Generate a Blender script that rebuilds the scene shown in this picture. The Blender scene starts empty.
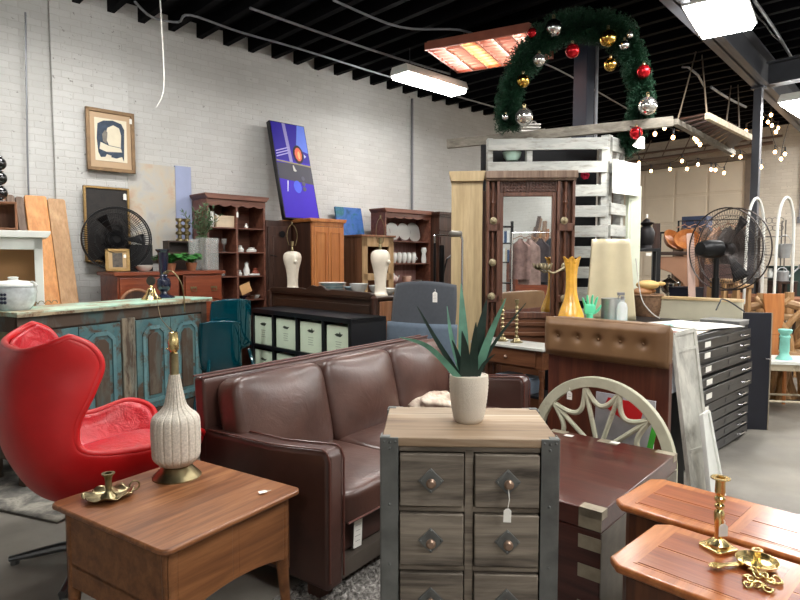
import bpy, bmesh, random
from math import sin, cos, tan, atan, pi, radians, sqrt, hypot, atan2
from mathutils import Vector, Matrix, Euler

random.seed(7)
SC = bpy.context.scene
COL = SC.collection
H = 1.35                     # eye height
FPX = 600.0                  # focal length in pixels of the 800x600 frame
PITCH = atan(40 / 600)
A46 = radians(46)
RB = radians(-46)            # faces back toward the entrance of the hall
RW = radians(44)             # stands along the left wall, faces the room


def at(px, py, Y):
    a = (px - 400) / FPX; b = (300 - py) / FPX
    s = Y / (cos(PITCH) + b * sin(PITCH))
    return Vector((a * s, Y, H + (-sin(PITCH) + b * cos(PITCH)) * s))


def gp(px, py, z):
    a = (px - 400) / FPX; b = (300 - py) / FPX
    s = (z - H) / (-sin(PITCH) + b * cos(PITCH))
    return Vector((a * s, (cos(PITCH) + b * sin(PITCH)) * s, z))


def B(u, v, z=0.0):          # building axes: u along the left wall, v toward it
    return Vector((.7193 * u - .6947 * v, .6947 * u + .7193 * v, z))


class MB:
    """collects shapes into one mesh"""
    def __init__(self):
        self.v = []; self.f = []; self.M = None

    def add(self, vs, fs):
        o = len(self.v)
        for p in vs:
            p = Vector(p)
            self.v.append(self.M @ p if self.M else p)
        for f in fs:
            self.f.append([i + o for i in f])
        return self

    def box(self, x0, x1, y0, y1, z0, z1):
        vs = [(x, y, z) for z in (z0, z1) for y in (y0, y1) for x in (x0, x1)]
        return self.add(vs, [(0, 2, 3, 1), (4, 5, 7, 6), (0, 1, 5, 4), (2, 6, 7, 3), (0, 4, 6, 2), (1, 3, 7, 5)])

    def cbox(self, c, s, rot=None):
        R = Euler(rot).to_matrix() if rot else Matrix.Identity(3)
        vs = [Vector(c) + R @ Vector((x * s[0] / 2, y * s[1] / 2, z * s[2] / 2)) for z in (-1, 1) for y in (-1, 1) for x in (-1, 1)]
        return self.add(vs, [(0, 2, 3, 1), (4, 5, 7, 6), (0, 1, 5, 4), (2, 6, 7, 3), (0, 4, 6, 2), (1, 3, 7, 5)])

    def bar(self, a, b, w, h=None, up=(0, 0, 1)):
        """rectangular bar from a to b"""
        a = Vector(a); b = Vector(b); h = h or w
        d = (b - a).normalized(); up = Vector(up)
        if abs(d.dot(up)) > .98: up = Vector((1, 0, 0))
        s = d.cross(up).normalized(); t = s.cross(d)
        vs = [p + s * (i * w / 2) + t * (j * h / 2) for p in (a, b) for j in (-1, 1) for i in (-1, 1)]
        return self.add(vs, [(0, 1, 3, 2), (4, 6, 7, 5), (0, 4, 5, 1), (2, 3, 7, 6), (0, 2, 6, 4), (1, 5, 7, 3)])

    def tube(self, pts, r, n=8, closed=False, caps=True):
        pts = [Vector(p) for p in pts]; k = len(pts)
        rs = r if isinstance(r, (list, tuple)) else [r] * k
        vs = []; prev = None
        for i, p in enumerate(pts):
            if closed:
                d = (pts[(i + 1) % k] - pts[i - 1]).normalized()
            else:
                d = (pts[min(i + 1, k - 1)] - pts[max(i - 1, 0)])
                d = d.normalized() if d.length > 1e-9 else Vector((0, 0, 1))
            if prev is None:
                up = Vector((0, 0, 1)) if abs(d.z) < .95 else Vector((1, 0, 0))
                s = d.cross(up).normalized()
            else:
                s = prev - d * prev.dot(d)
                s = s.normalized() if s.length > 1e-9 else d.orthogonal().normalized()
            prev = s; t = d.cross(s)
            for j in range(n):
                a = 2 * pi * j / n
                vs.append(p + (s * cos(a) + t * sin(a)) * rs[i])
        fs = []
        m = k if closed else k - 1
        for i in range(m):
            for j in range(n):
                i2 = (i + 1) % k
                fs.append((i * n + j, i * n + (j + 1) % n, i2 * n + (j + 1) % n, i2 * n + j))
        if caps and not closed:
            fs.append(tuple(range(n - 1, -1, -1))); fs.append(tuple(range((k - 1) * n, k * n)))
        return self.add(vs, fs)

    def cyl(self, a, b, r, r2=None, n=16):
        return self.tube([a, b], [r, r if r2 is None else r2], n)

    def lathe(self, prof, n=28, c=(0, 0, 0), ax=None):
        """profile (radius, height); open ends with r>0 are capped"""
        c = Vector(c); R = ax.to_3x3() if ax else None
        vs = []; fs = []; rings = []
        for r, z in prof:
            if r < 1e-6:
                rings.append([len(vs)]); vs.append(Vector((0, 0, z)))
            else:
                rings.append(list(range(len(vs), len(vs) + n)))
                vs += [Vector((r * cos(2 * pi * j / n), r * sin(2 * pi * j / n), z)) for j in range(n)]
        for a, b in zip(rings[:-1], rings[1:]):
            for j in range(n):
                q = []
                for i in (a[j % len(a)], a[(j + 1) % n % len(a)], b[(j + 1) % n % len(b)], b[j % len(b)]):
                    if i not in q: q.append(i)
                if len(q) > 2: fs.append(q)
        if len(rings[0]) > 1: fs.append(list(reversed(rings[0])))
        if len(rings[-1]) > 1: fs.append(rings[-1])
        vs = [(R @ p if R else p) + c for p in vs]
        return self.add(vs, fs)

    def sphere(self, c, r, n=16, s=(1, 1, 1)):
        c = Vector(c); m = max(6, n // 2)
        prof = [(r * sin(pi * i / m), -r * cos(pi * i / m)) for i in range(m + 1)]
        prof[0] = (0, -r); prof[-1] = (0, r)
        t = MB(); t.lathe(prof, n)
        return self.add([c + Vector((p.x * s[0], p.y * s[1], p.z * s[2])) for p in t.v], t.f)

    def prism(self, poly, lo, hi, plane='xz'):
        """2D outline extruded along the remaining axis"""
        def mk(a, b, w):
            return {'xz': (a, w, b), 'xy': (a, b, w), 'yz': (w, a, b)}[plane]
        k = len(poly)
        vs = [mk(a, b, lo) for a, b in poly] + [mk(a, b, hi) for a, b in poly]
        fs = [tuple(range(k)), tuple(range(2 * k - 1, k - 1, -1))]
        fs += [(i, i + k, (i + 1) % k + k, (i + 1) % k) for i in range(k)]
        return self.add(vs, fs)

    def grid(self, fn, nu, nv, cu=False, cv=False):
        vs = [fn(i / (nu if cu else nu - 1), j / (nv if cv else nv - 1)) for i in range(nu) for j in range(nv)]
        fs = []
        for i in range(nu if cu else nu - 1):
            for j in range(nv if cv else nv - 1):
                i2 = (i + 1) % nu; j2 = (j + 1) % nv
                fs.append((i * nv + j, i2 * nv + j, i2 * nv + j2, i * nv + j2))
        return self.add(vs, fs)

    def cushion(self, c, s, p=7, puff=.25, axis=1, n=12, rot=None):
        """soft box: superellipsoid with a puffed face along one axis"""
        bm = bmesh.new(); bmesh.ops.create_cube(bm, size=2)
        bmesh.ops.subdivide_edges(bm, edges=bm.edges[:], cuts=n, use_grid_fill=True)
        R = Euler(rot).to_matrix() if rot else Matrix.Identity(3)
        vs = []
        o = [i for i in range(3) if i != axis]
        for w in bm.verts:
            q = [max(-1, min(1, x)) for x in w.co]
            q = [sin(x * pi / 2) * .35 + x * .65 for x in q]
            mx = max(abs(x) for x in q); nn = sum(abs(x) ** p for x in q) ** (1 / p)
            k = mx / nn
            e = [x * k for x in q]
            e[axis] *= 1 + puff * (1 - e[o[0]] ** 2) * (1 - e[o[1]] ** 2) - puff * .35
            vs.append(Vector(c) + R @ Vector((e[0] * s[0] / 2, e[1] * s[1] / 2, e[2] * s[2] / 2)))
        fs = [[w.index for w in f.verts] for f in bm.faces]
        bm.free()
        return self.add(vs, fs)

    def build(self, name, mat, parent=None, loc=None, rot=None, bevel=0, seg=2, smooth=35, sub=0, solid=0, recalc=True):
        me = bpy.data.meshes.new(name)
        me.from_pydata([tuple(p) for p in self.v], [], self.f)
        bm = bmesh.new(); bm.from_mesh(me)
        if recalc: bmesh.ops.recalc_face_normals(bm, faces=bm.faces)
        for f in bm.faces: f.smooth = smooth is not None
        bm.to_mesh(me); bm.free()
        if smooth is not None and smooth < 180:
            me.set_sharp_from_angle(angle=radians(smooth))
        me.materials.append(mat)
        o = bpy.data.objects.new(name, me); COL.objects.link(o)
        if parent: o.parent = parent
        if loc is not None: o.location = loc
        if rot is not None: o.rotation_euler = rot
        if solid:
            m = o.modifiers.new('thick', 'SOLIDIFY'); m.thickness = solid; m.offset = 0
        if bevel:
            m = o.modifiers.new('bevel', 'BEVEL'); m.width = bevel; m.segments = seg; m.limit_method = 'ANGLE'
            m.angle_limit = radians(40); m.harden_normals = False
        if sub:
            m = o.modifiers.new('sub', 'SUBSURF'); m.levels = sub; m.render_levels = sub
        return o


def bx(*a): return MB().box(*a)


def thing(name, label, cat, loc=(0, 0, 0), rotz=0, group=None, rot=None):
    o = bpy.data.objects.new(name, None); COL.objects.link(o)
    o.empty_display_size = .1
    o.location = loc
    o.rotation_euler = rot if rot else (0, 0, rotz)
    return tag(o, label, cat, group)


def tag(o, label, cat, group=None, kind=None):
    o['label'] = label; o['category'] = cat
    if group: o['group'] = group
    if kind: o['kind'] = kind
    return o


def structure(o, label=None):
    o['kind'] = 'structure'
    if label: o['label'] = label
    return o


def dup(root, loc, rotz=None, label=None, group=None, scale=None):
    def cp(o, parent):
        c = o.copy(); COL.objects.link(c)
        if parent:
            c.parent = parent
        for ch in o.children: cp(ch, c)
        return c
    r = cp(root, None)
    r.location = loc
    if rotz is not None: r.rotation_euler = (0, 0, rotz)
    if label: r['label'] = label
    if group: r['group'] = group
    if scale: r.scale = (scale,) * 3
    return r


def arc(c, r, a0, a1, n, plane='xz', w=0, ry=None):
    ry = ry or r; out = []
    for i in range(n):
        a = radians(a0 + (a1 - a0) * i / (n - 1))
        p, q = c[0] + r * cos(a), c[1] + ry * sin(a)
        out.append({'xz': (p, w, q), 'xy': (p, q, w), 'yz': (w, p, q)}[plane])
    return out


def spline(pts, n=8):
    """Catmull-Rom through points"""
    P = [Vector(p) for p in pts]; out = []
    for i in range(len(P) - 1):
        p0, p1, p2, p3 = P[max(i - 1, 0)], P[i], P[i + 1], P[min(i + 2, len(P) - 1)]
        for k in range(n):
            t = k / n
            out.append(.5 * ((2 * p1) + (p2 - p0) * t + (2 * p0 - 5 * p1 + 4 * p2 - p3) * t * t + (3 * p1 - p0 - 3 * p2 + p3) * t ** 3))
    out.append(P[-1])
    return out


# ------------------------------------------------------------------ materials
def nt(name):
    m = bpy.data.materials.new(name); m.use_nodes = True
    t = m.node_tree; t.nodes.clear()
    o = t.nodes.new('ShaderNodeOutputMaterial'); b = t.nodes.new('ShaderNodeBsdfPrincipled')
    t.links.new(b.outputs[0], o.inputs[0])
    return m, t, b


def N(t, kind, **kw):
    n = t.nodes.new(kind)
    for k, v in kw.items():
        if hasattr(n, k): setattr(n, k, v)
        else: n.inputs[k.replace('_', ' ')].default_value = v
    return n


def coords(t, scale=(1, 1, 1), rot=(0, 0, 0)):
    c = t.nodes.new('ShaderNodeTexCoord'); mp = t.nodes.new('ShaderNodeMapping')
    mp.inputs['Scale'].default_value = scale; mp.inputs['Rotation'].default_value = rot
    t.links.new(c.outputs['Object'], mp.inputs['Vector'])
    return mp.outputs[0]


def ramp(t, fac, stops):
    r = t.nodes.new('ShaderNodeValToRGB')
    els = r.color_ramp.elements
    while len(els) < len(stops): els.new(.5)
    for e, (p, c) in zip(els, stops):
        e.position = p; e.color = (*c, 1) if len(c) == 3 else c
    t.links.new(fac, r.inputs[0])
    return r.outputs[0]


def noise(t, vec, scale, detail=4, rough=.55, dist=0):
    n = t.nodes.new('ShaderNodeTexNoise')
    n.inputs['Scale'].default_value = scale; n.inputs['Detail'].default_value = detail
    n.inputs['Roughness'].default_value = rough; n.inputs['Distortion'].default_value = dist
    t.links.new(vec, n.inputs['Vector'])
    return n.outputs['Fac']


def bump(t, b, h, strength=.3, dist=.01):
    n = t.nodes.new('ShaderNodeBump'); n.inputs['Strength'].default_value = strength; n.inputs['Distance'].default_value = dist
    t.links.new(h, n.inputs['Height']); t.links.new(n.outputs[0], b.inputs['Normal'])


def srgb(h):
    """8 bit screen colour to linear"""
    return tuple((c / 255 / 12.92) if c <= 10 else ((c / 255 + .055) / 1.055) ** 2.4 for c in h)


MATS = {}


def flat(name, rgb, rough=.5, metal=0.0, var=.12, scale=9, bmp=0.0, bscale=60, coat=0, spec=.5, sheen=0):
    if name in MATS: return MATS[name]
    m, t, b = nt(name); c = srgb(rgb)
    v = coords(t)
    if var:
        lo = tuple(x * (1 - var) for x in c); hi = tuple(min(1, x * (1 + var)) for x in c)
        t.links.new(ramp(t, noise(t, v, scale), [(.3, lo), (.7, hi)]), b.inputs['Base Color'])
    else:
        b.inputs['Base Color'].default_value = (*c, 1)
    b.inputs['Roughness'].default_value = rough; b.inputs['Metallic'].default_value = metal
    b.inputs['Coat Weight'].default_value = coat; b.inputs['Specular IOR Level'].default_value = spec
    b.inputs['Coat Roughness'].default_value = .15
    if sheen: b.inputs['Sheen Weight'].default_value = sheen
    if bmp: bump(t, b, noise(t, v, bscale, 3), bmp, .004)
    MATS[name] = m
    return m


def wood(name, dark, mid, light, axis='x', rough=.4, scale=1.0, coat=0.0, bmp=.08, planks=None, contrast=1.0):
    """grain runs along axis; planks = (axis index, width) adds board to board variation"""
    if name in MATS: return MATS[name]
    m, t, b = nt(name)
    st = {'x': (1.2, 16, 16), 'y': (16, 1.2, 16), 'z': (16, 16, 1.2)}[axis]
    v = coords(t, tuple(s * scale for s in st))
    f = noise(t, v, 1.6, 6, .62, .6)
    lo, hi = .5 - .22 / contrast, .5 + .22 / contrast
    c = ramp(t, f, [(lo, srgb(dark)), (.5, srgb(mid)), (hi, srgb(light))])
    st2 = tuple(s * scale * 5 for s in st)
    f2 = noise(t, coords(t, st2), 1.5, 3, .6)
    mx = N(t, 'ShaderNodeMix', data_type='RGBA', blend_type='MULTIPLY'); mx.inputs[0].default_value = .35
    t.links.new(c, mx.inputs[6]); t.links.new(ramp(t, f2, [(.35, (.55, .5, .45)), (.6, (1, 1, 1))]), mx.inputs[7])
    out = mx.outputs[2]
    if planks:
        sep = N(t, 'ShaderNodeSeparateXYZ'); t.links.new(coords(t), sep.inputs[0])
        d = N(t, 'ShaderNodeMath', operation='DIVIDE'); d.inputs[1].default_value = planks[1]
        t.links.new(sep.outputs[planks[0]], d.inputs[0])
        fl = N(t, 'ShaderNodeMath', operation='FLOOR'); t.links.new(d.outputs[0], fl.inputs[0])
        wn = N(t, 'ShaderNodeTexWhiteNoise', noise_dimensions='1D'); t.links.new(fl.outputs[0], wn.inputs['W'])
        m2 = N(t, 'ShaderNodeMix', data_type='RGBA', blend_type='MULTIPLY'); m2.inputs[0].default_value = .8
        t.links.new(out, m2.inputs[6]); t.links.new(ramp(t, wn.outputs[0], [(0, (.62, .58, .55)), (1, (1.0, 1.0, 1.0))]), m2.inputs[7])
        out = m2.outputs[2]
        fr = N(t, 'ShaderNodeMath', operation='FRACT'); t.links.new(d.outputs[0], fr.inputs[0])
        m3 = N(t, 'ShaderNodeMix', data_type='RGBA', blend_type='MULTIPLY'); m3.inputs[0].default_value = 1
        t.links.new(out, m3.inputs[6])
        t.links.new(ramp(t, fr.outputs[0], [(0, (.3, .28, .25)), (.03, (1, 1, 1)), (.97, (1, 1, 1)), (1, (.3, .28, .25))]), m3.inputs[7])
        out = m3.outputs[2]
    t.links.new(out, b.inputs['Base Color'])
    b.inputs['Roughness'].default_value = rough; b.inputs['Coat Weight'].default_value = coat
    b.inputs['Coat Roughness'].default_value = .18
    bump(t, b, f2, bmp, .003)
    MATS[name] = m
    return m


def patchy(name, a, b_, c=None, scale=6, st=(1, 1, 1), rough=.6, th=.5, soft=.06, bmp=.3, metal=0):
    """worn paint a over ground b_ with a third tone c"""
    if name in MATS: return MATS[name]
    m, t, b = nt(name)
    v = coords(t, st)
    f = noise(t, v, scale, 8, .68, .3)
    c = c or a
    f2 = noise(t, v, scale * .6, 4, .6)
    mx = N(t, 'ShaderNodeMix', data_type='RGBA')
    t.links.new(ramp(t, f, [(th - soft, (0, 0, 0)), (th + soft, (1, 1, 1))]), mx.inputs[0])
    m2 = N(t, 'ShaderNodeMix', data_type='RGBA')
    t.links.new(ramp(t, f2, [(.4, (0, 0, 0)), (.6, (1, 1, 1))]), m2.inputs[0])
    m2.inputs[6].default_value = (*srgb(a), 1); m2.inputs[7].default_value = (*srgb(c), 1)
    t.links.new(m2.outputs[2], mx.inputs[7]); mx.inputs[6].default_value = (*srgb(b_), 1)
    t.links.new(mx.outputs[2], b.inputs['Base Color'])
    b.inputs['Roughness'].default_value = rough; b.inputs['Metallic'].default_value = metal
    bump(t, b, f, bmp, .004)
    MATS[name] = m
    return m


def leather(name, dark, light, rough=.35, wrinkle=.12, wscale=9, coat=.2):
    if name in MATS: return MATS[name]
    m, t, b = nt(name); v = coords(t)
    t.links.new(ramp(t, noise(t, v, 5, 4), [(.3, srgb(dark)), (.7, srgb(light))]), b.inputs['Base Color'])
    b.inputs['Roughness'].default_value = rough; b.inputs['Coat Weight'].default_value = coat
    b.inputs['Coat Roughness'].default_value = .25
    h = N(t, 'ShaderNodeMath', operation='ADD')
    n1 = noise(t, v, wscale, 5, .6, .8); n2 = noise(t, v, 220, 2)
    k = N(t, 'ShaderNodeMath', operation='MULTIPLY'); k.inputs[1].default_value = .12
    t.links.new(n2, k.inputs[0]); t.links.new(n1, h.inputs[0]); t.links.new(k.outputs[0], h.inputs[1])
    bump(t, b, h.outputs[0], wrinkle, .02)
    MATS[name] = m
    return m


def glass(name, rgb=(255, 255, 255), rough=.02, ior=1.45):
    if name in MATS: return MATS[name]
    m, t, b = nt(name)
    b.inputs['Base Color'].default_value = (*srgb(rgb), 1)
    b.inputs['Transmission Weight'].default_value = 1; b.inputs['Roughness'].default_value = rough
    b.inputs['IOR'].default_value = ior
    MATS[name] = m
    return m


def thin_plastic(name, rgb, alpha, rough=.1):
    if name in MATS: return MATS[name]
    m, t, b = nt(name)
    b.inputs['Base Color'].default_value = (*srgb(rgb), 1)
    b.inputs['Roughness'].default_value = rough; b.inputs['Alpha'].default_value = alpha
    b.inputs['Coat Weight'].default_value = .5
    MATS[name] = m
    return m


def glow(name, rgb, power):
    if name in MATS: return MATS[name]
    m, t, b = nt(name)
    b.inputs['Base Color'].default_value = (*srgb(rgb), 1)
    b.inputs['Emission Color'].default_value = (*srgb(rgb), 1); b.inputs['Emission Strength'].default_value = power
    MATS[name] = m
    return m


def mirror_mat():
    m, t, b = nt('mirror_glass')
    b.inputs['Base Color'].default_value = (.86, .88, .86, 1); b.inputs['Metallic'].default_value = 1
    b.inputs['Roughness'].default_value = .015
    return m


def brick_mat(name, lo, hi, mortar, stain, bw=.165, bh=.056):
    m, t, b = nt(name)
    v = coords(t)
    sep = N(t, 'ShaderNodeSeparateXYZ'); t.links.new(v, sep.inputs[0])
    cmb = N(t, 'ShaderNodeCombineXYZ')
    t.links.new(sep.outputs[0], cmb.inputs[0]); t.links.new(sep.outputs[2], cmb.inputs[1])
    # wobble the courses a little
    nz = N(t, 'ShaderNodeTexNoise'); nz.inputs['Scale'].default_value = 14
    t.links.new(v, nz.inputs['Vector'])
    sc = N(t, 'ShaderNodeVectorMath', operation='SCALE'); sc.inputs['Scale'].default_value = .018
    t.links.new(nz.outputs['Color'], sc.inputs[0])
    ad = N(t, 'ShaderNodeVectorMath', operation='ADD')
    t.links.new(cmb.outputs[0], ad.inputs[0]); t.links.new(sc.outputs[0], ad.inputs[1])
    br = N(t, 'ShaderNodeTexBrick'); br.inputs['Scale'].default_value = 1
    br.inputs['Brick Width'].default_value = bw; br.inputs['Row Height'].default_value = bh
    br.inputs['Mortar Size'].default_value = .005; br.inputs['Mortar Smooth'].default_value = .6
    br.inputs['Color1'].default_value = (*srgb(lo), 1); br.inputs['Color2'].default_value = (*srgb(hi), 1)
    br.inputs['Mortar'].default_value = (*srgb(mortar), 1)
    t.links.new(ad.outputs[0], br.inputs['Vector'])
    big = ramp(t, noise(t, v, .9, 5, .6), [(.35, stain), (.65, (1, 1, 1))])
    mx = N(t, 'ShaderNodeMix', data_type='RGBA', blend_type='MULTIPLY'); mx.inputs[0].default_value = .8
    t.links.new(br.outputs['Color'], mx.inputs[6]); t.links.new(big, mx.inputs[7])
    pits = ramp(t, noise(t, v, 24, 3, .6), [(.29, (.35, .34, .32)), (.345, (1, 1, 1))])
    m2 = N(t, 'ShaderNodeMix', data_type='RGBA', blend_type='MULTIPLY'); m2.inputs[0].default_value = .8
    t.links.new(mx.outputs[2], m2.inputs[6]); t.links.new(pits, m2.inputs[7])
    t.links.new(m2.outputs[2], b.inputs['Base Color'])
    b.inputs['Roughness'].default_value = .75
    h = N(t, 'ShaderNodeMath', operation='SUBTRACT')
    t.links.new(noise(t, v, 22, 5, .65), h.inputs[0]); t.links.new(br.outputs['Fac'], h.inputs[1])
    bump(t, b, h.outputs[0], .42, .008)
    return m


def art_mat(name, base, blobs, rough=.6, scale=5):
    """painted picture: colours chosen by noise bands"""
    if name in MATS: return MATS[name]
    m, t, b = nt(name); v = coords(t)
    k = len(blobs); stops = [(.25 + .5 * i / max(1, k - 1), srgb(c)) for i, c in enumerate(blobs)]
    t.links.new(ramp(t, noise(t, v, scale, 6, .62, .5), stops), b.inputs['Base Color'])
    b.inputs['Roughness'].default_value = rough
    MATS[name] = m
    return m
# ------------------------------------------------------------------ palette
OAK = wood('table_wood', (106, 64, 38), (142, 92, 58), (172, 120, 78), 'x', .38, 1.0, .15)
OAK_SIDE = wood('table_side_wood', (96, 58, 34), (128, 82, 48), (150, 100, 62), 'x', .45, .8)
RUSTIC_TOP = wood('rustic_top_wood', (116, 92, 70), (174, 150, 122), (216, 200, 176), 'x', .6, .42, planks=(1, .085), contrast=1.2)
RUSTIC = wood('rustic_grey_wood', (78, 70, 60), (116, 106, 94), (144, 134, 120), 'x', .65, 1.4, contrast=1.3)
RUSTIC_B = wood('rustic_drawer_wood', (62, 55, 48), (112, 103, 92), (142, 132, 118), 'x', .65, .8, contrast=1.5, bmp=.15)
IRON = flat('dark_iron', (112, 114, 112), .42, .6, .25, 14, .08)
BLACKMETAL = flat('black_metal', (24, 24, 26), .4, .5)
BRONZE = flat('bronze_knob', (150, 126, 108), .42, .6)
BRASS = flat('brass', (228, 206, 146), .22, 1.0, .18, 24)
BRASS_D = flat('aged_brass', (142, 130, 98), .32, .95, .3, 20)
CHROME = flat('chrome', (200, 200, 204), .15, 1.0, .05)
ALU = flat('aluminium', (120, 122, 124), .3, .9, .05)
SILVER = flat('silver_plate', (190, 186, 176), .2, 1.0, .15)
REDL = leather('red_leather', (176, 14, 18), (200, 22, 26), .42, .05, 6, .08)
REDL_IN = leather('red_leather_wrinkled', (186, 28, 38), (208, 50, 60), .28, .6, 22, .5)
BROWNL = leather('brown_leather', (60, 38, 33), (80, 53, 46), .38, .12, 5, .15)
BROWNL_S = leather('brown_leather_seat', (66, 43, 37), (90, 62, 53), .36, .22, 7, .2)
TANL = leather('tan_leather', (108, 78, 50), (128, 96, 64), .5, .1, 6, .05)
PIPE_L = flat('leather_piping', (92, 54, 46), .35)
CERAM = flat('cream_ceramic', (222, 212, 194), .3, 0, .08, 12, coat=.4)
WHITE = flat('white_paint', (226, 228, 222), .45, 0, .06)
PAPER = flat('white_paper', (236, 234, 226), .7, 0, .05)
INK = flat('grey_ink', (92, 92, 88), .7)
TEALWORN = patchy('worn_teal_paint', (70, 110, 116), (82, 64, 50), (94, 126, 126), 9, (1, 1, 1), .6, .47, .05)
TEALDARK = patchy('worn_brown_paint', (70, 92, 92), (80, 64, 52), (100, 90, 78), 7, (1, 1, .35), .65, .56, .05)
TEALPALE = patchy('pale_worn_stile', (140, 128, 108), (78, 62, 50), (112, 120, 112), 8, (3, 3, .5), .65, .5, .06)
MINTTOP = patchy('worn_mint_top', (158, 202, 184), (150, 128, 98), (186, 206, 184), 5, (1, 1, 1), .5, .45, .07)
CHERRY = wood('cherry_wood', (108, 46, 20), (146, 72, 34), (172, 96, 50), 'x', .28, .8, .4)
CHERRY_BAND = wood('cherry_band_wood', (146, 78, 36), (176, 104, 54), (198, 130, 76), 'y', .28, .8, .4)
CHERRY_D = wood('cherry_dark_wood', (66, 34, 20), (92, 50, 28), (116, 68, 38), 'z', .4, .8, .2)
MAHOG = wood('mahogany', (54, 24, 20), (78, 37, 30), (98, 53, 44), 'x', .3, .7, .3)
MAHOG_R = wood('red_mahogany', (92, 38, 20), (128, 58, 30), (150, 78, 44), 'x', .35, .8, .25)
MAHOG_Z = wood('red_mahogany_upright', (70, 32, 22), (92, 46, 32), (112, 62, 42), 'z', .4, .7, .15)
CONSW = wood('console_wood', (78, 46, 28), (106, 66, 42), (128, 86, 58), 'x', .4, .8, .15)
DARKW = wood('dark_walnut', (40, 24, 18), (62, 38, 28), (84, 54, 40), 'z', .45, .8)
DARKWX = wood('dark_walnut_level', (36, 24, 18), (56, 38, 28), (76, 54, 40), 'x', .4, .8)
REDBROWN = wood('red_brown_wood', (84, 48, 36), (112, 68, 52), (138, 92, 72), 'x', .45, .8)
ORANGEW = wood('orange_pine', (168, 98, 48), (190, 120, 64), (206, 142, 84), 'z', .4, .4, .15)
PINE = wood('pine_board', (196, 122, 54), (216, 146, 76), (230, 168, 100), 'z', .5, .6)
TANBOARD = wood('tan_board', (170, 128, 84), (190, 148, 104), (206, 168, 124), 'z', .55, .6)
GREYBOARD = wood('grey_brown_board', (92, 72, 58), (122, 100, 84), (146, 126, 108), 'z', .6, .8)
WALNUTZ = wood('brown_board', (110, 70, 46), (140, 94, 64), (164, 118, 86), 'z', .5, .8)
CARVED = wood('carved_brown_wood', (62, 36, 26), (92, 56, 40), (118, 78, 56), 'z', .45, 1.0)
CREAMW = wood('cream_paint_wood', (172, 150, 110), (184, 162, 122), (196, 174, 134), 'z', .5, .5)
CREAMP = flat('cream_laminate', (206, 200, 176), .5, 0, .05)
WHITEWASH = patchy('whitewashed_pallet', (178, 178, 172), (128, 124, 116), (160, 162, 158), 7, (1, 1, 5), .75, .40, .1)
GREYPLANK = wood('weathered_plank', (104, 98, 88), (136, 130, 118), (160, 154, 142), 'x', .75, .8)
PALEPLANK = wood('pale_plank', (176, 160, 134), (206, 192, 164), (226, 214, 190), 'y', .7, .8)
BLACKP = flat('black_laminate', (15, 16, 20), .38, 0, .1)
NAVYP = flat('navy_black_panel', (18, 21, 34), .5, 0, .2)
GREYF = flat('charcoal_fabric', (62, 66, 72), .9, 0, .08, 40, .2, 300, sheen=.2)
BLUEF = flat('slate_blue_fabric', (88, 102, 116), .9, 0, .08, 40, .2, 300, sheen=.2)
TEALP = thin_plastic('teal_acrylic', (0, 66, 78), .93, .06)
CARD = flat('pale_green_card', (224, 242, 216), .6, 0, .04)
GOLDF = flat('gilt_frame', (150, 120, 72), .4, .5, .25, 30)
LEAFG = flat('fern_green', (52, 118, 48), .5, 0, .35, 20)
OLIVEG = flat('olive_leaf', (76, 100, 68), .55, 0, .3, 20)
GARLG = flat('garland_green', (26, 64, 42), .6, 0, .5, 30)
ALOE_D = flat('aloe_dark', (24, 46, 38), .4, 0, .35, 30)
ALOE_L = flat('aloe_pale', (94, 142, 120), .4, 0, .25, 25)
POTM = flat('dimpled_pot', (224, 214, 198), .55, 0, .05, 12)
_t = POTM.node_tree; _b = _t.nodes['Principled BSDF']; _v = _t.nodes.new('ShaderNodeTexVoronoi'); _v.inputs['Scale'].default_value = 290; _v.inputs['Randomness'].default_value = .15
_t.links.new(coords(_t), _v.inputs['Vector']); bump(_t, _b, _v.outputs['Distance'], .6, .003)
SOIL = flat('soil', (58, 48, 40), .9, 0, .4, 60, .5)
GLASS = glass('clear_glass')
FROST = thin_plastic('clear_vase_wall', (206, 208, 204), .17, .05)
AMBER = flat('amber_glass', (222, 166, 62), .18, 0, .18, 14, coat=.8)
MINT = flat('mint_glaze', (92, 214, 168), .3, 0, .1, coat=.5)
MINTC = flat('mint_chalk', (132, 204, 190), .5, 0, .15)
GALV = flat('galvanised', (176, 178, 180), .35, .7, .15, 10)
NAVYG = flat('navy_glaze', (20, 26, 48), .2, 0, .3, 20, coat=.6)
CABLE_W = flat('white_cable', (206, 204, 198), .5, 0, 0)
CABLE_B = flat('black_cable', (26, 26, 28), .5, 0, 0)
CONDUIT = flat('grey_conduit', (128, 130, 134), .4, .5, .1)
STEEL = flat('painted_steel', (70, 72, 78), .5, .2, .12, 5)
STEEL_N = flat('navy_steel', (30, 38, 54), .5, .1, .1, 5)
BULB = glow('warm_bulb', (255, 196, 130), 6)
DIFFUSER = glow('tube_diffuser', (255, 253, 250), 11)
PINKTUBE = glow('pink_white_tube', (255, 222, 210), 3.6)
ORANGETUBE = glow('amber_tube', (255, 206, 140), 3.6)
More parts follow.
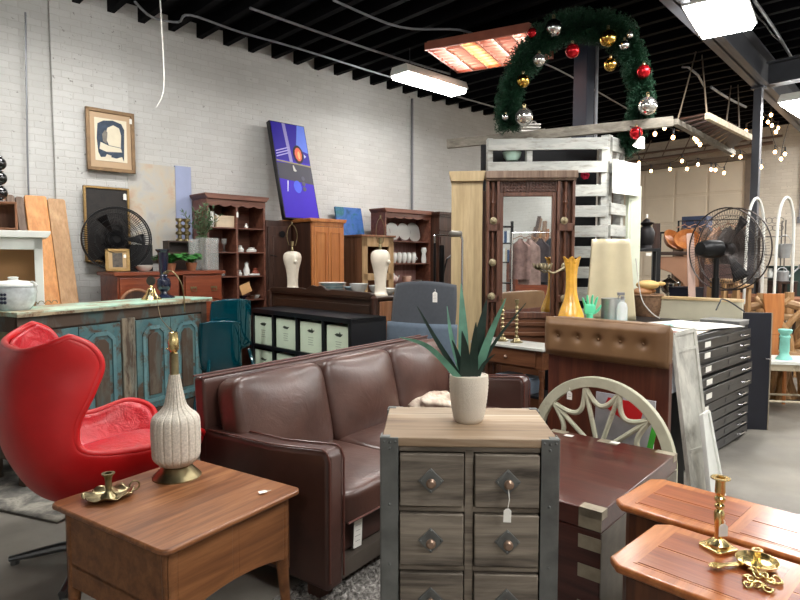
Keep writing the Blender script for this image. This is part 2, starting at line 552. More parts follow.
# ------------------------------------------------------------------ camera, world
cam = bpy.data.cameras.new('camera'); cam_o = bpy.data.objects.new('camera', cam); COL.objects.link(cam_o)
cam.sensor_width = 36; cam.sensor_fit = 'HORIZONTAL'; cam.lens = 36 * FPX / 800
cam.clip_start = .05; cam.clip_end = 60
cam_o.location = (0, 0, H); cam_o.rotation_euler = (pi / 2 - PITCH, 0, 0)
SC.camera = cam_o
w = bpy.data.worlds.new('world'); SC.world = w; w.use_nodes = True
w.node_tree.nodes['Background'].inputs[0].default_value = (.6, .65, .7, 1)
w.node_tree.nodes['Background'].inputs[1].default_value = .02
SC.view_settings.view_transform = 'Standard'; SC.view_settings.look = 'None'
SC.view_settings.exposure = 2.25; SC.view_settings.gamma = 1; SC.view_settings.use_curve_mapping = False
SC.cycles.max_bounces = 8; SC.cycles.transparent_max_bounces = 24; SC.cycles.caustics_reflective = False
SC.cycles.caustics_refractive = False; SC.cycles.sample_clamp_indirect = 3; SC.cycles.blur_glossy = .6

# ------------------------------------------------------------------ shell
def concrete():
    m, t, b = nt('concrete_floor'); v = coords(t)
    f = noise(t, v, 1.3, 6, .6, .4)
    t.links.new(ramp(t, f, [(.3, srgb((104, 100, 94))), (.55, srgb((132, 127, 118))), (.75, srgb((154, 148, 138)))]), b.inputs['Base Color'])
    t.links.new(ramp(t, noise(t, v, 3, 4), [(.3, (.28,) * 3), (.7, (.5,) * 3)]), b.inputs['Roughness'])
    bump(t, b, noise(t, v, 40, 3), .08, .003)
    return m

U0, U1, V0, V1, ZC = -5.0, 11.5, -3.6, 5.8, 3.72
fl = MB().add([B(U0, V0), B(U1, V0), B(U1, V1), B(U0, V1), B(U0, V0, -.2), B(U1, V0, -.2), B(U1, V1, -.2), B(U0, V1, -.2)],
              [(0, 1, 2, 3), (7, 6, 5, 4), (0, 4, 5, 1), (1, 5, 6, 2), (2, 6, 7, 3), (3, 7, 4, 0)])
structure(fl.build('floor', concrete(), smooth=None), 'grey polished concrete floor')

WBRICK = brick_mat('white_painted_brick', (206, 206, 203), (213, 213, 210), (202, 201, 197), (.84, .83, .81))
structure(bx(0, U1 - U0, 0, .3, 0, ZC).build('wall_left', WBRICK, loc=B(U0, V1), rot=(0, 0, RW), smooth=None), 'white painted brick wall on the left')
structure(bx(0, V1 - V0, 0, .3, 0, ZC).build('wall_far', brick_mat('far_warm_lit_brick', (216, 208, 194), (226, 218, 204), (208, 198, 184), (.82, .79, .74)), loc=B(U1, V1), rot=(0, 0, RB), smooth=None), 'pale painted brick wall at the far end')  # beige of this brick includes the warm light of the bulbs
structure(bx(0, U1 - U0, -.3, 0, 0, ZC).build('wall_right', WBRICK, loc=B(U0, V0), rot=(0, 0, RW), smooth=None), 'white painted brick wall on the right, seen in the mirror')
structure(bx(0, V1 - V0, -.3, 0, 0, ZC).build('wall_back', WBRICK, loc=B(U0, V1), rot=(0, 0, RB), smooth=None), 'white wall behind the camera')
# brick pier on the left wall
structure(bx(0, .62, -.05, .05, 0, ZC).build('trim_1', WBRICK, loc=B(1.48, V1), rot=(0, 0, RW), smooth=None), 'white brick pier carrying the roof on the left wall')

CEIL = wood('dark_ceiling', (3, 4, 6), (6, 6, 9), (10, 9, 12), 'y', .8, .5)
cm = bx(0, U1 - U0, V0 - V1, .1, 3.69, 3.9)
u = .1
while u < U1 - U0:
    cm.box(u, u + .06, V0 - V1, .12, 3.55, 3.70); u += .285
CEIL.node_tree.nodes['Principled BSDF'].inputs['Specular IOR Level'].default_value = .08
structure(cm.build('ceiling', CEIL, loc=B(U0, V1), rot=(0, 0, RW), smooth=None), 'black joist ceiling')

# steel frame: girder along the hall, cross beam, posts
def ibeam(L, z0, z1, wd=.16):
    m = MB(); m.box(0, L, -wd / 2, wd / 2, z0, z0 + .018); m.box(0, L, -wd / 2, wd / 2, z1 - .018, z1)
    m.box(0, L, -.008, .008, z0, z1)
    return m
structure(ibeam(15.1, 3.22, 3.55).build('trim_2', STEEL, loc=(-3.545, -1.734, 0), rot=(0, 0, radians(48.3)), smooth=None), 'grey steel girder under the ceiling')
structure(ibeam(5.5, 3.22, 3.46).build('trim_3', STEEL, loc=B(7.45, 2.0), rot=(0, 0, RB), smooth=None), 'grey steel cross beam to the right')
def post(name, x, y, s, mat, lab, ztop=3.22):
    m = MB(); m.box(-s / 2, s / 2, -s / 2, s / 2, 0, ztop); m.box(-s * .8, s * .8, -s * .8, s * .8, 0, .02); m.box(-s * .8, s * .8, -s * .8, s * .8, ztop - .02, ztop)
    return structure(m.build(name, mat, loc=(x, y, 0), rot=(0, 0, RW), smooth=None, bevel=.004), lab)
post('trim_4', 3.90, 6.66, .078, STEEL, 'grey steel column under the girder')
post('trim_5', 1.86, 6.2, .15, STEEL_N, 'navy steel column behind the garland', 3.69)

# garage door in the far wall
DOORP = flat('garage_door_paint', (222, 208, 186), .6, 0, .05, 3)
d1 = bx(0, 2.34, -.06, -.02, 0, 3.05)
for r in range(6):
    for c in range(4):
        x0 = .06 + c * .57; z0 = .05 + r * .5
        d1.box(x0, x0 + .53, -.075, -.06, z0, z0 + .45)
d1 = structure(d1.build('door_1', DOORP, loc=B(U1, 5.70), rot=(0, 0, RB), smooth=None, bevel=.006), 'beige sectional garage door')
tr = MB(); tr.box(-.08, -.01, -.1, 0, 0, 3.15); tr.box(2.35, 2.43, -.1, 0, 0, 3.15); tr.box(-.08, 2.43, -.1, 0, 3.06, 3.15)
tr.build('door_frame', flat('door_frame_paint', (120, 106, 92), .6), d1, smooth=None)
pp = MB(); pp.cyl((-.1, -.3, 3.2), (2.8, -.3, 3.25), .03, n=8); pp.cyl((-.1, -.18, 3.36), (2.9, -.18, 3.36), .02, n=8)
for q in range(8): pp.bar((-.1 + q * .36, -.24, 3.22), (.12 + q * .36, -.24, 3.7), .015)
pp.build('spring_bar', flat('rusty_bar', (120, 98, 84), .6), d1)

# ------------------------------------------------------------------ ceiling lights
def light_fixture(label, loc, rz, L=1.2, W=.3, mat=None, name='ceiling_light', group=None):
    t = thing(name, label, 'light', loc, rz, group)
    h = MB(); h.prism([(-W / 2, 0), (-W / 2 + .03, .07), (W / 2 - .03, .07), (W / 2, 0), (W / 2, -.015), (-W / 2, -.015)], -L / 2, L / 2, 'xz')
    h.M = None
    h.build('housing', WHITE, t, bevel=.004)
    d = MB(); d.prism([(-W / 2 + .012, -.016), (W / 2 - .012, -.016), (W / 2 - .035, -.055), (-W / 2 + .035, -.055)], -L / 2 + .015, L / 2 - .015, 'xz')
    d.build('diffuser', mat or DIFFUSER, t)
    s = MB(); top = ZC - loc[2] - .05
    for y in (-L / 3, L / 3):
        s.tube([(0, y, .06), (0, y, top)], .004, 6)
    s.build('hanger', CABLE_B, t)
    return t
# local y = long side; RB turns local y to the hall's long axis
light_fixture('long white ceiling light near the left brick wall', Vector((.33, 6.62, 3.27)), RB, .95, .27)
light_fixture('large square-ended bright ceiling light beside the steel girder', Vector((2.44, 4.70, 3.22)), radians(-36), .70, .42)
light_fixture('bright ceiling light at the right edge beyond the girder', Vector((4.62, 6.95, 3.10)), RB, .9, .36)
for i, (x, y) in enumerate([(1.5, .9), (-.6, -2.4), (2.4, -1.4), (.5, 3.1), (-1.9, 3.9), (4.7, 4.0), (5.6, 5.2), (6.6, 7.6), (3.7, 2.6), (6.9, 6.2), (7.5, 7.5)]):  # unseen lights; the far right ones are added to brighten door and floor
    light_fixture('white ceiling light added out of view to light the hall', (x, y, 3.35), RB, 1.2, .36, group='ceiling lights outside the view')

# square louvre light
t = thing('louvre_light', 'square ceiling light with a reddish louvre grid left of the garland', 'light', (.89, 6.06, 3.40), radians(-28))
fr = MB()
S1, S2 = .40, .50
LOUV = flat('louvre_red_lit', (172, 104, 84), .4, .3, .15)  # red light of the fixture put into the frame colour
for s in (-1, 1):
    fr.box(-S2 - .02, S2 + .02, s * S1 - .012, s * S1 + .012, -.03, .04); fr.box(s * S2 - .012, s * S2 + .012, -S1, S1, -.03, .04)
fr.box(-S2, S2, -S1, S1, .045, .055)
fr.build('frame', LOUV, t, smooth=None)
g = MB()
for k in range(1, 6): g.box(-S2 + k * 2 * S2 / 6 - .006, -S2 + k * 2 * S2 / 6 + .006, -S1, S1, -.03, .0)
for k in range(1, 9): g.box(-S2, S2, -S1 + k * 2 * S1 / 9 - .006, -S1 + k * 2 * S1 / 9 + .006, -.03, .0)
g.build('louvre_grid', flat('louvre_pink_lit', (226, 196, 184), .3, .3, .05), t, smooth=None)  # pinkish light between the louvres put into the grid colour
for k in range(4):
    x = -S2 + (k + .5) * 2 * S2 / 4
    MB().cyl((x, -S1 + .03, .022), (x, S1 - .03, .022), .018, n=10).build('tube', ORANGETUBE if k == 1 else PINKTUBE, t)
MB().tube([(-.2, -.2, .07), (-.2, -.2, .46)], .004, 6).tube([(.2, .2, .07), (.2, .2, .46)], .004, 6).build('hanger', CABLE_B, t)

# ------------------------------------------------------------------ conduits and cables on the ceiling
def conduit(label, pts, r=.012, mat=None, name='conduit', cat='conduit', n=5):
    m = MB().tube(spline(pts, n), r, 8)
    return tag(m.build(name, mat or CONDUIT), label, cat)
def zat(px, py, z): return gp(px, py, z)
conduit('long grey conduit running past the left ceiling light', [zat(135, 2, 3.5), zat(152, 17, 3.5), zat(178, 22, 3.5), zat(190, 15, 3.5), zat(240, 32, 3.5), zat(300, 49, 3.5), zat(390, 77, 3.45), zat(498, 108, 3.45)], .011)
conduit('grey conduit with a round box high on the dark ceiling', [zat(250, 8, 3.5), zat(330, 36, 3.5), zat(400, 59, 3.5), zat(450, 74, 3.5)], .012)
conduit('thin conduit crossing above the louvre light', [zat(333, 0, 3.5), zat(400, 27, 3.5), zat(460, 30, 3.5), zat(490, 42, 3.5)], .011)
conduit('conduit running to the top of the navy column', [zat(545, 64, 3.5), zat(570, 76, 3.5), zat(640, 116, 3.5)], .009)
conduit('pair of pale pipes on the ceiling at the right edge', [zat(754, 0, 3.5), zat(775, 30, 3.5), zat(793, 60, 3.5), zat(799, 68, 3.45)], .014)
conduit('thin wavy cable beside the right ceiling pipes', [zat(748, 0, 3.5), zat(757, 16, 3.5), zat(765, 24, 3.5), zat(772, 34, 3.5), zat(784, 46, 3.5), zat(792, 62, 3.5)], .006, CABLE_B, 'cable', 'cable')
conduit('short bent pipe under the girder', [zat(682, 67, 3.4), zat(688, 67, 3.4), zat(698, 75, 3.4), zat(704, 86, 3.4)], .012, n=1)
conduit('short straight pipe left of the grey column', [zat(711, 87, 3.3), zat(728, 98, 3.3), zat(746, 107, 3.3)], .014)
# vertical conduits beside the navy column
tag(MB().cyl((1.955, 6.1, .0), (1.955, 6.1, 3.68), .018, n=8).build('conduit', CONDUIT), 'upright conduit beside the navy column', 'conduit')
# cable hanging by the wall
yb = 5.0
m = MB().tube(spline([at(159.5, -14, yb), at(161, 15, yb), at(163.5, 60, yb), at(164, 85, yb), at(162, 97, yb), at(157, 107, yb)], 6), .006, 8)
tag(m.build('hanging_cable', CABLE_W), 'white cable hanging down in front of the brick wall', 'cable')
m = MB().tube([at(28 + 0, 4, 4.85), at(30, 150, 4.85), at(32, 215, 4.85)], .007, 6)
tag(m.build('wall_cable', CONDUIT, loc=(-.12, .16, 0)), 'thin grey wire running up the wall at the far left', 'cable')
tag(MB().cyl(B(5.80, 5.77, 1.0), B(5.80, 5.77, 3.5), .016, n=8).build('wall_conduit', CONDUIT), 'upright conduit on the brick wall right of the blue landscape', 'conduit')

# ------------------------------------------------------------------ string lights
def string_light(label, px, Y, group='strings of warm bulbs', lift=.10, tail=None):
    pts = [at(x, y, Y + .25 * sin(i * 1.7)) for i, (x, y) in enumerate(px)]
    c = pts[0].copy()
    t = thing('string_light', label, 'string lights', c, 0, group)
    wire = []
    for i, p in enumerate(pts):
        wire.append(p - c + Vector((0, 0, lift)))
        if i + 1 < len(pts):
            wire.append((p + pts[i + 1]) / 2 - c + Vector((0, 0, lift - .03)))
    if tail: wire = [at(*tail[0]) - c] + wire + [at(*tail[1]) - c]
    wm = MB().tube(spline(wire, 3), .005, 5)
    for p in pts: wm.cyl(p - c + Vector((0, 0, lift)), p - c + Vector((0, 0, .04)), .012, n=6)
    wm.build('wire', CABLE_B, t)
    for p in pts:
        b = MB().sphere(p - c, .021, 10, (1, 1, 1.25))
        b.build('bulb', BULB, t)
string_light('string of warm bulbs under the hanging slatted frame', [(655, 134), (664.5, 128), (673, 137.5), (695, 138), (697, 141), (700, 144.5)], 7.2, tail=((650, 122, 7.2), (728, 126, 7.2)))
string_light('row of warm bulbs along the top of the garage door', [(639, 163), (651, 171), (670, 169), (682, 161), (687, 169), (698, 164.5), (711, 169.5), (715.5, 170), (724, 173)], 9.2, tail=((632, 150, 9.2), (728, 158, 9.2)))
string_light('short string of four warm bulbs around the grey column', [(732.5, 154.5), (740.5, 157), (756, 162.5), (761, 167)], 8.2)
string_light('cluster of warm bulbs hanging right of the grey column', [(746, 131), (762, 118), (768, 122), (771, 115), (772, 125.5), (778, 128), (776, 132)], 8.6)
string_light('three warm bulbs hanging low at the right end of the far wall', [(775, 152), (785, 154), (781, 159)], 8.6, tail=((768, 120, 8.6), (790, 118, 8.6)))
# ------------------------------------------------------------------ price tags
def paper_tag(label, loc, rz=0, w=.03, h=.055, string=.05, tilt=0, group=None, lines=5):
    """strung paper tag: hangs from loc; face toward local -y"""
    t = thing('price_tag', label, 'price tag', loc, 0, group, rot=(0, tilt, rz))
    m = MB(); k = w * .28
    m.prism([(-w / 2, -string - h), (w / 2, -string - h), (w / 2, -string - k), (w / 2 - k, -string), (-w / 2 + k, -string), (-w / 2, -string - k)], -.0006, .0006, 'xz')
    m.build('paper', PAPER, t, smooth=None)
    if lines:
        l = MB()
        for i in range(lines):
            z = -string - k - .006 - i * (h - k - .012) / lines
            ww = w * (.36 if i % 2 else .28)
            l.box(-ww, ww * .9, -.0012, -.0007, z - .0012, z)
        l.build('handwriting', INK, t, smooth=None)
    if string > .004:
        MB().tube([(0, 0, 0), (.003, -.002, -string * .5), (0, 0, -string - k * .5)], .0012, 5).build('string', PAPER, t)
    return t

# ------------------------------------------------------------------ side table
TZ = .53
tb = thing('side_table', 'walnut side table with a drawer, rounded top and tapered legs, front left', 'table', ((-.659 - .881) / 2, (1.667 + 2.422) / 2, 0), radians(56.9))
# local x runs along the drawer front (to the far right corner), local -y faces out of the front
TL, TD = .568, .63
def rrect(w, d, r, n=6):
    p = []
    for cx, cy, a in ((w / 2 - r, d / 2 - r, 0), (-w / 2 + r, d / 2 - r, 90), (-w / 2 + r, -d / 2 + r, 180), (w / 2 - r, -d / 2 + r, 270)):
        for i in range(n): 
            q = radians(a + 90 * i / (n - 1)); p.append((cx + r * cos(q), cy + r * sin(q)))
    return p
MB().prism(rrect(TL, TD, .03), TZ - .018, TZ, 'xy').build('tabletop', OAK, tb, bevel=.005)
b = MB(); hx, hy = TL / 2 - .035, TD / 2 - .035
b.box(-hx, -hx + .016, -hy, hy, .24, TZ - .018); b.box(hx - .016, hx, -hy, hy, .24, TZ - .018)
b.box(-hx, hx, hy - .016, hy, .24, TZ - .018); b.box(-hx, hx, -hy + .03, hy, .31, .325)
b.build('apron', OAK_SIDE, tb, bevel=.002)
for k, (x0, x1) in enumerate(((-hx + .03, -.012), (.012, hx - .03))):
    d = MB(); n = 10; pl = [(x0, TZ - .03), (x1, TZ - .03)]
    for i in range(n + 1):
        x = x1 + (x0 - x1) * i / n; pl.append((x, .275 + .04 * (1 - (x / hx) ** 2)))
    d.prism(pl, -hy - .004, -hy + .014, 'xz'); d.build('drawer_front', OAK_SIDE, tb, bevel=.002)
fr = MB(); fr.box(-hx, -hx + .03, -hy, -hy + .02, .27, TZ - .018); fr.box(hx - .03, hx, -hy, -hy + .02, .27, TZ - .018)
fr.box(-.0125, .0125, -hy - .004, -hy + .02, .316, TZ - .018); fr.box(-hx, hx, -hy, -hy + .02, TZ - .03, TZ - .018)
fr.build('face_frame', OAK_SIDE, tb)
for sx in (-1, 1):
    for sy in (-1, 1):
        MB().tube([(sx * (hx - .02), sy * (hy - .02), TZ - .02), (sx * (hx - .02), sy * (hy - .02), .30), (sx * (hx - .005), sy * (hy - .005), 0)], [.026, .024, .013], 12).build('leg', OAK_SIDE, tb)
p = gp(271, 491, TZ + .004)
paper_tag('small white paper tag lying on the far right corner of the walnut side table', p + Vector((0, 0, .003)), 1.0, .022, .03, .014, lines=2).rotation_euler = (pi / 2, 0, 2.1)

# ------------------------------------------------------------------ ribbed ceramic lamp
p = gp(177, 476, TZ)
lm = thing('table_lamp', 'tall cream ribbed ceramic lamp without a shade on the walnut side table', 'lamp', p)
MB().lathe([(0, 0), (.089, 0), (.089, .004), (.075, .018), (.055, .040), (.048, .046), (0, .046)], 40).build('lamp_base', BRASS_D, lm)
def ribbed(prof, n=216, depth=.0042, ribs=18):
    m = MB(); P = spline([(r, 0, z) for r, z in prof], 6)
    k = len(P)
    def fn(i, j):
        a = 2 * pi * i; q = P[round(j * (k - 1))]
        c = cos(a * ribs); f = -depth * max(0, c) ** 6 if .06 < q.z < .44 else 0
        r = q.x + f
        return Vector((r * cos(a), r * sin(a), q.z))
    return m.grid(fn, n, k, cu=True)
body = ribbed([(.046, .044), (.060, .050), (.084, .075), (.088, .11), (.090, .17), (.088, .215), (.080, .235), (.060, .252), (.042, .275), (.033, .31), (.026, .35), (.019, .392)])
SPECK = flat('speckled_bisque', (206, 198, 184), .6, 0, .2, 140, .5, 220)
body.build('lamp_body', SPECK, lm, smooth=60)
MB().lathe([(.0, .39), (.018, .39), (.016, .395), (.0155, .47), (.012, .474), (0, .474)], 20).build('neck', BRASS_D, lm)
MB().lathe([(0, .474), (.010, .474), (.016, .482), (.019, .487), (.019, .522), (.0165, .527), (.0165, .55), (.012, .552), (.012, .52), (0, .52)], 20).cyl((-.03, 0, .488), (.0, 0, .488), .003).build('lamp_socket', BRASS, lm)

# ------------------------------------------------------------------ chamberstick with wavy tray
p = gp(109, 498, TZ)
cs = thing('chamberstick', 'tarnished brass candle holder with a wavy saucer on the walnut side table', 'candle holder', p, .5)
m = MB()
def tray(i, j):
    a = 2 * pi * i; r = .013 + j * .068
    wv = (1 + .06 * sin(a * 7) * j) 
    return Vector((r * wv * cos(a), r * wv * sin(a) * .86, .004 + .016 * j ** 3 + .006 * sin(a * 7 + 1) * j ** 3))
m.grid(tray, 70, 9, cu=True); m.build('saucer', BRASS_D, cs, solid=.0025, smooth=60)
MB().lathe([(0, .004), (.028, .004), (.024, .012), (.013, .022), (.0105, .03), (.0105, .062), (.013, .076), (.021, .085), (.022, .088), (.012, .088), (.011, .06), (0, .06)], 28).build('candle_tube', BRASS_D, cs)
MB().tube(arc((.082, .030), .016, -120, 190, 14, 'xz'), .003, 8).build('ring_handle', BRASS_D, cs)

# ------------------------------------------------------------------ red egg chair
ec = thing('lounge_chair', 'red leather egg-shaped lounge chair turned away, beside the worn teal sideboard', 'chair', (-1.40, 2.64, 0), radians(42))
C = [(.34, .385), (.17, .315), (-.02, .30), (-.19, .365), (-.28, .50), (-.318, .64), (-.322, .78), (-.317, .88), (-.30, .945), (-.28, .985)]
R = [(.38, .20, .45), (.40, .32, .56), (.30, .385, .61), (.12, .39, .575), (-.10, .37, .60), (-.13, .36, .70), (-.07, .36, .83), (-.03, .352, .935), (-.065, .345, 1.01), (-.135, .33, 1.05)]
Cs = spline([(a, 0, z) for a, z in C], 6); Rs = spline(R, 6); K = len(Cs)
def shell(off=0.0, j0=0, j1=None):
    def fn(i, j):
        kk = round(j * (K - 1)); c, r = Cs[kk], Rs[kk]
        th = (i - .5) * pi
        s, co = sin(th), 1 - cos(th)
        y = r.y * (abs(s) ** (.85 - .25 * max(0, j - .5) * 2)) * (1 if s >= 0 else -1)
        x = c.x + (r.x - c.x) * co; z = c.z + (r.z - c.z) * co
        if off:
            # move toward the middle of the bowl
            ctr = Vector((.05, 0, .62)); v = Vector((x, y, z))
            v += (Vector((ctr.x, 0, max(v.z, .45) if v.z > .5 else .62)) - v).normalized() * off
            return v
        return Vector((x, y, z))
    return fn
MB().grid(shell(), 41, K).build('shell', REDL, ec, solid=.03, smooth=180, sub=1)
MB().grid(shell(.034), 41, K).build('lining', REDL_IN, ec, solid=.02, smooth=180)
# piped rim
rim = []
fn = shell()
rim += [fn(0, j / (K - 1)) for j in range(K)] + [fn(i / 40, 1) for i in range(1, 41)] + [fn(1, 1 - j / (K - 1)) for j in range(1, K)] + [fn(1 - i / 40, 0) for i in range(1, 40)]
MB().tube(rim, .0165, 8, closed=True).build('rim_piping', REDL, ec, smooth=180)
MB().cushion((.13, 0, .42), (.52, .56, .12), 5, .35, 2, rot=(0, radians(-6), 0)).build('seat_cushion', REDL_IN, ec, smooth=180)
MB().lathe([(0, .06), (.03, .06), (.026, .09), (.022, .18), (.05, .27), (.12, .285), (0, .285)], 24).build('pedestal', ALU, ec)
for k in range(4):
    a = radians(45 + 90 * k + 12)
    q = lambda r, z: (r * cos(a), r * sin(a), z)
    m = MB(); m.tube([q(0, .065), q(.12, .062), q(.34, .022)], [.026, .022, .014], 10); m.cyl(q(.32, 0), q(.32, .02), .018)
    m.build('leg', ALU, ec)

# ------------------------------------------------------------------ brown leather sofa
sf = thing('sofa', 'three-seat brown leather sofa in the middle of the floor', 'sofa', (-.067, 3.186, 0), radians(54))
L, D = 1.83, .82
b = MB(); b.box(-L / 2 + .05, L / 2 - .05, -D / 2 + .07, D / 2 - .05, .15, .29)
b.build('seat_base', BROWNL, sf, bevel=.015)
# slightly raked back
bp = [(.31, .15), (.36, .15), (D / 2 + .0, .80), (D / 2 - .005, .825), (D / 2 - .055, .825), (D / 2 - .075, .81)]
MB().prism([(y, z) for y, z in bp], -L / 2 + .0, L / 2 - .0, 'yz').build('back_frame', BROWNL, sf, bevel=.014, seg=3)
# piping along the back top
pm = MB(); pm.tube([(-L / 2, D / 2 - .064, .826), (L / 2, D / 2 - .064, .826)], .005, 6); pm.tube([(-L / 2, D / 2 - .002, .826), (L / 2, D / 2 - .002, .826)], .005, 6)
pm.build('back_piping', PIPE_L, sf)
for s in (-1, 1):
    xo, xi = s * L / 2, s * (L / 2 - .092)
    m = MB()
    pr = [(-D / 2, .08), (-D / 2 - .005, .60), (-D / 2 + .01, .622), (-D / 2 + .03, .63), (-.1, .60), (D / 2 - .12, .59), (D / 2 - .06, .60), (D / 2 - .07, .08)]
    m.prism(pr, min(xo, xi), max(xo, xi), 'yz')
    m.build('armrest', BROWNL, sf, bevel=.02, seg=3)
    pp = MB()
    for x in (xo - s * .006, xi + s * .006):
        pp.tube([(x, -D / 2 - .004, .12), (x, -D / 2 - .007, .59), (x, -D / 2 + .008, .624), (x, -D / 2 + .03, .634), (x, -.1, .604), (x, D / 2 - .1, .595)], .0045, 6)
    pp.build('arm_piping', PIPE_L, sf)
iw = (L - .184) / 3
for k in range(3):
    x = -L / 2 + .092 + iw * (k + .5)
    MB().cushion((x, -.085, .365), (iw - .004, .66, .155), 9, .16, 2).build('seat_cushion', BROWNL_S, sf, smooth=180)
    bw_ = (L - .09) / 3; xb = (k - 1) * bw_
    MB().cushion((xb, .215, .60), (bw_ - .002, .19, .46), 7, .45, 1, rot=(radians(-13), 0, 0)).build('back_cushion', BROWNL_S, sf, smooth=180)
    pp = MB(); n = []
    pp.tube([(x - iw / 2 + .02, -.415, .316), (x + iw / 2 - .02, -.415, .316)], .005, 6)
    pp.build('seat_piping', PIPE_L, sf)
bm_ = MB(); bm_.box(-L / 2 + .02, L / 2 - .02, -D / 2 + .03, -D / 2 + .08, .08, .15); bm_.box(-L / 2 + .02, L / 2 - .02, D / 2 - .12, D / 2 - .07, .08, .15)
bm_.build('plinth_rail', flat('sofa_plinth', (86, 78, 70), .5), sf)
for sx in (-1, 1):
    for sy in (-1, 1):
        bx(sx * (L / 2 - .05) - .035, sx * (L / 2 - .05) + .035, sy * (D / 2 - .09) - .035, sy * (D / 2 - .09) + .035, 0, .1).build('leg', DARKW, sf)
R54 = Matrix.Rotation(radians(54), 3, 'Z'); so = Vector((-.067, 3.186, 0))
paper_tag('paper price tag on the front edge of the brown leather sofa', so + R54 @ Vector((-L / 2 + .235, -D / 2 + .045, .312)), radians(54), .052, .135, .014, .06)
paper_tag('string-hung paper tag low on the far end of the brown sofa seat', so + R54 @ Vector((.62, -D / 2 + .05, .315)), radians(54), .03, .05, .03)
# cloth bundle on the far seat
cb = MB()
def bundle(i, j):
    a = 2 * pi * i; b2 = (j - .5) * pi
    r = 1 + .16 * sin(3 * a + 4 * b2) + .1 * sin(7 * a + b2 * 3)
    return Vector((.17 * r * cos(a) * cos(b2), .11 * r * sin(a) * cos(b2), .05 * r * sin(b2) + .045))
cb.grid(bundle, 40, 20, cu=True)
tag(cb.build('folded_throw', art_mat('throw_print', 0, [(170, 110, 50), (226, 214, 196), (190, 168, 150), (236, 226, 208), (150, 96, 80)], .85, 9), loc=so + R54 @ Vector((.50, -.02, .452)), rot=(0, 0, .4), smooth=180), 'crumpled cream and tan patterned throw on the far seat of the sofa', 'throw')

# ------------------------------------------------------------------ shag rug under the sofa front
SHAG = art_mat('shag_mix', 0, [(46, 44, 42), (96, 92, 88), (150, 146, 140), (206, 202, 196)], .95, 60)
rg = MB()
RX, RY = 1.75, 1.15
def rugf(i, j): return Vector(((i - .5) * RX, (j - .5) * RY, .022 + random.random() * .016))
rg.grid(rugf, 150, 90)
tag(rg.build('shag_rug', SHAG, loc=so + R54 @ Vector((-.16, -.78, 0)) , rot=(0, 0, radians(54)), solid=.012, smooth=None), 'grey and white flecked shag rug running under the front of the sofa', 'rug')
rg2 = MB(); 
def rug2(i, j): return Vector(((i - .5) * 1.5, (j - .5) * 1.2, .012 + .004 * sin(i * 40) * sin(j * 30)))
rg2.grid(rug2, 40, 30)
tag(rg2.build('patterned_rug', art_mat('faded_rug', 0, [(60, 60, 58), (84, 82, 78), (120, 117, 110), (168, 163, 150), (90, 88, 84)], .95, 5), loc=Vector((-2.24, 3.82, 0)) , rot=(0, 0, radians(-21)), solid=.01, smooth=180), 'faded grey and cream patterned rug on the floor behind the red chair', 'rug')

# ------------------------------------------------------------------ six-drawer industrial chest
ch = thing('drawer_chest', 'rustic grey wood chest of small drawers with riveted iron corners, front centre', 'chest of drawers', (.191, 1.722, 0), radians(-2.6))
W, DD, HC = .468, .335, .88
MB().box(-W / 2 + .002, W / 2 - .002, -DD / 2, DD / 2, HC - .024, HC).build('top_board', RUSTIC_TOP, ch, bevel=.003)
c = MB(); c.box(-W / 2 + .004, -W / 2 + .022, -DD / 2 + .004, DD / 2, .06, HC - .024); c.box(W / 2 - .022, W / 2 - .004, -DD / 2 + .004, DD / 2, .06, HC - .024)
c.box(-W / 2, W / 2, DD / 2 - .012, DD / 2 - .002, .06, HC - .024); c.box(-W / 2 + .01, W / 2 - .01, -DD / 2 + .02, DD / 2, .06, .09)
c.build('carcass', RUSTIC, ch)
f = MB(); xs = W / 2 - .047
f.box(-xs, xs, -DD / 2 + .004, -DD / 2 + .03, HC - .038, HC - .024)
PZ, P0 = .1625, .8405
for k in range(5):
    z1 = P0 - k * PZ
    f.box(-xs, xs, -DD / 2 + .006, -DD / 2 + .03, z1 - .0, z1 + .015) if k else None
f.box(-xs, xs, -DD / 2 + .006, -DD / 2 + .03, .08, P0 - 4 * PZ)
f.box(-.0115, .0115, -DD / 2 + .004, -DD / 2 + .03, .08, HC - .03)
f.build('face_frame', RUSTIC, ch, bevel=.002)
for r in range(4):
    for s in (-1, 1):
        z1 = P0 - r * PZ - .003; z0 = z1 - PZ + .021
        x0, x1 = (.0145, xs - .003) if s > 0 else (-xs + .003, -.0145)
        dr = bx(x0, x1, -DD / 2 - .005, -DD / 2 + .2, z0, z1).build('drawer', RUSTIC_B, ch, bevel=.003)
        cx, cz = (x0 + x1) / 2 + .002 * s, (z0 + z1) / 2
        pl = MB(); q = .034
        pl.prism([(cx, cz - q), (cx + q, cz), (cx, cz + q), (cx - q, cz)], -DD / 2 - .009, -DD / 2 - .004, 'xz')
        for a in range(4): pl.sphere((cx + .027 * cos(a * pi / 2), -DD / 2 - .009, cz + .027 * sin(a * pi / 2)), .003, 8)
        pl.build('backplate', IRON, dr, bevel=.001)
        Rk = Matrix.Rotation(radians(90), 4, 'X')
        MB().lathe([(0, 0), (.006, 0), (.006, .010), (.0125, .016), (.013, .022), (.008, .028), (0, .029)], 20, (cx, -DD / 2 - .008, cz), Rk).build('knob', BRONZE, dr)
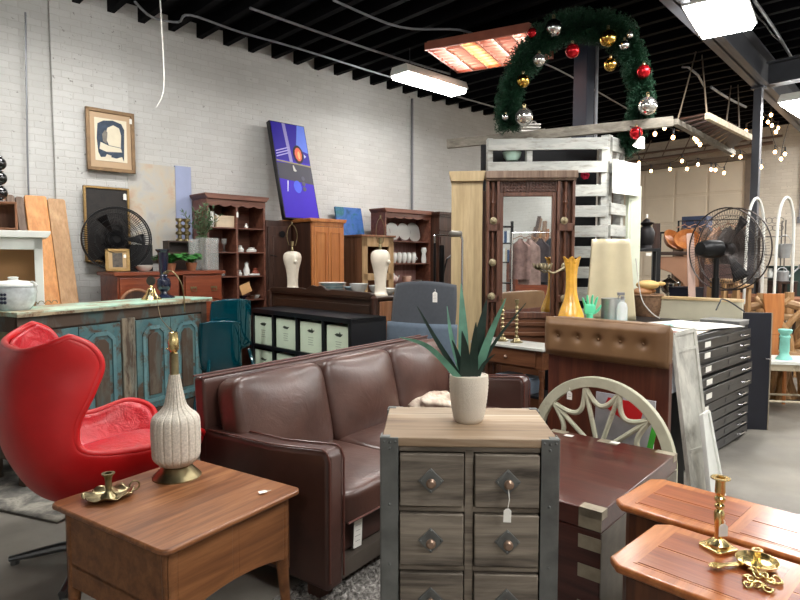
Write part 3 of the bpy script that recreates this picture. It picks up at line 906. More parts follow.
for sx in (-1, 1):
    for sy in (-1, 1):
        m = MB(); x, y = sx * W / 2, sy * DD / 2
        m.box(min(x, x - sx * .046), max(x, x - sx * .046), min(y - sy * .003, y + sy * .003), max(y - sy * .003, y + sy * .003), 0, HC + .0005)
        m.box(min(x - sx * .001, x + sx * .003), max(x - sx * .001, x + sx * .003), min(y, y - sy * .046), max(y, y - sy * .046), 0, HC + .0005)
        m.box(min(x, x - sx * .024), max(x, x - sx * .024), min(y, y - sy * .02), max(y, y - sy * .02), HC - .001, HC + .0025)
        for z in (HC - .012, HC - .012, HC - .028, .70, .535, .37, .2, .06):
            m.sphere((x - sx * .023, y + sy * .004, z), .0038, 8)
        for dx in (.008, .038): m.sphere((x - sx * dx, y + sy * .004, HC - .01), .0036, 8)
        m.build('iron_corner', IRON, ch, bevel=.0015)
Rc = Matrix.Rotation(radians(-2.6), 3, 'Z'); co_ = Vector((.191, 1.722, 0))
paper_tag('tiny white tag dangling from the upper right knob of the rustic drawer chest', co_ + Rc @ Vector((.099, -DD / 2 - .0335, .758)), radians(-2.6), .020, .036, .052, .03, lines=0)

# ------------------------------------------------------------------ potted aloe
p = gp(468.5, 421, HC)
pot = thing('potted_aloe', 'spiky aloe in a textured white pot on top of the rustic drawer chest', 'plant', p)
m = MB(); P = spline([(.036, 0, 0), (.043, 0, .012), (.050, 0, .05), (.0545, 0, .093), (.056, 0, .134)], 8); k = len(P)
def potf(i, j):
    q = P[round(j * (k - 1))]; a = 2 * pi * i
    r = q.x + (.0018 * sin(a * 44 + round(j * (k - 1)) * pi) if .008 < q.z < .124 else 0)
    return Vector((r * cos(a), r * sin(a), q.z))
m.grid(potf, 132, k, cu=True)
m.lathe([(.056, .134), (.0555, .137), (.051, .137), (.049, .11)], 60)
m.lathe([(0, 0), (.036, 0)], 60)
m.build('flower_pot', POTM, pot, smooth=60, recalc=True)
MB().lathe([(0, .120), (.0495, .120), (.0495, .112), (0, .112)], 30).build('soil', SOIL, pot)
def leaf(base, tip, mid, wd, mat, th=.006):
    S = spline([base, mid, tip], 10); k = len(S)
    side0 = (Vector(tip) - Vector(base)).cross(Vector((0, 1, .15))).normalized()
    lm_ = MB(); vs = []
    for i, q in enumerate(S):
        t_ = i / (k - 1); wv = wd * (1 - t_ ** 1.6) * (.75 + .6 * t_ * (1 - t_) * 2) + .0008
        d = (S[min(i + 1, k - 1)] - S[max(i - 1, 0)]).normalized()
        s = side0 - d * side0.dot(d); s.normalize(); n_ = d.cross(s)
        hk = th * (1 - t_) + .0006
        for a, b2 in ((-1, .35), (0, -.9), (1, .35), (0, .1)):
            vs.append(q + s * a * wv + n_ * b2 * hk)
    fs = [(i * 4 + j, i * 4 + (j + 1) % 4, (i + 1) * 4 + (j + 1) % 4, (i + 1) * 4 + j) for i in range(k - 1) for j in range(4)]
    lm_.add(vs, fs)
    return lm_.build('leaf', mat, pot, smooth=50)
def px(x, y, dy=0):
    q = at(x, y, p.y + dy) - p; return (q.x, q.y, q.z)
for tipx, tipy, midx, midy, dy, wd, mat in [
        (417, 306, 437, 341, .04, .010, ALOE_D), (399, 337, 430, 348, -.06, .012, ALOE_L), (447, 306, 452, 340, .05, .010, ALOE_L),
        (461, 283, 463, 328, .06, .022, ALOE_L), (487, 299, 480, 335, .02, .025, ALOE_D), (506, 298, 489, 338, -.02, .017, ALOE_L),
        (526, 303, 495, 342, .03, .007, ALOE_D), (462, 331, 465, 352, -.05, .020, ALOE_D), (476, 322, 474, 350, -.045, .018, ALOE_D), (495, 354, 484, 364, -.02, .008, ALOE_D),
        (452, 340, 458, 356, .0, .010, ALOE_D)]:
    base = (.012 * (1 if tipx > 469 else -1), dy * .2, .108)
    leaf(base, px(tipx, tipy, dy), px(midx, midy, dy * .6), wd * .8, mat)

# ------------------------------------------------------------------ two cherry tables with clipped corners
def cherry_table(label, corner, length, width, Z=.55, group='cherry side tables with clipped corners'):
    """corner: near left corner on the floor plan; local x = to the right, local y = away"""
    t = thing('cherry_table', label, 'table', (corner[0], corner[1], 0), RB)
    k = .035
    def octo(i):
        return [(i + k, i), (length - i, i), (length - i, width - i), (i + k, width - i), (i, width - i - k), (i, i + k)]
    MB().prism(octo(0), Z - .026, Z - .002, 'xy').build('tabletop', CHERRY_BAND, t, bevel=.008, seg=3)
    o = .052
    x1 = length - .03
    half = (x1 + .07) / 2
    ins = MB()
    ins.prism([(.07, o), (half - .01, o), (half - .01, width / 2 - .004), (.07, width / 2 - .004)], Z - .006, Z, 'xy')
    ins.prism([(.07, width / 2 + .004), (half - .01, width / 2 + .004), (half - .01, width - o), (.07, width - o)], Z - .006, Z, 'xy')
    ins.prism([(half + .025, o), (x1, o), (x1, width / 2 - .004), (half + .025, width / 2 - .004)], Z - .006, Z, 'xy')
    ins.prism([(half + .025, width / 2 + .004), (x1, width / 2 + .004), (x1, width - o), (half + .025, width - o)], Z - .006, Z, 'xy')
    ins.build('inlaid_panel', CHERRY, t, smooth=None)
    tr_ = MB().prism([(.062, o - .008), (x1, o - .008), (x1, width - o + .008), (.062, width - o + .008)], Z - .006, Z - .0012, 'xy')
    tr_.build('inlay_field', CHERRY_BAND, t, smooth=None)
    b_ = MB(); e = .03
    b_.prism([(e + k * .6, e), (length - e, e), (length - e, width - e), (e + k * .6, width - e), (e, width - e - k * .6), (e, e + k * .6)], .06, Z - .026, 'xy')
    b_.build('cabinet_body', CHERRY_D, t, bevel=.003)
    MB().prism([(.05, .05), (length - .05, .05), (length - .05, width - .05), (.05, width - .05)], 0, .06, 'xy').build('plinth', CHERRY_D, t)
    return t
c1 = B(1.475, .742); c2 = B(1.86, .915)
cherry_table('reddish wooden table with clipped corners holding the brass candlestick, bottom right', c1, .70, .355)
cherry_table('reddish wooden table with clipped corners and an empty top, behind the one with brassware', c2, .66, .335)

# brass candlestick
p = gp(718, 549, .55)
t = thing('candlestick', 'tall brass candlestick with a square foot on the front cherry table', 'candlestick', p, radians(20))
MB().prism([(-.030, -.038), (.030, -.038), (.038, -.030), (.038, .030), (.030, .038), (-.030, .038), (-.038, .030), (-.038, -.030)], 0, .011, 'xy').build('square_foot', BRASS, t, bevel=.003)
MB().lathe([(0, .01), (.030, .01), (.029, .018), (.02, .026), (.011, .032), (.0095, .05), (.012, .075), (.0145, .10), (.012, .108), (.008, .114), (.013, .12), (.013, .126), (.008, .131), (.014, .138), (.0145, .146), (.009, .151), (.0125, .158), (.0135, .163), (.0125, .19), (.0135, .196), (.025, .2), (.025, .203), (.012, .203), (.010, .175), (0, .175)], 28).build('stem', BRASS, t)
paper_tag('blank pale tag tied to the brass candlestick on the front cherry table', p + Vector((-.006, -.034, .098)), radians(8), .026, .034, .012, 0, lines=0)
# brass chamberstick with long handle
p = gp(757, 566, .55)
t = thing('chamberstick', 'brass saucer candle holder with a long flat handle on the front cherry table', 'candle holder', p, radians(8))
MB().lathe([(0, .004), (.03, .004), (.043, .008), (.05, .018), (.0515, .018), (.045, .005), (.03, 0), (0, 0)], 32).build('saucer', BRASS, t)
MB().lathe([(0, .004), (.014, .004), (.010, .012), (.008, .022), (.009, .038), (.013, .042), (.013, .045), (.008, .045), (.007, .03), (0, .03)], 20).build('candle_tube', BRASS, t)
h = MB(); h.prism([(-.046, -.010), (-.095, -.007), (-.118, -.016), (-.134, -.008), (-.138, .0), (-.134, .008), (-.118, .016), (-.095, .007), (-.046, .010)], .008, .012, 'xy')
h.build('handle', BRASS, t, bevel=.001)
# loose brass rings
for i, (x, y, r, tz) in enumerate([(748, 580, .011, .006), (753, 584, .011, .010), (758, 578, .011, .009), (753, 575, .010, .013), (760, 588, .012, .007), (767, 591, .012, .006), (763, 582, .010, .017), (777, 583, .012, .006), (748, 587, .009, .006), (770, 586, .010, .012)]):
    p = gp(x, y, .55)
    m = MB().tube([(r * cos(2 * pi * k / 18), r * sin(2 * pi * k / 18), .003 * sin(4 * pi * k / 18)) for k in range(18)], .0032, 8, closed=True)
    tag(m.build('brass_ring', BRASS, loc=p + Vector((0, 0, tz)), rot=(.25 * sin(i * 2.1), .25 * cos(i * 1.3), i), smooth=180), 'loose brass ring in the little pile beside the brass saucer candle holder', 'ring', 'pile of brass rings')

# ------------------------------------------------------------------ campaign trunk
cp = thing('campaign_chest', 'low dark red wooden chest with grey metal corners behind the rustic drawer chest', 'chest', B(1.965, 1.0), radians(-41))
# local: x from 0 toward left is negative: chest lies at x<0 ; y 0..0.8
CW, CDp, CZ = .62, .87, .45
MB().box(-CW, 0, 0, CDp, CZ - .075, CZ).build('lid', MAHOG, cp, bevel=.004)
MB().box(-CW + .003, -.003, .003, CDp - .003, .03, CZ - .079).build('box_body', MAHOG, cp, bevel=.004)
PLATE = flat('grey_brass_plate', (158, 148, 128), .45, .25, .2, 20)
for (cx_, sx) in ((0, -1), (-CW, 1)):
    for (cy_, sy) in ((0, 1), (CDp, -1)):
        m = MB(); e = .0015
        x0, x1 = sorted((cx_ - sx * e, cx_ + sx * .085)); y0, y1 = sorted((cy_ - sy * e, cy_ + sy * .05))
        m.box(x0, x1, y0, y1, CZ - .03, CZ + e)
        y0, y1 = sorted((cy_ - sy * e, cy_ + sy * .0)); m.box(x0, x1, y0, y1 + .0005, CZ - .073, CZ + e)
        m.build('corner_plate', PLATE, cp, smooth=None)
        for z0 in (.30, .19, .05):
            x0, x1 = sorted((cx_ - sx * e, cx_ + sx * .085)); y0, y1 = sorted((cy_ - sy * e, cy_ + sy * .001))
            bx(x0, x1, y0, y1, z0, z0 + .05).build('strap_plate', PLATE, cp, smooth=None)
m = MB(); m.box(-.001, .002, .0, CDp, .03, CZ - .079)
m.build('end_plate', flat('dull_end_plate', (112, 106, 96), .5, .2, .2, 12), cp, smooth=None)
m = MB(); m.box(-CW / 2 - .05, -CW / 2 + .05, CDp - .06, CDp, CZ, CZ + .0015); m.build('hinge_plate', PLATE, cp, smooth=None)
for i, (x, y) in enumerate(((569, 436), (615, 443))):
    p = gp(x, y, CZ)
    tag(MB().prism([(-.022, -.016), (.022, -.016), (.022, .016), (-.022, .016)], 0, .001, 'xy').build('paper_slip', PAPER, loc=p + Vector((0, 0, .002)), rot=(0, 0, -.7), smooth=None), ['small paper slip on the red chest lid near its far left corner', 'small paper slip on the red chest lid below the fan-shaped window'][i], 'paper slip')
# ------------------------------------------------------------------ fan window
fw = thing('fan_window', 'half-round cream fan window with worn paint standing behind the red chest', 'window frame', B(2.90, 1.50), RB)
FANP = patchy('worn_cream_fan', (204, 202, 178), (150, 140, 118), (186, 184, 160), 8, (1, 1, 1), .6, .36, .06)
cz = .34; Rr = .40; e = .016
m = MB(); n = 36
outer = arc((0, cz), Rr, 0, 180, n); inner = arc((0, cz), Rr - .055, 180, 0, n)
vs = []; 
for s in (-1, 1):
    vs += [(a[0], s * e, a[2]) for a in outer] + [(a[0], s * e, a[2]) for a in reversed(inner)]
fs = []
for i in range(n - 1):
    for o in (0, 2 * n):
        fs.append((o + i, o + i + 1, o + n + i + 1, o + n + i))
    fs.append((i, i + 1, 2 * n + i + 1, 2 * n + i)); fs.append((n + i, n + i + 1, 3 * n + i + 1, 3 * n + i))
m.add(vs, fs)
m.box(-Rr, -Rr + .055, -e, e, 0, cz); m.box(Rr - .055, Rr, -e, e, 0, cz); m.box(-Rr, Rr, -e, e, 0, .06)
m.build('arched_frame', FANP, fw, bevel=.003)
m = MB(); ri = Rr - .05
angs = [180, 141, 104, 72, 40, 0]
pts = [(ri * cos(radians(a)), 0, cz + ri * sin(radians(a))) for a in angs]
for a, b in zip(pts[:-1], pts[1:]):
    a, b = Vector(a), Vector(b); mid = (a + b) / 2
    inward = (Vector((0, 0, cz)) - mid).normalized(); ln = (b - a).length
    m.tube([a + (b - a) * t_ + inward * ln * .46 * sin(pi * t_) for t_ in [i / 14 for i in range(15)]], .014, 8)
m.build('scallops', FANP, fw)
m = MB()
for a in angs[1:-1]:
    c_ = Vector((cos(radians(a)), 0, sin(radians(a))))
    m.tube([Vector((0, 0, cz)) + c_ * .06, Vector((0, 0, cz)) + c_ * (ri - .02)], .013, 8)
m.lathe([(0, -.014), (.05, -.014), (.05, .014), (0, .014)], 24, (0, 0, cz), Matrix.Rotation(pi / 2, 4, 'X'))
m.box(-Rr + .03, Rr - .03, -.012, .012, cz - .06, cz - .03)
m.build('spokes', FANP, fw)
p = B(2.90, 1.30) + Vector((-.03, .03, 0))
paper_tag('white strung tag hanging inside the cream fan window', B(2.872, 1.66, .665), RB, .03, .045, .02, 0, lines=2)
# poster leaning behind the fan window
po = thing('poster_board', 'grey poster with a red arc and a green stripe leaning behind the fan window', 'poster', B(2.965, 1.40), RB, rot=(radians(-3), 0, RB))
bx(-.17, .15, -.006, .006, .02, .64).build('board', flat('poster_grey', (168, 166, 170), .5, 0, .2, 6), po, smooth=None)
m = MB(); m.prism([(-.12, .57), (.02, .50), (.08, .53), (.09, .57), (.02, .62), (-.1, .62)], -.0075, -.0062, 'xz'); m.build('red_shape', flat('poster_red', (196, 30, 36), .4), po, smooth=None)
m = MB(); m.prism([(.12, .40), (.15, .40), (.17, .52), (.145, .54)], -.0075, -.0062, 'xz'); m.build('green_stripe', flat('poster_green', (72, 172, 60), .4), po, smooth=None)

# ------------------------------------------------------------------ tufted bench back
tbk = thing('banquette_back', 'tan button-tufted seat back on a red-brown wooden panel, right of the sofa', 'bench', B(3.06, 1.945), RB)
BW = .725
bx(.012, BW - .005, .035, .075, 0, .84).build('wood_panel', MAHOG_Z, tbk, bevel=.003)
m = MB(); 
btn = [(.14, .895), (.14 + .29, .895), (.58, .895), (.14 + .145, .945)]
btn = [(.10, .915), (.225, .915), (.35, .915), (.475, .915), (.60, .915)]
def pad(i, j):
    x = i * BW; z = .795 + j * .225
    ed = min(1, min(i, 1 - i) * 14); ez = min(1, min(j, 1 - j) * 6)
    d = .045 * (ed ** .5) * (ez ** .5)
    for bx_, bz in btn:
        r2 = (x - bx_) ** 2 + (z - bz) ** 2
        d -= .018 * 2.718 ** (-r2 / .0005) + .007 * 2.718 ** (-r2 / .003)
    return Vector((x, .02 - d, z))
m.grid(pad, 90, 34)
back = MB().cushion((BW / 2, .035, .908), (BW, .075, .23), 9, .05, 1)
back.v += [v for v in []]
o_ = len(back.v); back.v += m.v; back.f += [[i + o_ for i in f] for f in m.f]
back.build('tufted_pad', TANL, tbk, smooth=180, recalc=True)
for x, z in btn: MB().sphere((x, -.010, z), .007, 10, (1, .5, 1)).build('button', TANL, tbk)

# ------------------------------------------------------------------ plan chest (flat files)
pc = thing('plan_chest', 'black plan chest of shallow drawers with label holders, at the right', 'cabinet', B(3.86, 1.42), RB)
# local: drawer fronts face +x (right side), length runs along y, depth toward -x
PL, PD, PH = 1.26, 1.02, .86
bx(-PD, -.022, 0, PL, .0, PH).build('cabinet_body', BLACKP, pc, bevel=.004)
lev = [(.02, .09), (.095, .165), (.17, .24), (.245, .315), (.32, .39), (.40, .50, 1), (.51, .58, 1), (.595, .665, .5), (.69, .75), (.757, .83)]
for q in lev:
    z0, z1 = q[0], q[1]; out = .018 * (q[2] if len(q) > 2 else 0)
    d = bx(-.03, .0 + out, .01, PL - .01, z0 + .003, z1 - .003).build('drawer', flat('black_drawer', (16, 16, 19), .32, 0, .15, 8), pc, bevel=.003)
    zc = (z0 + z1) / 2
    for yy in (.34, .78):
        m = MB(); m.box(out, out + .003, yy - .05, yy + .05, zc - .018, zc + .018); m.build('label_card', PAPER if yy < .5 else flat('dark_label', (54, 54, 54), .4), d, smooth=None)
    m = MB(); yy = PL - .2
    m.tube([(out, yy - .06, zc), (out + .024, yy - .05, zc), (out + .024, yy + .05, zc), (out, yy + .06, zc)], .005, 6)
    m.build('handle', CHROME, d)
# sheets on top
def sheet(label, x, y, w_, h_, rz, z, mat, drop=0):
    m = MB()
    def f(i, j):
        xx = (i - .5) * w_; dz = .003 * sin(i * 7) * sin(j * 5) + .003
        return Vector((xx, (j - .5) * h_, dz))
    m.grid(f, 14, 10)
    pos = B(3.86, 1.42) + Matrix.Rotation(RB, 3, 'Z') @ Vector((x, y, 0))
    o = m.build('paper_sheet', mat, loc=(pos.x, pos.y, z), rot=(0, 0, RB + rz), smooth=180, solid=.001)
    return tag(o, label, 'paper')
SK = art_mat('pale_sketch', 0, [(228, 220, 206), (240, 236, 226), (232, 214, 196), (244, 240, 232)], .7, 4)
sheet('large pale sheet of paper at the near end of the plan chest top', -.40, .36, .72, .62, .1, PH + .002, SK)
sheet('white sheet of paper hanging over the drawer side of the plan chest', -.26, .74, .52, .50, -.25, PH + .012, PAPER)
sheet('sheet with a teal band lying across the plan chest papers', -.52, .42, .50, .12, .55, PH + .022, flat('teal_sheet', (150, 206, 196), .6, 0, .1))
sheet('brown print at the near edge of the plan chest', -.10, .12, .16, .2, 0, PH + .016, flat('brown_print', (128, 84, 74), .5, 0, .2))
bm_ = thing('box_file', 'grey flat box at the far end of the plan chest top', 'box', B(3.86, 1.42, PH) + Matrix.Rotation(RB, 3, 'Z') @ Vector((-.15, 1.12, .001)), RB)
bx(-.14, .14, -.11, .11, 0, .028).build('tray', flat('grey_box', (104, 104, 102), .5), bm_, bevel=.003)
bx(-.142, .142, -.112, .112, .029, .036).build('lid', flat('grey_box_lid', (128, 128, 124), .5), bm_, bevel=.003)

# boards leaning in front of the plan chest
def leaning(name, label, cat, base_l, base_r, top_l, top_r, th, mat, decor=None):
    """board given by its four corners, with real thickness"""
    q = [Vector(v) for v in (base_l, base_r, top_r, top_l)]
    c = (q[0] + q[1]) / 2
    n_ = (q[1] - q[0]).cross(q[3] - q[0]).normalized()
    m = MB(); vs = [v - c for v in q] + [v - c - n_ * th for v in q]
    m.add(vs, [(0, 1, 2, 3), (7, 6, 5, 4), (0, 4, 5, 1), (1, 5, 6, 2), (2, 6, 7, 3), (3, 7, 4, 0)])
    t = thing(name, label, cat, c)
    m.build('panel', mat, t, smooth=None, bevel=.003)
    return t, [v - c for v in q], n_
# pale screen panel: foot on floor, top against the chest
GREYWASH = patchy('grey_washed_wood', (206, 204, 194), (150, 148, 140), (186, 186, 178), 5, (2, 2, .5), .6, .45, .1)
t, q, n_ = leaning('screen_panel', 'tall narrow whitewashed panel leaning on the plan chest', 'panel', at(694, 510, 3.30), at(713, 503, 3.38), at(674, 335, 3.52), at(694, 330, 3.60), .03, GREYWASH)
m = MB()
for a, b in ((0, 1), (1, 2), (2, 3), (3, 0)):
    m.bar(q[a] + n_ * .002, q[b] + n_ * .002, .022, .012, n_)
for f_ in (.32, .9):
    m.bar(q[0].lerp(q[3], f_) + n_ * .002, q[1].lerp(q[2], f_) + n_ * .002, .018, .012, n_)
m.build('moulding', GREYWASH, t, smooth=None)
t, q, n_ = leaning('white_faced_board', 'small white-faced board standing between the bench back and the whitewashed panel', 'board', at(664.5, 397, 3.48), at(680, 390, 3.54), at(667, 341, 3.50), at(675, 336, 3.57), .02, flat('white_blue_face', (206, 212, 222), .5, 0, .1))
t, q, n_ = leaning('mirror_surround', 'small white surround leaning against the foot of the whitewashed panel', 'frame', at(712, 512, 3.20), at(725, 503, 3.28), at(702, 415, 3.34), at(708, 411, 3.40), .02, WHITE)
m = MB()
for a, b in ((0, 1), (1, 2), (2, 3), (3, 0)): m.bar(q[a] + n_ * .004, q[b] + n_ * .004, .014, .014, n_)
m.build('rim', WHITE, t, smooth=None)
t, q, n_ = leaning('black_board', 'black board standing in the gap left of the whitewashed panel', 'board', at(656, 513, 3.42), at(684, 505, 3.5), at(656, 397, 3.47), at(684, 391, 3.56), .06, BLACKP)

# cream back panel of a counter
ct = thing('counter_back', 'long cream counter back standing behind the plan chest', 'counter', B(5.30, 1.54), RB)
bx(-.86, 0, 0, .03, 0, 1.01).build('panel', CREAMP, ct, smooth=None, bevel=.003)
bx(-.86, 0, -.012, .045, 1.01, 1.035).build('top_edge', wood('raw_edge', (196, 164, 116), (214, 186, 140), (228, 204, 164), 'x', .5), ct, bevel=.002)
bx(-.03, 0, -.012, .0, 0, 1.01).build('end_strip', CREAMP, ct, smooth=None)
bx(-.86, 0, .03, .18, .70, .73).build('shelf', CREAMP, ct, smooth=None)
m = MB().tube(spline([at(716, 310, 4.62), at(720, 302, 4.66), at(722, 299, 4.7), at(730, 302, 4.66), at(745, 312, 4.6)], 5), .006, 6)
tag(m.build('power_cable', CABLE_B), 'black cable looping over the cream counter top', 'cable')

# black tall panel
bp_ = thing('cupboard_door', 'tall black cupboard door standing at the end of the plan chest', 'panel', gp(756.5, 431, 0) + Vector((0, .04, 0)), radians(-8))
bx(-.10, .10, 0, .035, 0, .935).build('door_panel', NAVYP, bp_, bevel=.003)
bx(.1, .108, -.002, .037, 0, .935).build('edge_strip', flat('raw_edge_strip', (150, 140, 122), .6), bp_, smooth=None)
m = MB(); m.tube([(.06, 0, .575), (.06, -.02, .575), (.10, -.02, .575), (.10, 0, .575)], .004, 6); m.build('handle', CHROME, bp_)

# ------------------------------------------------------------------ console table with marble top
cn = thing('console_table', 'small wooden console with a marble top and one drawer below the carved mirror', 'table', B(3.46, 2.20), RB)
CWd, CDd = .62, .27
bx(-CWd, 0, -.01, CDd, .735, .755).build('marble_top', flat('grey_marble', (196, 196, 188), .2, 0, .12, 7), cn, bevel=.003)
m = MB(); m.box(-CWd + .03, -.02, .02, CDd - .02, .60, .735); m.build('apron', CONSW, cn, bevel=.003)
d = bx(-CWd + .08, -.07, .008, .03, .615, .722).build('drawer', CONSW, cn, bevel=.004)
MB().sphere((-CWd / 2, .0, .67), .012, 10).build('knob', BRONZE, d)
for x in (-CWd + .04, -.03):
    for y in (.03, CDd - .03):
        MB().lathe([(0, .6), (.02, .6), (.02, .55), (.013, .53), (.018, .45), (.012, .2), (.016, .08), (.01, 0), (0, 0)], 14, (x, y, 0)).build('leg', CONSW, cn)
bx(-CWd + .03, -.02, .02, CDd - .02, .40, .42).build('shelf', BLACKP, cn, bevel=.002)
for i, (x, lab) in enumerate(((-.06, 'pale book spine up on the shelf of the marble console, left'), (-.22, 'pale box on the shelf of the marble console, right'))):
    pos = B(3.50, 2.20) + Matrix.Rotation(RB, 3, 'Z') @ Vector((x - .12, .03, .422))
    t = thing('storage_box', ['pale blue storage box on the right of the marble console shelf', 'pale blue storage box on the left of the marble console shelf'][i], 'box', pos, RB)
    bx(-.07, .07, -.05, .10, 0, .11).build('box_body', BLUEF, t, bevel=.004)
    bx(-.04, .04, -.053, -.05, .05, .085).build('label_card', PAPER, t, smooth=None)

def turned_stick(label, p, h, mat, group=None):
    t = thing('candlestick', label, 'candlestick', p, 0, group)
    MB().lathe([(0, 0), (.045, 0), (.045, .008), (.03, .014), (.022, .03), (0, .03)], 24).build('foot', mat, t)
    pr = [(0, .028), (.014, .028)]; z = .03; k = 0
    while z < h - .05:
        pr += [(.008, z + .006), (.016 - .002 * (k % 2), z + .014), (.008, z + .024)]; z += .03; k += 1
    pr += [(.009, h - .03), (.015, h - .022), (.015, h), (.008, h), (.008, h - .02), (0, h - .02)]
    MB().lathe(pr, 18).build('stem', mat, t)
    return t
turned_stick('right-hand brass candlestick on the marble console', B(3.60, 2.515, .755), .31, BRASS_D)
turned_stick('left-hand brass candlestick on the marble console, half behind an aloe leaf', B(3.60, 2.64, .755), .31, BRASS_D)

# ------------------------------------------------------------------ carved hall mirror
mr = thing('hall_mirror', 'tall carved brown wooden hall mirror with brass hooks, in front of the whitewashed pallets', 'mirror', (1.035, 4.80, 0), radians(-3))
MW = .695; x0, x1 = -MW / 2, MW / 2; ZT = 2.05
gl0, gl1 = x0 + .135, x1 - .175
GB, GT = .93, 1.855
m = MB()
m.box(x0 + .105, gl0, 0, .06, .0, GT + .03); m.box(gl1, gl1 + .03, 0, .06, .0, GT + .03)
m.box(gl0, gl1, .0, .06, GT, GT + .03); m.box(gl0, gl1, 0, .06, GB - .05, GB)
m.build('inner_frame', CARVED, mr, bevel=.004)
m = MB(); m.box(x0 - .012, x1 + .012, -.05, .08, ZT - .06, ZT); m.box(x0 - .004, x1 + .004, -.035, .08, ZT - .075, ZT - .06)
m.build('cornice', GREYBOARD, mr, bevel=.006)
m = MB(); m.box(x0 + .1, x1 - .1, .01, .05, GT + .03, ZT - .075)
rnd = random.Random(3)
for k in range(2):
    xa = x0 + .125 + k * .225; xb = xa + .19
    m.box(xa - .012, xa, -.004, .05, GT + .03, ZT - .075); m.box(xb, xb + .012, -.004, .05, GT + .03, ZT - .075)
    for i in range(7):
        for j in range(4):
            m.sphere((xa + .014 + i * .027, .008, GT + .045 + j * .024), .0105, 8, (1, .6, 1))
m.build('carved_panel', flat('carved_dark', (74, 46, 34), .5, 0, .35, 60), mr, bevel=.002)
def open_post(xa, xb):
    m = MB()
    m.box(xa, xa + .022, -.02, .06, 0, ZT - .075); m.box(xb - .022, xb, -.02, .06, 0, ZT - .075); m.box(xa, xb, .045, .06, 0, ZT - .075)
    for z in (1.62, 1.05, .62, .2): m.box(xa, xb, -.02, .06, z - .04, z + .02)
    o = m.build('post', CARVED, mr, bevel=.004)
    c_ = (xa + xb) / 2
    for za, zb in ((1.64, ZT - .08), (1.07, 1.58), (.64, 1.01)):
        ln = zb - za
        s = MB().lathe([(0, za), (.014, za), (.018, za + .03 * ln / .4), (.009, za + .16 * ln), (.02, za + .3 * ln), (.011, za + .42 * ln), (.022, za + .5 * ln), (.011, za + .58 * ln), (.02, za + .7 * ln), (.009, za + .84 * ln), (.018, zb - .02), (.014, zb), (0, zb)], 14, (c_, .012, 0))
        s.build('spindle', CARVED, o)
    return o
open_post(x0, x0 + .105); pr_ = open_post(gl1 + .035, x1)
m = MB(); m.box(gl0 - .01, gl1 + .03, .01, .05, .0, GB - .05)
for z in (GB - .08, GB - .16, GB - .26): m.box(gl0 - .01, gl1 + .03, -.006, .05, z - .03, z)
m.build('lower_panel', CONSW, mr, bevel=.004)
bx(gl0, gl1, .022, .03, GB, GT).build('mirror_glass', mirror_mat(), mr, smooth=None)
for (xh, zh, arm) in ((x0 + .05, 1.33, 0), (x0 + .045, 1.06, 0), (gl1 + .10, 1.30, 1), (gl1 + .10, 1.045, 0), (x0 + .055, 1.66, 0), (gl1 + .09, 1.66, 0)):
    k = MB(); Ry = Matrix.Rotation(pi / 2, 4, 'X')
    k.lathe([(0, 0), (.03, 0), (.028, .008), (.014, .014), (.010, .03), (.016, .036), (.012, .044), (0, .046)], 20, (xh, -.02, zh), Ry)
    if arm:
        k.tube(spline([(xh, -.05, zh), (xh - .06, -.10, zh - .03), (xh - .12, -.14, zh - .05), (xh - .17, -.15, zh - .02)], 5), .008, 8)
        for a in range(8):
            q = radians(a * 45)
            k.tube([(xh - .17, -.15, zh - .03), (xh - .17 + .03 * cos(q), -.15 + .03 * sin(q), zh - .01), (xh - .17 + .05 * cos(q), -.15 + .05 * sin(q), zh + .025)], [.006, .01, .002], 6)
    k.build('hook', flat('dull_rosette', (152, 140, 110), .45, .35, .2, 60), mr)

# ------------------------------------------------------------------ things standing on the plan chest
def onp(px_, v_or_Y, z=PH): 
    p = at(px_, 300, v_or_Y); p.z = z; return p
p = onp(571, 4.47)
VZ = PH
v = thing('amber_vase', 'tall amber glass vase with a ruffled lip in front of the carved mirror', 'vase', p)
m = MB(); P = spline([(.05, 0, 0), (.075, 0, .02), (.094, 0, .055), (.085, 0, .10), (.058, 0, .17), (.042, 0, .24), (.037, 0, .32), (.040, 0, .41), (.050, 0, .47), (.058, 0, .505)], 6); k = len(P)
def vz(i, j):
    jj = round(j * (k - 1)); q = P[jj]; a = 2 * pi * i
    r = q.x * (1 + .05 * sin(a * 8) * (.4 + j)) + (.008 * sin(a * 6) if j > .93 else 0)
    return Vector((r * cos(a), r * sin(a), q.z + (.012 * sin(a * 6) if j > .9 else 0)))
m.grid(vz, 64, k, cu=True); m.build('vase_body', AMBER, v, solid=.006, smooth=180)
MB().lathe([(0, 0), (.052, 0), (.052, .004), (0, .004)], 24).build('base', AMBER, v)

# mint hand
p = onp(590, 4.50, PH + .02)
hd = thing('hand_ornament', 'mint green open hand ornament beside the amber vase', 'ornament', p, radians(-10))
m = MB()
m.lathe([(0, -.02), (.035, -.02), (.032, .0), (.024, .05), (.026, .07), (0, .07)], 16)
m.cushion((0, 0, .10), (.085, .03, .085), 4, .1, 1, n=6)
for i, (bxp, ln, an) in enumerate(((-.033, .065, -20), (-.012, .082, -7), (.011, .085, 4), (.032, .072, 16))):
    a = radians(an); b0 = Vector((bxp, 0, .125))
    m.tube([b0, b0 + Vector((sin(a) * ln * .5, -.004, cos(a) * ln * .5)), b0 + Vector((sin(a) * ln * .8, -.012, cos(a) * ln * .8)), b0 + Vector((sin(a) * ln, -.02, cos(a) * ln))], [.011, .010, .009, .005], 10)
m.tube([(.035, 0, .075), (.058, -.008, .095), (.072, -.014, .118), (.078, -.018, .135)], [.013, .011, .009, .005], 10)
m.build('hand', MINT, hd, smooth=60)

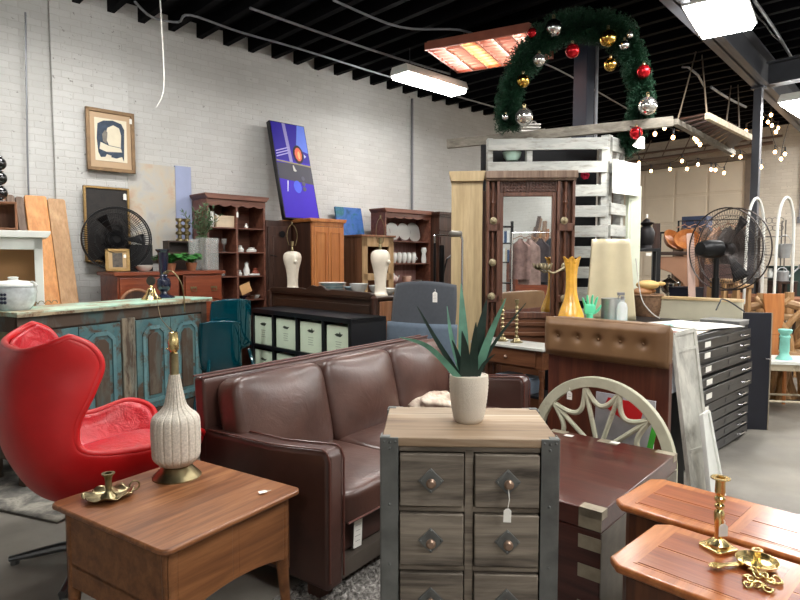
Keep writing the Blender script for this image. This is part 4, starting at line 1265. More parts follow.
p = onp(613, 4.55)
cnr = thing('metal_canister', 'galvanised metal canister on the plan chest beside the mint hand', 'canister', p)
MB().lathe([(0, 0), (.085, 0), (.085, .19), (.088, .195), (.088, .20), (.083, .2), (.081, .19), (.081, .01), (0, .01)], 36).build('drum', GALV, cnr)
MB().tube([(.085 * cos(2 * pi * i / 36), .085 * sin(2 * pi * i / 36), .03) for i in range(36)], .003, 6, closed=True).build('hoop', GALV, cnr)
p = onp(622.5, 4.40)
sb = thing('spray_bottle', 'clear spray bottle in front of the galvanised canister', 'bottle', p)
MB().lathe([(0, 0), (.034, 0), (.038, .01), (.038, .14), (.03, .17), (.014, .185), (.014, .20), (0, .2)], 24).build('bottle_body', thin_plastic('frosted_bottle', (220, 224, 226), .55), sb)
m = MB(); m.cyl((0, 0, .2), (0, 0, .225), .014, n=12); m.cbox((-.012, 0, .242), (.05, .02, .022)); m.tube([(-.02, 0, .235), (-.032, 0, .215), (-.03, 0, .2)], .004, 6)
m.build('trigger', flat('grey_plastic', (120, 120, 124), .4), sb, bevel=.002)
cb_ = thing('cream_board', 'cream draped board standing behind the galvanised canister', 'board', onp(611, 4.86, PH), radians(-4))
m = MB()
def drape(i, j):
    x = (i - .5) * (.40 - .10 * j); z = j * .66
    return Vector((x, .05 * j + .006 * sin(i * 12), z))
m.grid(drape, 26, 16); m.build('board', flat('cream_plastic_sheet', (196, 184, 152), .3, 0, .08, 5, coat=.4), cb_, solid=.012, smooth=180)
m = MB().tube(spline([(.185, -.01, .50), (.23, -.02, .2), (.30, -.03, .08), (.38, -.03, .02)], 6), .004, 6); m.build('cord', CABLE_W, cb_)

# ------------------------------------------------------------------ whitewashed pallet wall
pw = thing('pallet_screen', 'whitewashed pallet screen with dark gaps behind the carved mirror', 'pallet', (0, 0, 0))
def pl_seg(a, b, zs, th=.02, hgt=.10, posts=(), back=.0):
    m = MB()
    a, b = Vector(a), Vector(b)
    for z, h_ in zs:
        m.bar(a + Vector((0, 0, z)), b + Vector((0, 0, z)), th, h_)
    return m
A, Bq = (.775, 5.36, 0), (1.80, 5.28, 0)
zs = [(2.36, .10), (2.16, .10), (1.955, .10), (1.775, .10), (1.60, .10), (1.42, .10), (1.24, .10), (1.05, .12), (.86, .12), (.66, .12), (.46, .12), (.26, .12), (.08, .12)]
for z, h_ in zs:
    MB().bar(Vector(A) + Vector((0, 0, z)), Vector(Bq) + Vector((0, 0, z)), .02, h_).build('slat', WHITEWASH, pw, bevel=.003)
for f_, w_ in ((.02, .05), (.355, .05), (.99, .07)):
    c_ = Vector(A).lerp(Vector(Bq), f_) + Vector((0, .05, 0))
    bx(c_.x - w_ / 2, c_.x + w_ / 2, c_.y - .04, c_.y + .04, 0, 2.42).build('upright', WHITEWASH, pw, bevel=.003)
bx(.74, 1.80, 5.56, 5.58, 0, 2.40).build('gap_shade_sheet', flat('gap_shade_sheet', (22, 22, 26), .8), pw, smooth=None)  # added dark sheet, stands in for the darkness behind the gaps
ps = thing('wooden_pallet', 'whitewashed slatted pallet turned away at the corner of the pallet screen', 'pallet', (1.84, 5.30, 0), radians(46))
SLn = .31
for z, h_ in [(2.36, .12), (2.15, .08), (1.80, .10), (1.61, .10), (1.42, .10), (1.22, .10), (1.02, .12), (.8, .12), (.55, .12), (.3, .12), (.08, .12)]:
    bx(0, SLn, -.012, .012, z - h_ / 2, z + h_ / 2).build('slat', WHITEWASH, ps, bevel=.003)
for x, w_ in ((.02, .07), (SLn - .03, .06)):
    bx(x - w_ / 2, x + w_ / 2, .012, .09, 0, 2.44).build('upright', WHITEWASH, ps, bevel=.003)
m = MB(); m.bar((.07, .03, 2.08), (.2, .03, 2.36), .04, .05); m.build('brace', WHITEWASH, ps, smooth=None)
R46m = Matrix.Rotation(radians(46), 3, 'Z')
wp = thing('white_sign_board', 'white board glaring under a lamp on the corner of the pallets', 'board', Vector((1.84, 5.30, 0)) + R46m @ Vector((-.04, -.03, 1.93)), radians(40))
bx(0, .46, -.012, 0, 0, .29).build('board', flat('gloss_white_board', (246, 246, 244), .35, 0, .02), wp, bevel=.002)
# door leaf in pale mint at the end of the pallets
ml = thing('mint_door_leaf', 'tall pale mint-white door leaf standing at the end of the side pallet', 'door', Vector((1.84, 5.30, 0)) + R46m @ Vector((SLn + .01, -.03, 0)), radians(30))
bx(0, .17, 0, .04, 0, 2.03).build('leaf', flat('pale_mint_paint', (208, 214, 194), .5, 0, .06), ml, bevel=.003)
m = MB(); m.box(.02, .15, -.008, .0, .1, .9); m.box(.02, .15, -.008, .0, 1.0, 1.9); m.build('raised_panel', flat('pale_mint_panel', (200, 206, 188), .5, 0, .06), ml, bevel=.004)
# clip lamp lighting the white board
lp = thing('clip_lamp', 'small white lamp shining on the white board under the garland', 'lamp', at(640, 143, 5.05))
MB().lathe([(0, .05), (.02, .05), (.05, -.03), (.046, -.03), (.016, .045), (0, .045)], 18, ax=Matrix.Rotation(radians(20), 4, 'Y')).build('shade', WHITE, lp)
MB().sphere((-.008, 0, -.01), .026, 12).build('bulb', glow('cool_lamp', (255, 252, 244), 130), lp)
MB().tube([(.0, 0, .05), (.0, .02, .12), (-.04, .12, .16)], .006, 6).build('arm', BLACKMETAL, lp)

# beam and hanging slatted frame above the pallets
tag(MB().bar(at(447, 144, 5.75), at(673, 121.5, 5.22), .04, .085).build('timber_beam', GREYPLANK, smooth=None, bevel=.004), 'long weathered timber lying across the top of the pallets', 'beam')
hf = thing('hanging_slat_frame', 'slatted timber frame hung on ropes above the right end of the pallets', 'hanging frame', (0, 0, 0))
zf = 2.56
k0 = gp(674, 121, zf); k1 = gp(733, 153, zf); k2 = gp(707, 116, zf - .0); k3 = gp(750, 137.5, zf)
MB().bar(k0 + Vector((.02, .03, 0)), k1, .05, .05).build('rail', GREYPLANK, hf, smooth=None)
MB().bar(k2, k3, .04, .055).build('front_board', PALEPLANK, hf, smooth=None, bevel=.004)
for i in range(11):
    f_ = .06 + i * .085
    MB().bar(k0.lerp(k1, f_) + Vector((0, 0, .03)), k2.lerp(k3, f_) + Vector((0, 0, .03)), .06, .014).build('slat', DARKW, hf, smooth=None)
for (bx_, by_, k) in ((696, 52, k0.lerp(k1, .04)), (702, 55, k2), (731, 86, k2.lerp(k3, .4)), (738, 85, k2.lerp(k3, .72))):
    top = gp(bx_, by_, 3.55)
    MB().tube([k, k + (Vector((top.x, top.y, 3.55)) - k)], .007, 6).build('rope', flat('hemp_rope', (110, 96, 78), .9), hf)

# ------------------------------------------------------------------ garland and baubles
GY = 5.35
ga = thing('christmas_garland', 'green fir garland arched over the pallet screen', 'garland', at(574, 128, GY))
org = at(574, 128, GY)
gpts = [(509, 128), (508, 110), (511, 92), (517, 75), (527, 58), (540, 42), (556, 31), (575, 27), (595, 27), (612, 30), (624, 40), (632, 56), (637, 75), (641, 95), (640, 115), (634, 132), (626, 146)]
gp3 = spline([at(x, y, GY + (.08 if i > 14 else 0)) - org for i, (x, y) in enumerate(gpts)], 10)
MB().tube(gp3, .022, 6).build('core', flat('garland_core', (18, 40, 26), .8), ga)
rnd = random.Random(11)
def needles(n_per, rmax, seed):
    r_ = random.Random(seed); m = MB(); vs = []; fs = []
    for i, c in enumerate(gp3[:-1]):
        d = (gp3[i + 1] - c).normalized(); s = d.orthogonal().normalized(); t_ = d.cross(s)
        k = i / len(gp3); fat = rmax * (1.1 if .2 < k < .62 else .86)
        for q in range(n_per):
            a = r_.random() * 2 * pi; b0 = c + (gp3[i + 1] - c) * r_.random()
            rad = (s * cos(a) + t_ * sin(a))
            ln = fat * (.55 + .6 * r_.random())
            dirv = (rad + d * (r_.random() - .35) * 1.5).normalized()
            tip = b0 + dirv * ln
            w_ = dirv.cross(Vector((r_.random() - .5, r_.random() - .5, r_.random() - .5))).normalized() * .006
            o = len(vs); m2 = b0.lerp(tip, .5)
            vs += [b0 - w_ * .5, b0 + w_ * .5, m2 + w_, tip, m2 - w_]; fs.append((o, o + 1, o + 2, o + 3, o + 4))
            # side needles
            for f_ in (.35, .6, .85):
                bb = b0.lerp(tip, f_); sd = dirv.cross(w_).normalized() if r_.random() < .5 else w_.normalized()
                for sg in (-1, 1):
                    e_ = bb + (dirv * .5 + sd * sg).normalized() * .035 * (1.2 - f_ * .5)
                    u_ = dirv * .004; o = len(vs); vs += [bb - u_, bb + u_, e_]; fs.append((o, o + 1, o + 2))
    m.add(vs, fs); return m
needles(60, .15, 5).build('foliage', GARLG, ga, smooth=None, recalc=False)
BA_S = flat('bauble_silver', (206, 206, 206), .16, 1, .05); BA_R = flat('bauble_red', (190, 24, 34), .18, .7, .05)
BA_G = flat('bauble_gold', (212, 172, 84), .16, 1, .05); BA_C = flat('bauble_clear', (214, 212, 206), .08, .9, .1)
for x, y, r, mt, lab in [(553.5, 28, 8.5, BA_S, 'large silver bauble at the top left of the garland arch'), (532, 33, 4.6, BA_R, 'small red bauble on the upper left curve of the garland'),
        (572.5, 51, 6.8, BA_R, 'red bauble hanging under the top of the garland'), (539, 60, 6.2, BA_C, 'clear bauble inside the left shoulder of the garland'),
        (523, 81, 6.5, BA_G, 'gold bauble halfway up the left leg of the garland'), (524, 117, 8.8, BA_C, 'big clear bauble at the foot of the left garland leg'),
        (608, 38, 8.2, BA_G, 'large gold bauble at the upper right of the garland'), (610.5, 64.5, 6.3, BA_G, 'gold bauble inside the right shoulder of the garland'),
        (624.5, 45, 4.8, BA_S, 'small silver bauble right of the large gold one'), (629.5, 35, 3.6, BA_C, 'tiny clear bauble at the outer right shoulder of the garland'),
        (643.5, 71.5, 6.4, BA_R, 'bright red bauble on the outer right leg of the garland'), (647.5, 106, 9, BA_C, 'big clear bauble low on the right garland leg'),
        (636, 133, 6.3, BA_R, 'red bauble at the foot of the right garland leg'), (505.5, 117, 3.2, BA_S, 'tiny white bauble on the lower left leg of the garland')]:
    rr = r * (GY - .13) / 600
    p = at(x, y, GY - .13)
    t = thing('bauble', lab, 'bauble', p, 0, 'garland baubles')
    MB().sphere((0, 0, 0), rr, 24).build('ball', mt, t, smooth=180)
    MB().cyl((0, 0, rr * .95), (0, 0, rr * 1.2), rr * .2, n=10).tube(arc((0, rr * 1.3), rr * .16, -60, 240, 10, 'xz'), rr * .04, 5).build('cap', BRASS_D, t)
# small framed thing and bowl behind the top slats
t = thing('glass_bowl', 'pale mint glass bowl behind the top gap of the pallet screen', 'bowl', at(512, 161, 5.45) )
MB().lathe([(0, 0), (.05, 0), (.075, .035), (.085, .075), (.08, .075), (.065, .03), (0, .008)], 24).build('bowl', flat('mint_glass', (176, 206, 192), .2, 0, .05), t)
t = thing('red_flower', 'red silk flower showing through the upper right gap of the pallets', 'flower', at(585, 175, 5.38))
m = MB()
for a in range(7):
    q = 2 * pi * a / 7; m.sphere((.022 * cos(q), -.005, .022 * sin(q)), .02, 8, (1, .5, 1))
m.sphere((0, -.012, 0), .015, 8); m.build('petals', flat('silk_red', (190, 20, 60), .7), t)
t = thing('box_lantern', 'small dark lantern with pale slats hanging behind the left leg of the garland', 'lantern', at(530, 129, 5.7))
m = MB(); m.box(-.09, .09, -.05, .05, -.03, -.02); m.box(-.09, .09, -.05, .05, .0, .01); m.box(-.09, .09, -.05, .05, .03, .04); m.tube(arc((.03, .04), .03, 0, 180, 8), .006, 6)
m.build('slatted_case', flat('pale_metal', (200, 196, 190), .3, .6), t)

# ------------------------------------------------------------------ grey lounge chair
gc = thing('high_back_chair', 'charcoal and slate blue high-back chair behind the far end of the sofa', 'chair', (.135, 4.40, 0), radians(-27))
m = MB(); 
def backf(i, j):
    x = (i - .5) * 2; z = .62 + j * .57
    wdt = .255 * (1 - .12 * max(0, j - .6) ** 2 * 3)
    top = -.03 * (x ** 2) * (j ** 4)
    return Vector((x * wdt, .05 * (1 - x * x) * -1 + .05 + .10 * j, z + top))
m.grid(backf, 20, 18); m.build('upper_back', GREYF, gc, solid=.055, smooth=60, bevel=0)
m = MB()
def backl(i, j):
    x = (i - .5) * 2; z = .36 + j * .52
    return Vector((x * (.272 + .0 * j), -.05 * (1 - x * x) + .045 + .045 * j, z))
m.grid(backl, 20, 14); m.build('lower_back', BLUEF, gc, solid=.09, smooth=60)
MB().cushion((0, .34, .41), (.54, .52, .14), 8, .2, 2).build('seat', BLUEF, gc, smooth=180)
for sx in (-1, 1):
    for y in (.10, .52): MB().tube([(sx * .22, y, .35), (sx * .26, y + (.04 if y > .3 else -.02), 0)], [.02, .013], 10).build('leg', CHROME, gc)
paper_tag('white tag with handwriting hanging on the charcoal back of the high-back chair', at(435, 289, 4.28) , radians(-27), .036, .075, .02, .0)

# reading lamp in front of the cream column
fl_ = thing('floor_lamp', 'slim chrome floor lamp with a small flat head in front of the cream column', 'lamp', (.465, 4.50, 0))
MB().lathe([(0, 0), (.12, 0), (.12, .015), (.02, .025), (0, .025)], 28).build('base', CHROME, fl_)
MB().tube([(0, 0, .02), (0, 0, 1.50), (-.01, 0, 1.535)], .009, 10).build('pole', CHROME, fl_)
MB().cushion((-.05, 0, 1.545), (.10, .06, .045), 4, .1, 2, n=6).build('lamp_head', flat('grey_lamp_head', (120, 116, 108), .35, .6), fl_)

# cream column cabinet
cc = thing('tall_narrow_cabinet', 'tall narrow cream cabinet with a crown moulding left of the carved mirror', 'cabinet', (.555, 5.02, 0), radians(-6))
bx(-.125, .125, -.14, .16, 0, 1.98).build('cabinet_body', CREAMW, cc, bevel=.003)
m = MB(); m.prism([(-.13, 1.98), (-.13, 2.0), (-.145, 2.04), (-.145, 2.06), (.145, 2.06), (.145, 2.04), (.13, 2.0), (.13, 1.98)], -.17, .19, 'xz'); m.build('crown_moulding', CREAMW, cc, bevel=.002)
bx(-.132, .132, -.147, .165, 0, .12).build('plinth', CREAMW, cc, bevel=.003)
t = thing('dark_door_panel', 'dark reddish board standing between the cream cabinet and the carved mirror', 'panel', (.705, 5.08, 0), radians(10))
bx(-.028, .028, 0, .30, 0, 1.93).build('board', DARKW, t, bevel=.003)

# ------------------------------------------------------------------ black cube shelf with printed bins
ks = thing('cube_shelf', 'long black cube shelf behind the sofa holding pale green bins', 'shelf', B(2.64, 3.22), RB)
# near right corner at origin, extends to -x, depth +y
KW, KD, KH = 1.36, .33, .94
m = MB(); th = .038
m.box(-KW, 0, 0, KD, KH - th, KH); m.box(-KW, 0, 0, KD, 0, th); m.box(-KW, -KW + th, 0, KD, 0, KH); m.box(-th, 0, 0, KD, 0, KH)
for k in range(1, 4): m.box(-KW * k / 4 - th * .35, -KW * k / 4 + th * .35, .003, KD, th, KH - th)
for k in range(1, 3): m.box(-KW + th, -th, .003, KD, KH * k / 3 - th * .35, KH * k / 3 + th * .35)
m.box(-KW, 0, KD - .006, KD, 0, KH)
m.build('shelf_case', BLACKP, ks, smooth=None, bevel=.002)
names = ['leftmost', 'second from the left', 'third from the left', 'rightmost']
rows = ['bottom', 'middle', 'top']
drawings = ['long dark leaf', 'dark shoe-like leaf', 'pale curled leaf', 'small dark sprig']
RBm = Matrix.Rotation(RB, 3, 'Z')
for r in (1, 2):
    for k in range(4):
        xa, xb = -KW + KW * k / 4 + .03, -KW + KW * (k + 1) / 4 - .03
        z0 = KH * r / 3 + th * .35; z1 = KH * (r + 1) / 3 - th * (1.15 if r == 2 else .5)
        pos = B(2.64, 3.22) + RBm @ Vector(((xa + xb) / 2, .02, 0))
        t = thing('storage_bin', f'pale green bin, {names[k]} in the {rows[r]} row of the black cube shelf', 'bin', (pos.x, pos.y, z0 + .001), RB, 'pale green bins in the cube shelf')
        wv = (xb - xa) / 2; hh = z1 - z0 - .02
        m = MB(); m.box(-wv, wv, .0, .006, 0, hh); m.box(-wv, wv, .25, .256, 0, hh); m.box(-wv, -wv + .006, 0, .256, 0, hh); m.box(wv - .006, wv, 0, .256, 0, hh); m.box(-wv, wv, 0, .256, 0, .006)
        m.build('bin_body', CARD, t, smooth=None)
        pr = MB(); zc = hh * .72; rr_ = random.Random(r * 4 + k)
        pr.prism([(-.05 + .01 * rr_.random(), zc), (-.02, zc + .012), (.02, zc + .016 * rr_.random()), (.05, zc + .008), (.025, zc - .012), (-.02, zc - .010)], -.0012, -.0002, 'xz')
        if k > 1: pr.prism([(.0, zc - .01), (.015, zc + .025), (.03, zc - .0), (.015, zc - .014)], -.0012, -.0002, 'xz')
        pr.build('leaf_print', flat('dark_print', (58, 70, 56), .7), t, smooth=None)
        ln = MB()
        for q in range(4): ln.box(-.035 + .004 * (q % 2), .035 - .006 * (q % 3), -.001, -.0002, hh * .5 - q * .018, hh * .5 - q * .018 + .004)
        ln.build('print_lines', flat('faint_print', (160, 176, 156), .7), t, smooth=None)

# ------------------------------------------------------------------ dark sideboard with a carved gallery
sbd = thing('gallery_sideboard', 'dark walnut sideboard with a low carved gallery behind the black cube shelf', 'sideboard', B(3.02, 3.42), RB)
GWd, GDp = 1.45, .46
bx(-GWd, 0, .02, GDp, .08, 1.045).build('cabinet_body', DARKWX, sbd, bevel=.004)
bx(-GWd - .02, .02, .0, GDp + .02, 1.045, 1.065).build('top_board', DARKWX, sbd, bevel=.004)
pl = [(-GWd, 1.06), (-GWd, 1.09), (-GWd + .05, 1.10)]
for i in range(17):
    a = i / 16; x = -GWd * .5 - .22 + .44 * a
    pl.append((x, 1.10 + (.035 * sin(pi * a) ** 2 + .008 * cos(a * 6 * pi))))
pl += [(-.05, 1.10), (0, 1.09), (0, 1.06)]
MB().prism(pl, -.004, .02, 'xz').build('gallery', DARKWX, sbd, bevel=.004)
for x in (-GWd - .015, .0): MB().lathe([(0, 0), (.03, 0), (.022, .08), (.028, .5), (.024, 1.0), (.03, 1.06), (0, 1.09)], 12, (x, .01, 0)).build('corner_post', DARKW, sbd)
bx(-GWd + .06, -.06, .012, .03, .2, 1.0).build('front_panel', DARKWX, sbd, bevel=.004)
bx(.0, .012, .06, GDp - .04, .1, 1.03).build('side_panel', WALNUTZ, sbd, bevel=.004)

def urn_lamp(label, p, rz=0):
    t = thing('urn_lamp', label, 'lamp', p, rz, 'cream lamps without shades')
    m = MB()
    P = spline([(.062, 0, 0), (.060, 0, .015), (.050, 0, .04), (.050, 0, .12), (.060, 0, .20), (.078, 0, .27), (.082, 0, .31), (.072, 0, .345), (.045, 0, .362), (.02, 0, .366)], 5); k = len(P)
    def f(i, j):
        q = P[round(j * (k - 1))]; a = 2 * pi * i
        sq = 1 + .06 * cos(4 * a)
        return Vector((q.x * sq * cos(a), q.x * sq * sin(a), q.z))
    m.grid(f, 40, k, cu=True); m.lathe([(0, 0), (.06, 0)], 40); m.sphere((.085, 0, .27), .018, 10); m.build('urn', CERAM, t, smooth=60)
    MB().lathe([(0, .36), (.014, .36), (.012, .40), (.008, .41), (.016, .42), (.016, .46), (0, .46)], 14).build('socket', BRASS_D, t)
    h = MB(); h.tube(spline([(0, -.03, .42), (0, -.05, .50), (0, -.035, .58), (0, 0, .615), (0, .035, .58), (0, .05, .50), (0, .03, .42)], 5), .003, 6); h.cyl((0, 0, .615), (0, 0, .64), .008, n=8)
    h.build('harp', BRASS_D, t)
    return t
ul = urn_lamp('cream ceramic urn lamp with a bare harp at the left end of the dark sideboard', B(3.20, 4.77, 1.066), radians(-60))
p = B(3.22, 3.56, 1.066)
ul2 = dup(ul, p, radians(-40), 'cream ceramic urn lamp with a bare harp at the right end of the dark sideboard')

def plate_stack(label, p, r, n, mat, group=None):
    t = thing('plate_stack', label, 'plates', p, 0, group)
    m = MB()
    for i in range(n):
        z = i * .008; m.lathe([(0, z), (r * .6, z), (r, z + .014), (r, z + .017), (r * .6, z + .004), (0, z + .004)], 24)
    m.build('plates', mat, t); return t
DISH = flat('white_china', (226, 228, 222), .25, 0, .04, coat=.4); DISHB = flat('pale_blue_china', (170, 196, 204), .25, 0, .08, coat=.4)
for i in range(6):
    p = B(3.34, 4.34, 1.066 + i * .0125)
    m = MB().lathe([(0, 0), (.08, 0), (.125, .016), (.127, .019), (.08, .006), (0, .006)], 30)
    tag(m.build('plate', DISH if i % 2 else DISHB, loc=p), f'{["lowest", "second lowest", "third lowest", "third highest", "second highest", "topmost"][i]} china plate in the stack right of the left urn lamp', 'plate', 'stack of plates on the sideboard')
def bowl(label, p, r, h, mat, group=None):
    m = MB().lathe([(0, 0), (r * .45, 0), (r * .8, h * .45), (r, h), (r * .96, h), (r * .74, h * .45), (0, h * .1)], 26)
    return tag(m.build('bowl', mat, loc=p), label, 'bowl', group)
bowl('pale bowl on the dark sideboard left of the right urn lamp', B(3.40, 3.80, 1.066), .075, .07, DISH, 'bowls on the sideboard')
bowl('pale blue shallow bowl in the middle of the dark sideboard', B(3.36, 4.06, 1.066), .09, .05, DISHB, 'bowls on the sideboard')
bowl('white bowl between the two urn lamps, farthest back', B(3.28, 3.90, 1.066), .08, .085, DISH, 'bowls on the sideboard')
bowl('white dish beside the foot of the right urn lamp', B(3.38, 3.66, 1.066), .085, .05, DISH, 'bowls on the sideboard')
# ------------------------------------------------------------------ worn teal sideboard
ts = thing('worn_sideboard', 'long worn teal painted wooden sideboard behind the red chair', 'sideboard', (-2.05, 4.215, 0), radians(65.4))
SW, SD, SH = 1.54, .36, 1.05
tm = bx(-SW / 2 - .02, SW / 2 + .03, -SD / 2 - .035, SD / 2 + .02, SH - .028, SH)
tm.build('top_board', MINTTOP, ts, bevel=.004)
bx(-SW / 2 - .021, SW / 2 + .031, -SD / 2 - .037, -SD / 2 - .032, SH - .03, SH - .012).build('top_edge', patchy('worn_edge', (176, 160, 128), (110, 84, 60), (150, 150, 130), 9, (1, 1, 1), .6, .45, .06), ts)
m = MB(); m.box(-SW / 2, SW / 2, -SD / 2 + .02, SD / 2, .16, SH - .028)
m.build('carcass', TEALDARK, ts, bevel=.004)
m = MB(); m.box(-SW / 2, SW / 2, -SD / 2, -SD / 2 + .02, SH - .115, SH - .028); m.box(-SW / 2, SW / 2, -SD / 2, -SD / 2 + .02, .16, .26)
for x in (-SW / 2, SW / 2 - .06): m.box(x, x + .06, -SD / 2 - .002, -SD / 2 + .02, .16, SH - .028)
m.build('face_frame', TEALDARK, ts, bevel=.003)
bx(-.055, .055, -SD / 2 - .01, -SD / 2 + .02, .18, SH - .1).build('centre_stile', TEALPALE, ts, bevel=.006)
def worn_door(x0, x1):
    z0, z1 = .27, SH - .125; y = -SD / 2
    d = MB(); d.box(x0, x1, y - .004, y + .018, z0, z1)
    o = d.build('door', TEALWORN, ts, bevel=.003)
    c_ = (x0 + x1) / 2; w2 = (x1 - x0) / 2
    a = MB(); q = .062
    ring_o = [(c_ - w2 + q, z0 + q), (c_ + w2 - q, z0 + q), (c_ + w2 - q, z1 - q - .04), (c_ + w2 - q - .045, z1 - q), (c_ - w2 + q + .045, z1 - q), (c_ - w2 + q, z1 - q - .04)]
    for k in range(6):
        p0, p1 = ring_o[k], ring_o[(k + 1) % 6]
        a.bar((p0[0], y - .008, p0[1]), (p1[0], y - .008, p1[1]), .026, .014, (0, 1, 0))
    a.build('moulding', patchy('pale_teal', (86, 124, 130), (90, 82, 70), (104, 140, 144), 12, (1, 1, 1), .6, .40, .06), o)
    b2 = MB(); q2 = .10
    b2.prism([(c_ - w2 + q2, z0 + q2), (c_ + w2 - q2, z0 + q2), (c_ + w2 - q2, z1 - q2 - .03), (c_ + w2 - q2 - .03, z1 - q2), (c_ - w2 + q2 + .03, z1 - q2), (c_ - w2 + q2, z1 - q2 - .03)], y - .012, y, 'xz')
    b2.build('raised_panel', TEALDARK, o, bevel=.004)
    return o
for x0, x1 in ((-.70, -.385), (-.38, -.065), (.065, .38), (.385, .70)): worn_door(x0, x1)
m = MB()
for s in (-1, 1):
    m.tube(arc((.382 * 1, .62), .05, -70, 70, 9, 'yz', .382) if False else [(.37, -SD / 2, .67), (.37, -SD / 2 - .03, .65), (.37, -SD / 2 - .03, .59), (.37, -SD / 2, .57)], .006, 6)
m.build('handle', BLACKMETAL, ts)
for x in (-SW / 2 + .04, SW / 2 - .04):
    for y in (-SD / 2 + .03, SD / 2 - .03): bx(x - .03, x + .03, y - .03, y + .03, 0, .17).build('leg', TEALDARK, ts)
R65 = Matrix.Rotation(radians(65.4), 3, 'Z'); TSO = Vector((-2.05, 4.215, 0))
def on_ts(x, y, z=SH): return TSO + R65 @ Vector((x, y, 0)) + Vector((0, 0, z))
bx(-SW / 2 - .004, -SW / 2 + .002, -SD / 2 + .06, SD / 2 - .06, .26, SH - .12).build('end_panel', patchy('worn_green_panel', (132, 134, 100), (88, 74, 56), (112, 124, 100), 7, (1, 1, .4), .6, .48, .07), ts, bevel=.003)

# white tureen
t = thing('tureen', 'white lidded tureen with a dark motif on the left end of the worn teal sideboard', 'tureen', on_ts(-.66, .01))
m = MB(); m.lathe([(0, 0), (.085, 0), (.095, .012), (.115, .05), (.124, .11), (.122, .135), (.128, .14), (.128, .146), (0, .146)], 40)
m.build('body', flat('blue_white_china', (206, 216, 218), .2, 0, .22, 22, coat=.5), t, smooth=50)
m = MB(); m.lathe([(0, .147), (.126, .147), (.120, .158), (.08, .172), (.03, .178), (.024, .186), (.03, .196), (.018, .2), (0, .2)], 40)
for s in (-1, 1): m.tube(arc((s * .115, .150), .018, -20 if s > 0 else 60, 120 if s > 0 else 200, 8, 'xz'), .007, 8)
m.build('lid', WHITE, t)
m = MB()
for i in range(9):
    a = radians(-95 + (i % 3) * 8); z = .05 + .024 * (i // 3)
    m.sphere((.120 * cos(a), .120 * sin(a), z), .010, 8, (1, .5, 1))
m.build('painted_motif', flat('motif_navy', (40, 50, 74), .4), t)
# fence-like wire on the sideboard front left
m = MB()
for i in range(6): m.tube(arc((-.70 + .045 * i + .35, .022), .02, 0, 180, 8, 'xz', -.1), .0025, 5)
o = m.build('wire_trim', BRASS_D, loc=on_ts(-.28, .10, SH + .001), rot=(0, 0, radians(65.4)))
tag(o, 'strip of small looped wire lying on the mint top of the worn sideboard', 'wire trim')

# brass bell and navy candlestick, gooseneck wire
p = on_ts(.36, -.02)
t = thing('brass_bell', 'brass bell with a dark round medallion on its handle, on the worn teal sideboard', 'bell', p)
MB().lathe([(.072, 0), (.074, .006), (.062, .02), (.042, .045), (.032, .075), (.026, .085), (.012, .092), (.008, .11), (0, .112)], 28).build('bell_body', BRASS, t)
MB().lathe([(0, -.006), (.034, -.006), (.036, 0), (.034, .006), (0, .006)], 24, (0, 0, .142), Matrix.Rotation(pi / 2, 4, 'X')).build('medallion', flat('dark_medallion', (52, 46, 40), .5, .3, .3, 60), t)
paper_tag('white tag hanging from the brass bell on the teal sideboard', p + Vector((.02, -.075, .045)), 0, .022, .05, .006, 0, lines=0)
p = on_ts(.56, .06)
t = thing('candle_column', 'tall navy glazed candle column on the right end of the worn teal sideboard', 'candle holder', p)
MB().lathe([(0, 0), (.082, 0), (.085, .008), (.06, .02), (.03, .032), (.026, .05), (.05, .075), (.056, .11), (.05, .145), (.03, .16), (.032, .175), (.026, .185), (.030, .20), (.042, .36), (.055, .375), (.055, .385), (0, .385)], 28).build('column', NAVYG, t)
p0 = on_ts(.40, -.04)
m = MB().tube(spline([at(166, 271, 4.05), at(173, 272, 4.06), at(181, 283, 4.08), at(184, 297, 4.1), at(184.5, 312, 4.1)], 6), .005, 6)
m.lathe([(0, 0), (.016, 0), (.020, .012), (.0, .018)], 12, at(166, 271, 4.05) - Vector((0, 0, .02)))
tag(m.build('gooseneck_wire', BRASS_D), 'thin arched brass wire in front of the navy candle column', 'wire')
m = MB().tube(spline([at(157, 297, 3.86), at(158.5, 308, 3.5), at(161, 318, 3.0), at(167, 326, 2.5), at(173, 331, 2.24)], 6), .0022, 5)
tag(m.build('lamp_cord', BRASS_D), 'thin gold cord stretching from the ribbed lamp to the brass bell', 'cord')

# ------------------------------------------------------------------ white cupboard, black balls, leaning boards
wc = thing('display_cupboard', 'white painted cupboard with a kraft-paper back at the left edge behind the tureen', 'cupboard', (-2.70, 3.94, 0), radians(33))
m = MB(); W2 = .31
m.box(-W2, -W2 + .02, 0, .3, 0, 1.50); m.box(W2 - .02, W2, 0, .3, 0, 1.50); m.box(-W2, W2, 0, .3, 1.48, 1.50); m.box(-W2, W2, 0, .3, 0, .02); m.box(-W2, W2, .02, .3, .96, .98)
m.build('cupboard_case', WHITE, wc, smooth=None)
m = MB(); m.box(-W2, -W2 + .065, -.02, 0, 0, 1.50); m.box(W2 - .05, W2, -.02, 0, 0, 1.50); m.box(-W2, W2, -.02, 0, 1.42, 1.50); m.box(-W2, W2, -.02, 0, .9, .98)
m.build('face_frame', WHITE, wc, bevel=.003)
m = MB(); m.prism([(-W2 - .03, 1.50), (-W2 - .05, 1.53), (-W2 - .05, 1.545), (W2 + .05, 1.545), (W2 + .05, 1.53), (W2 + .03, 1.50)], -.06, .31, 'xz'); m.build('cornice', WHITE, wc, bevel=.003)
bx(-W2 + .02, W2 - .02, .27, .29, .98, 1.48).build('kraft_back', flat('kraft_paper', (196, 150, 104), .8, 0, .06, 3), wc, smooth=None)
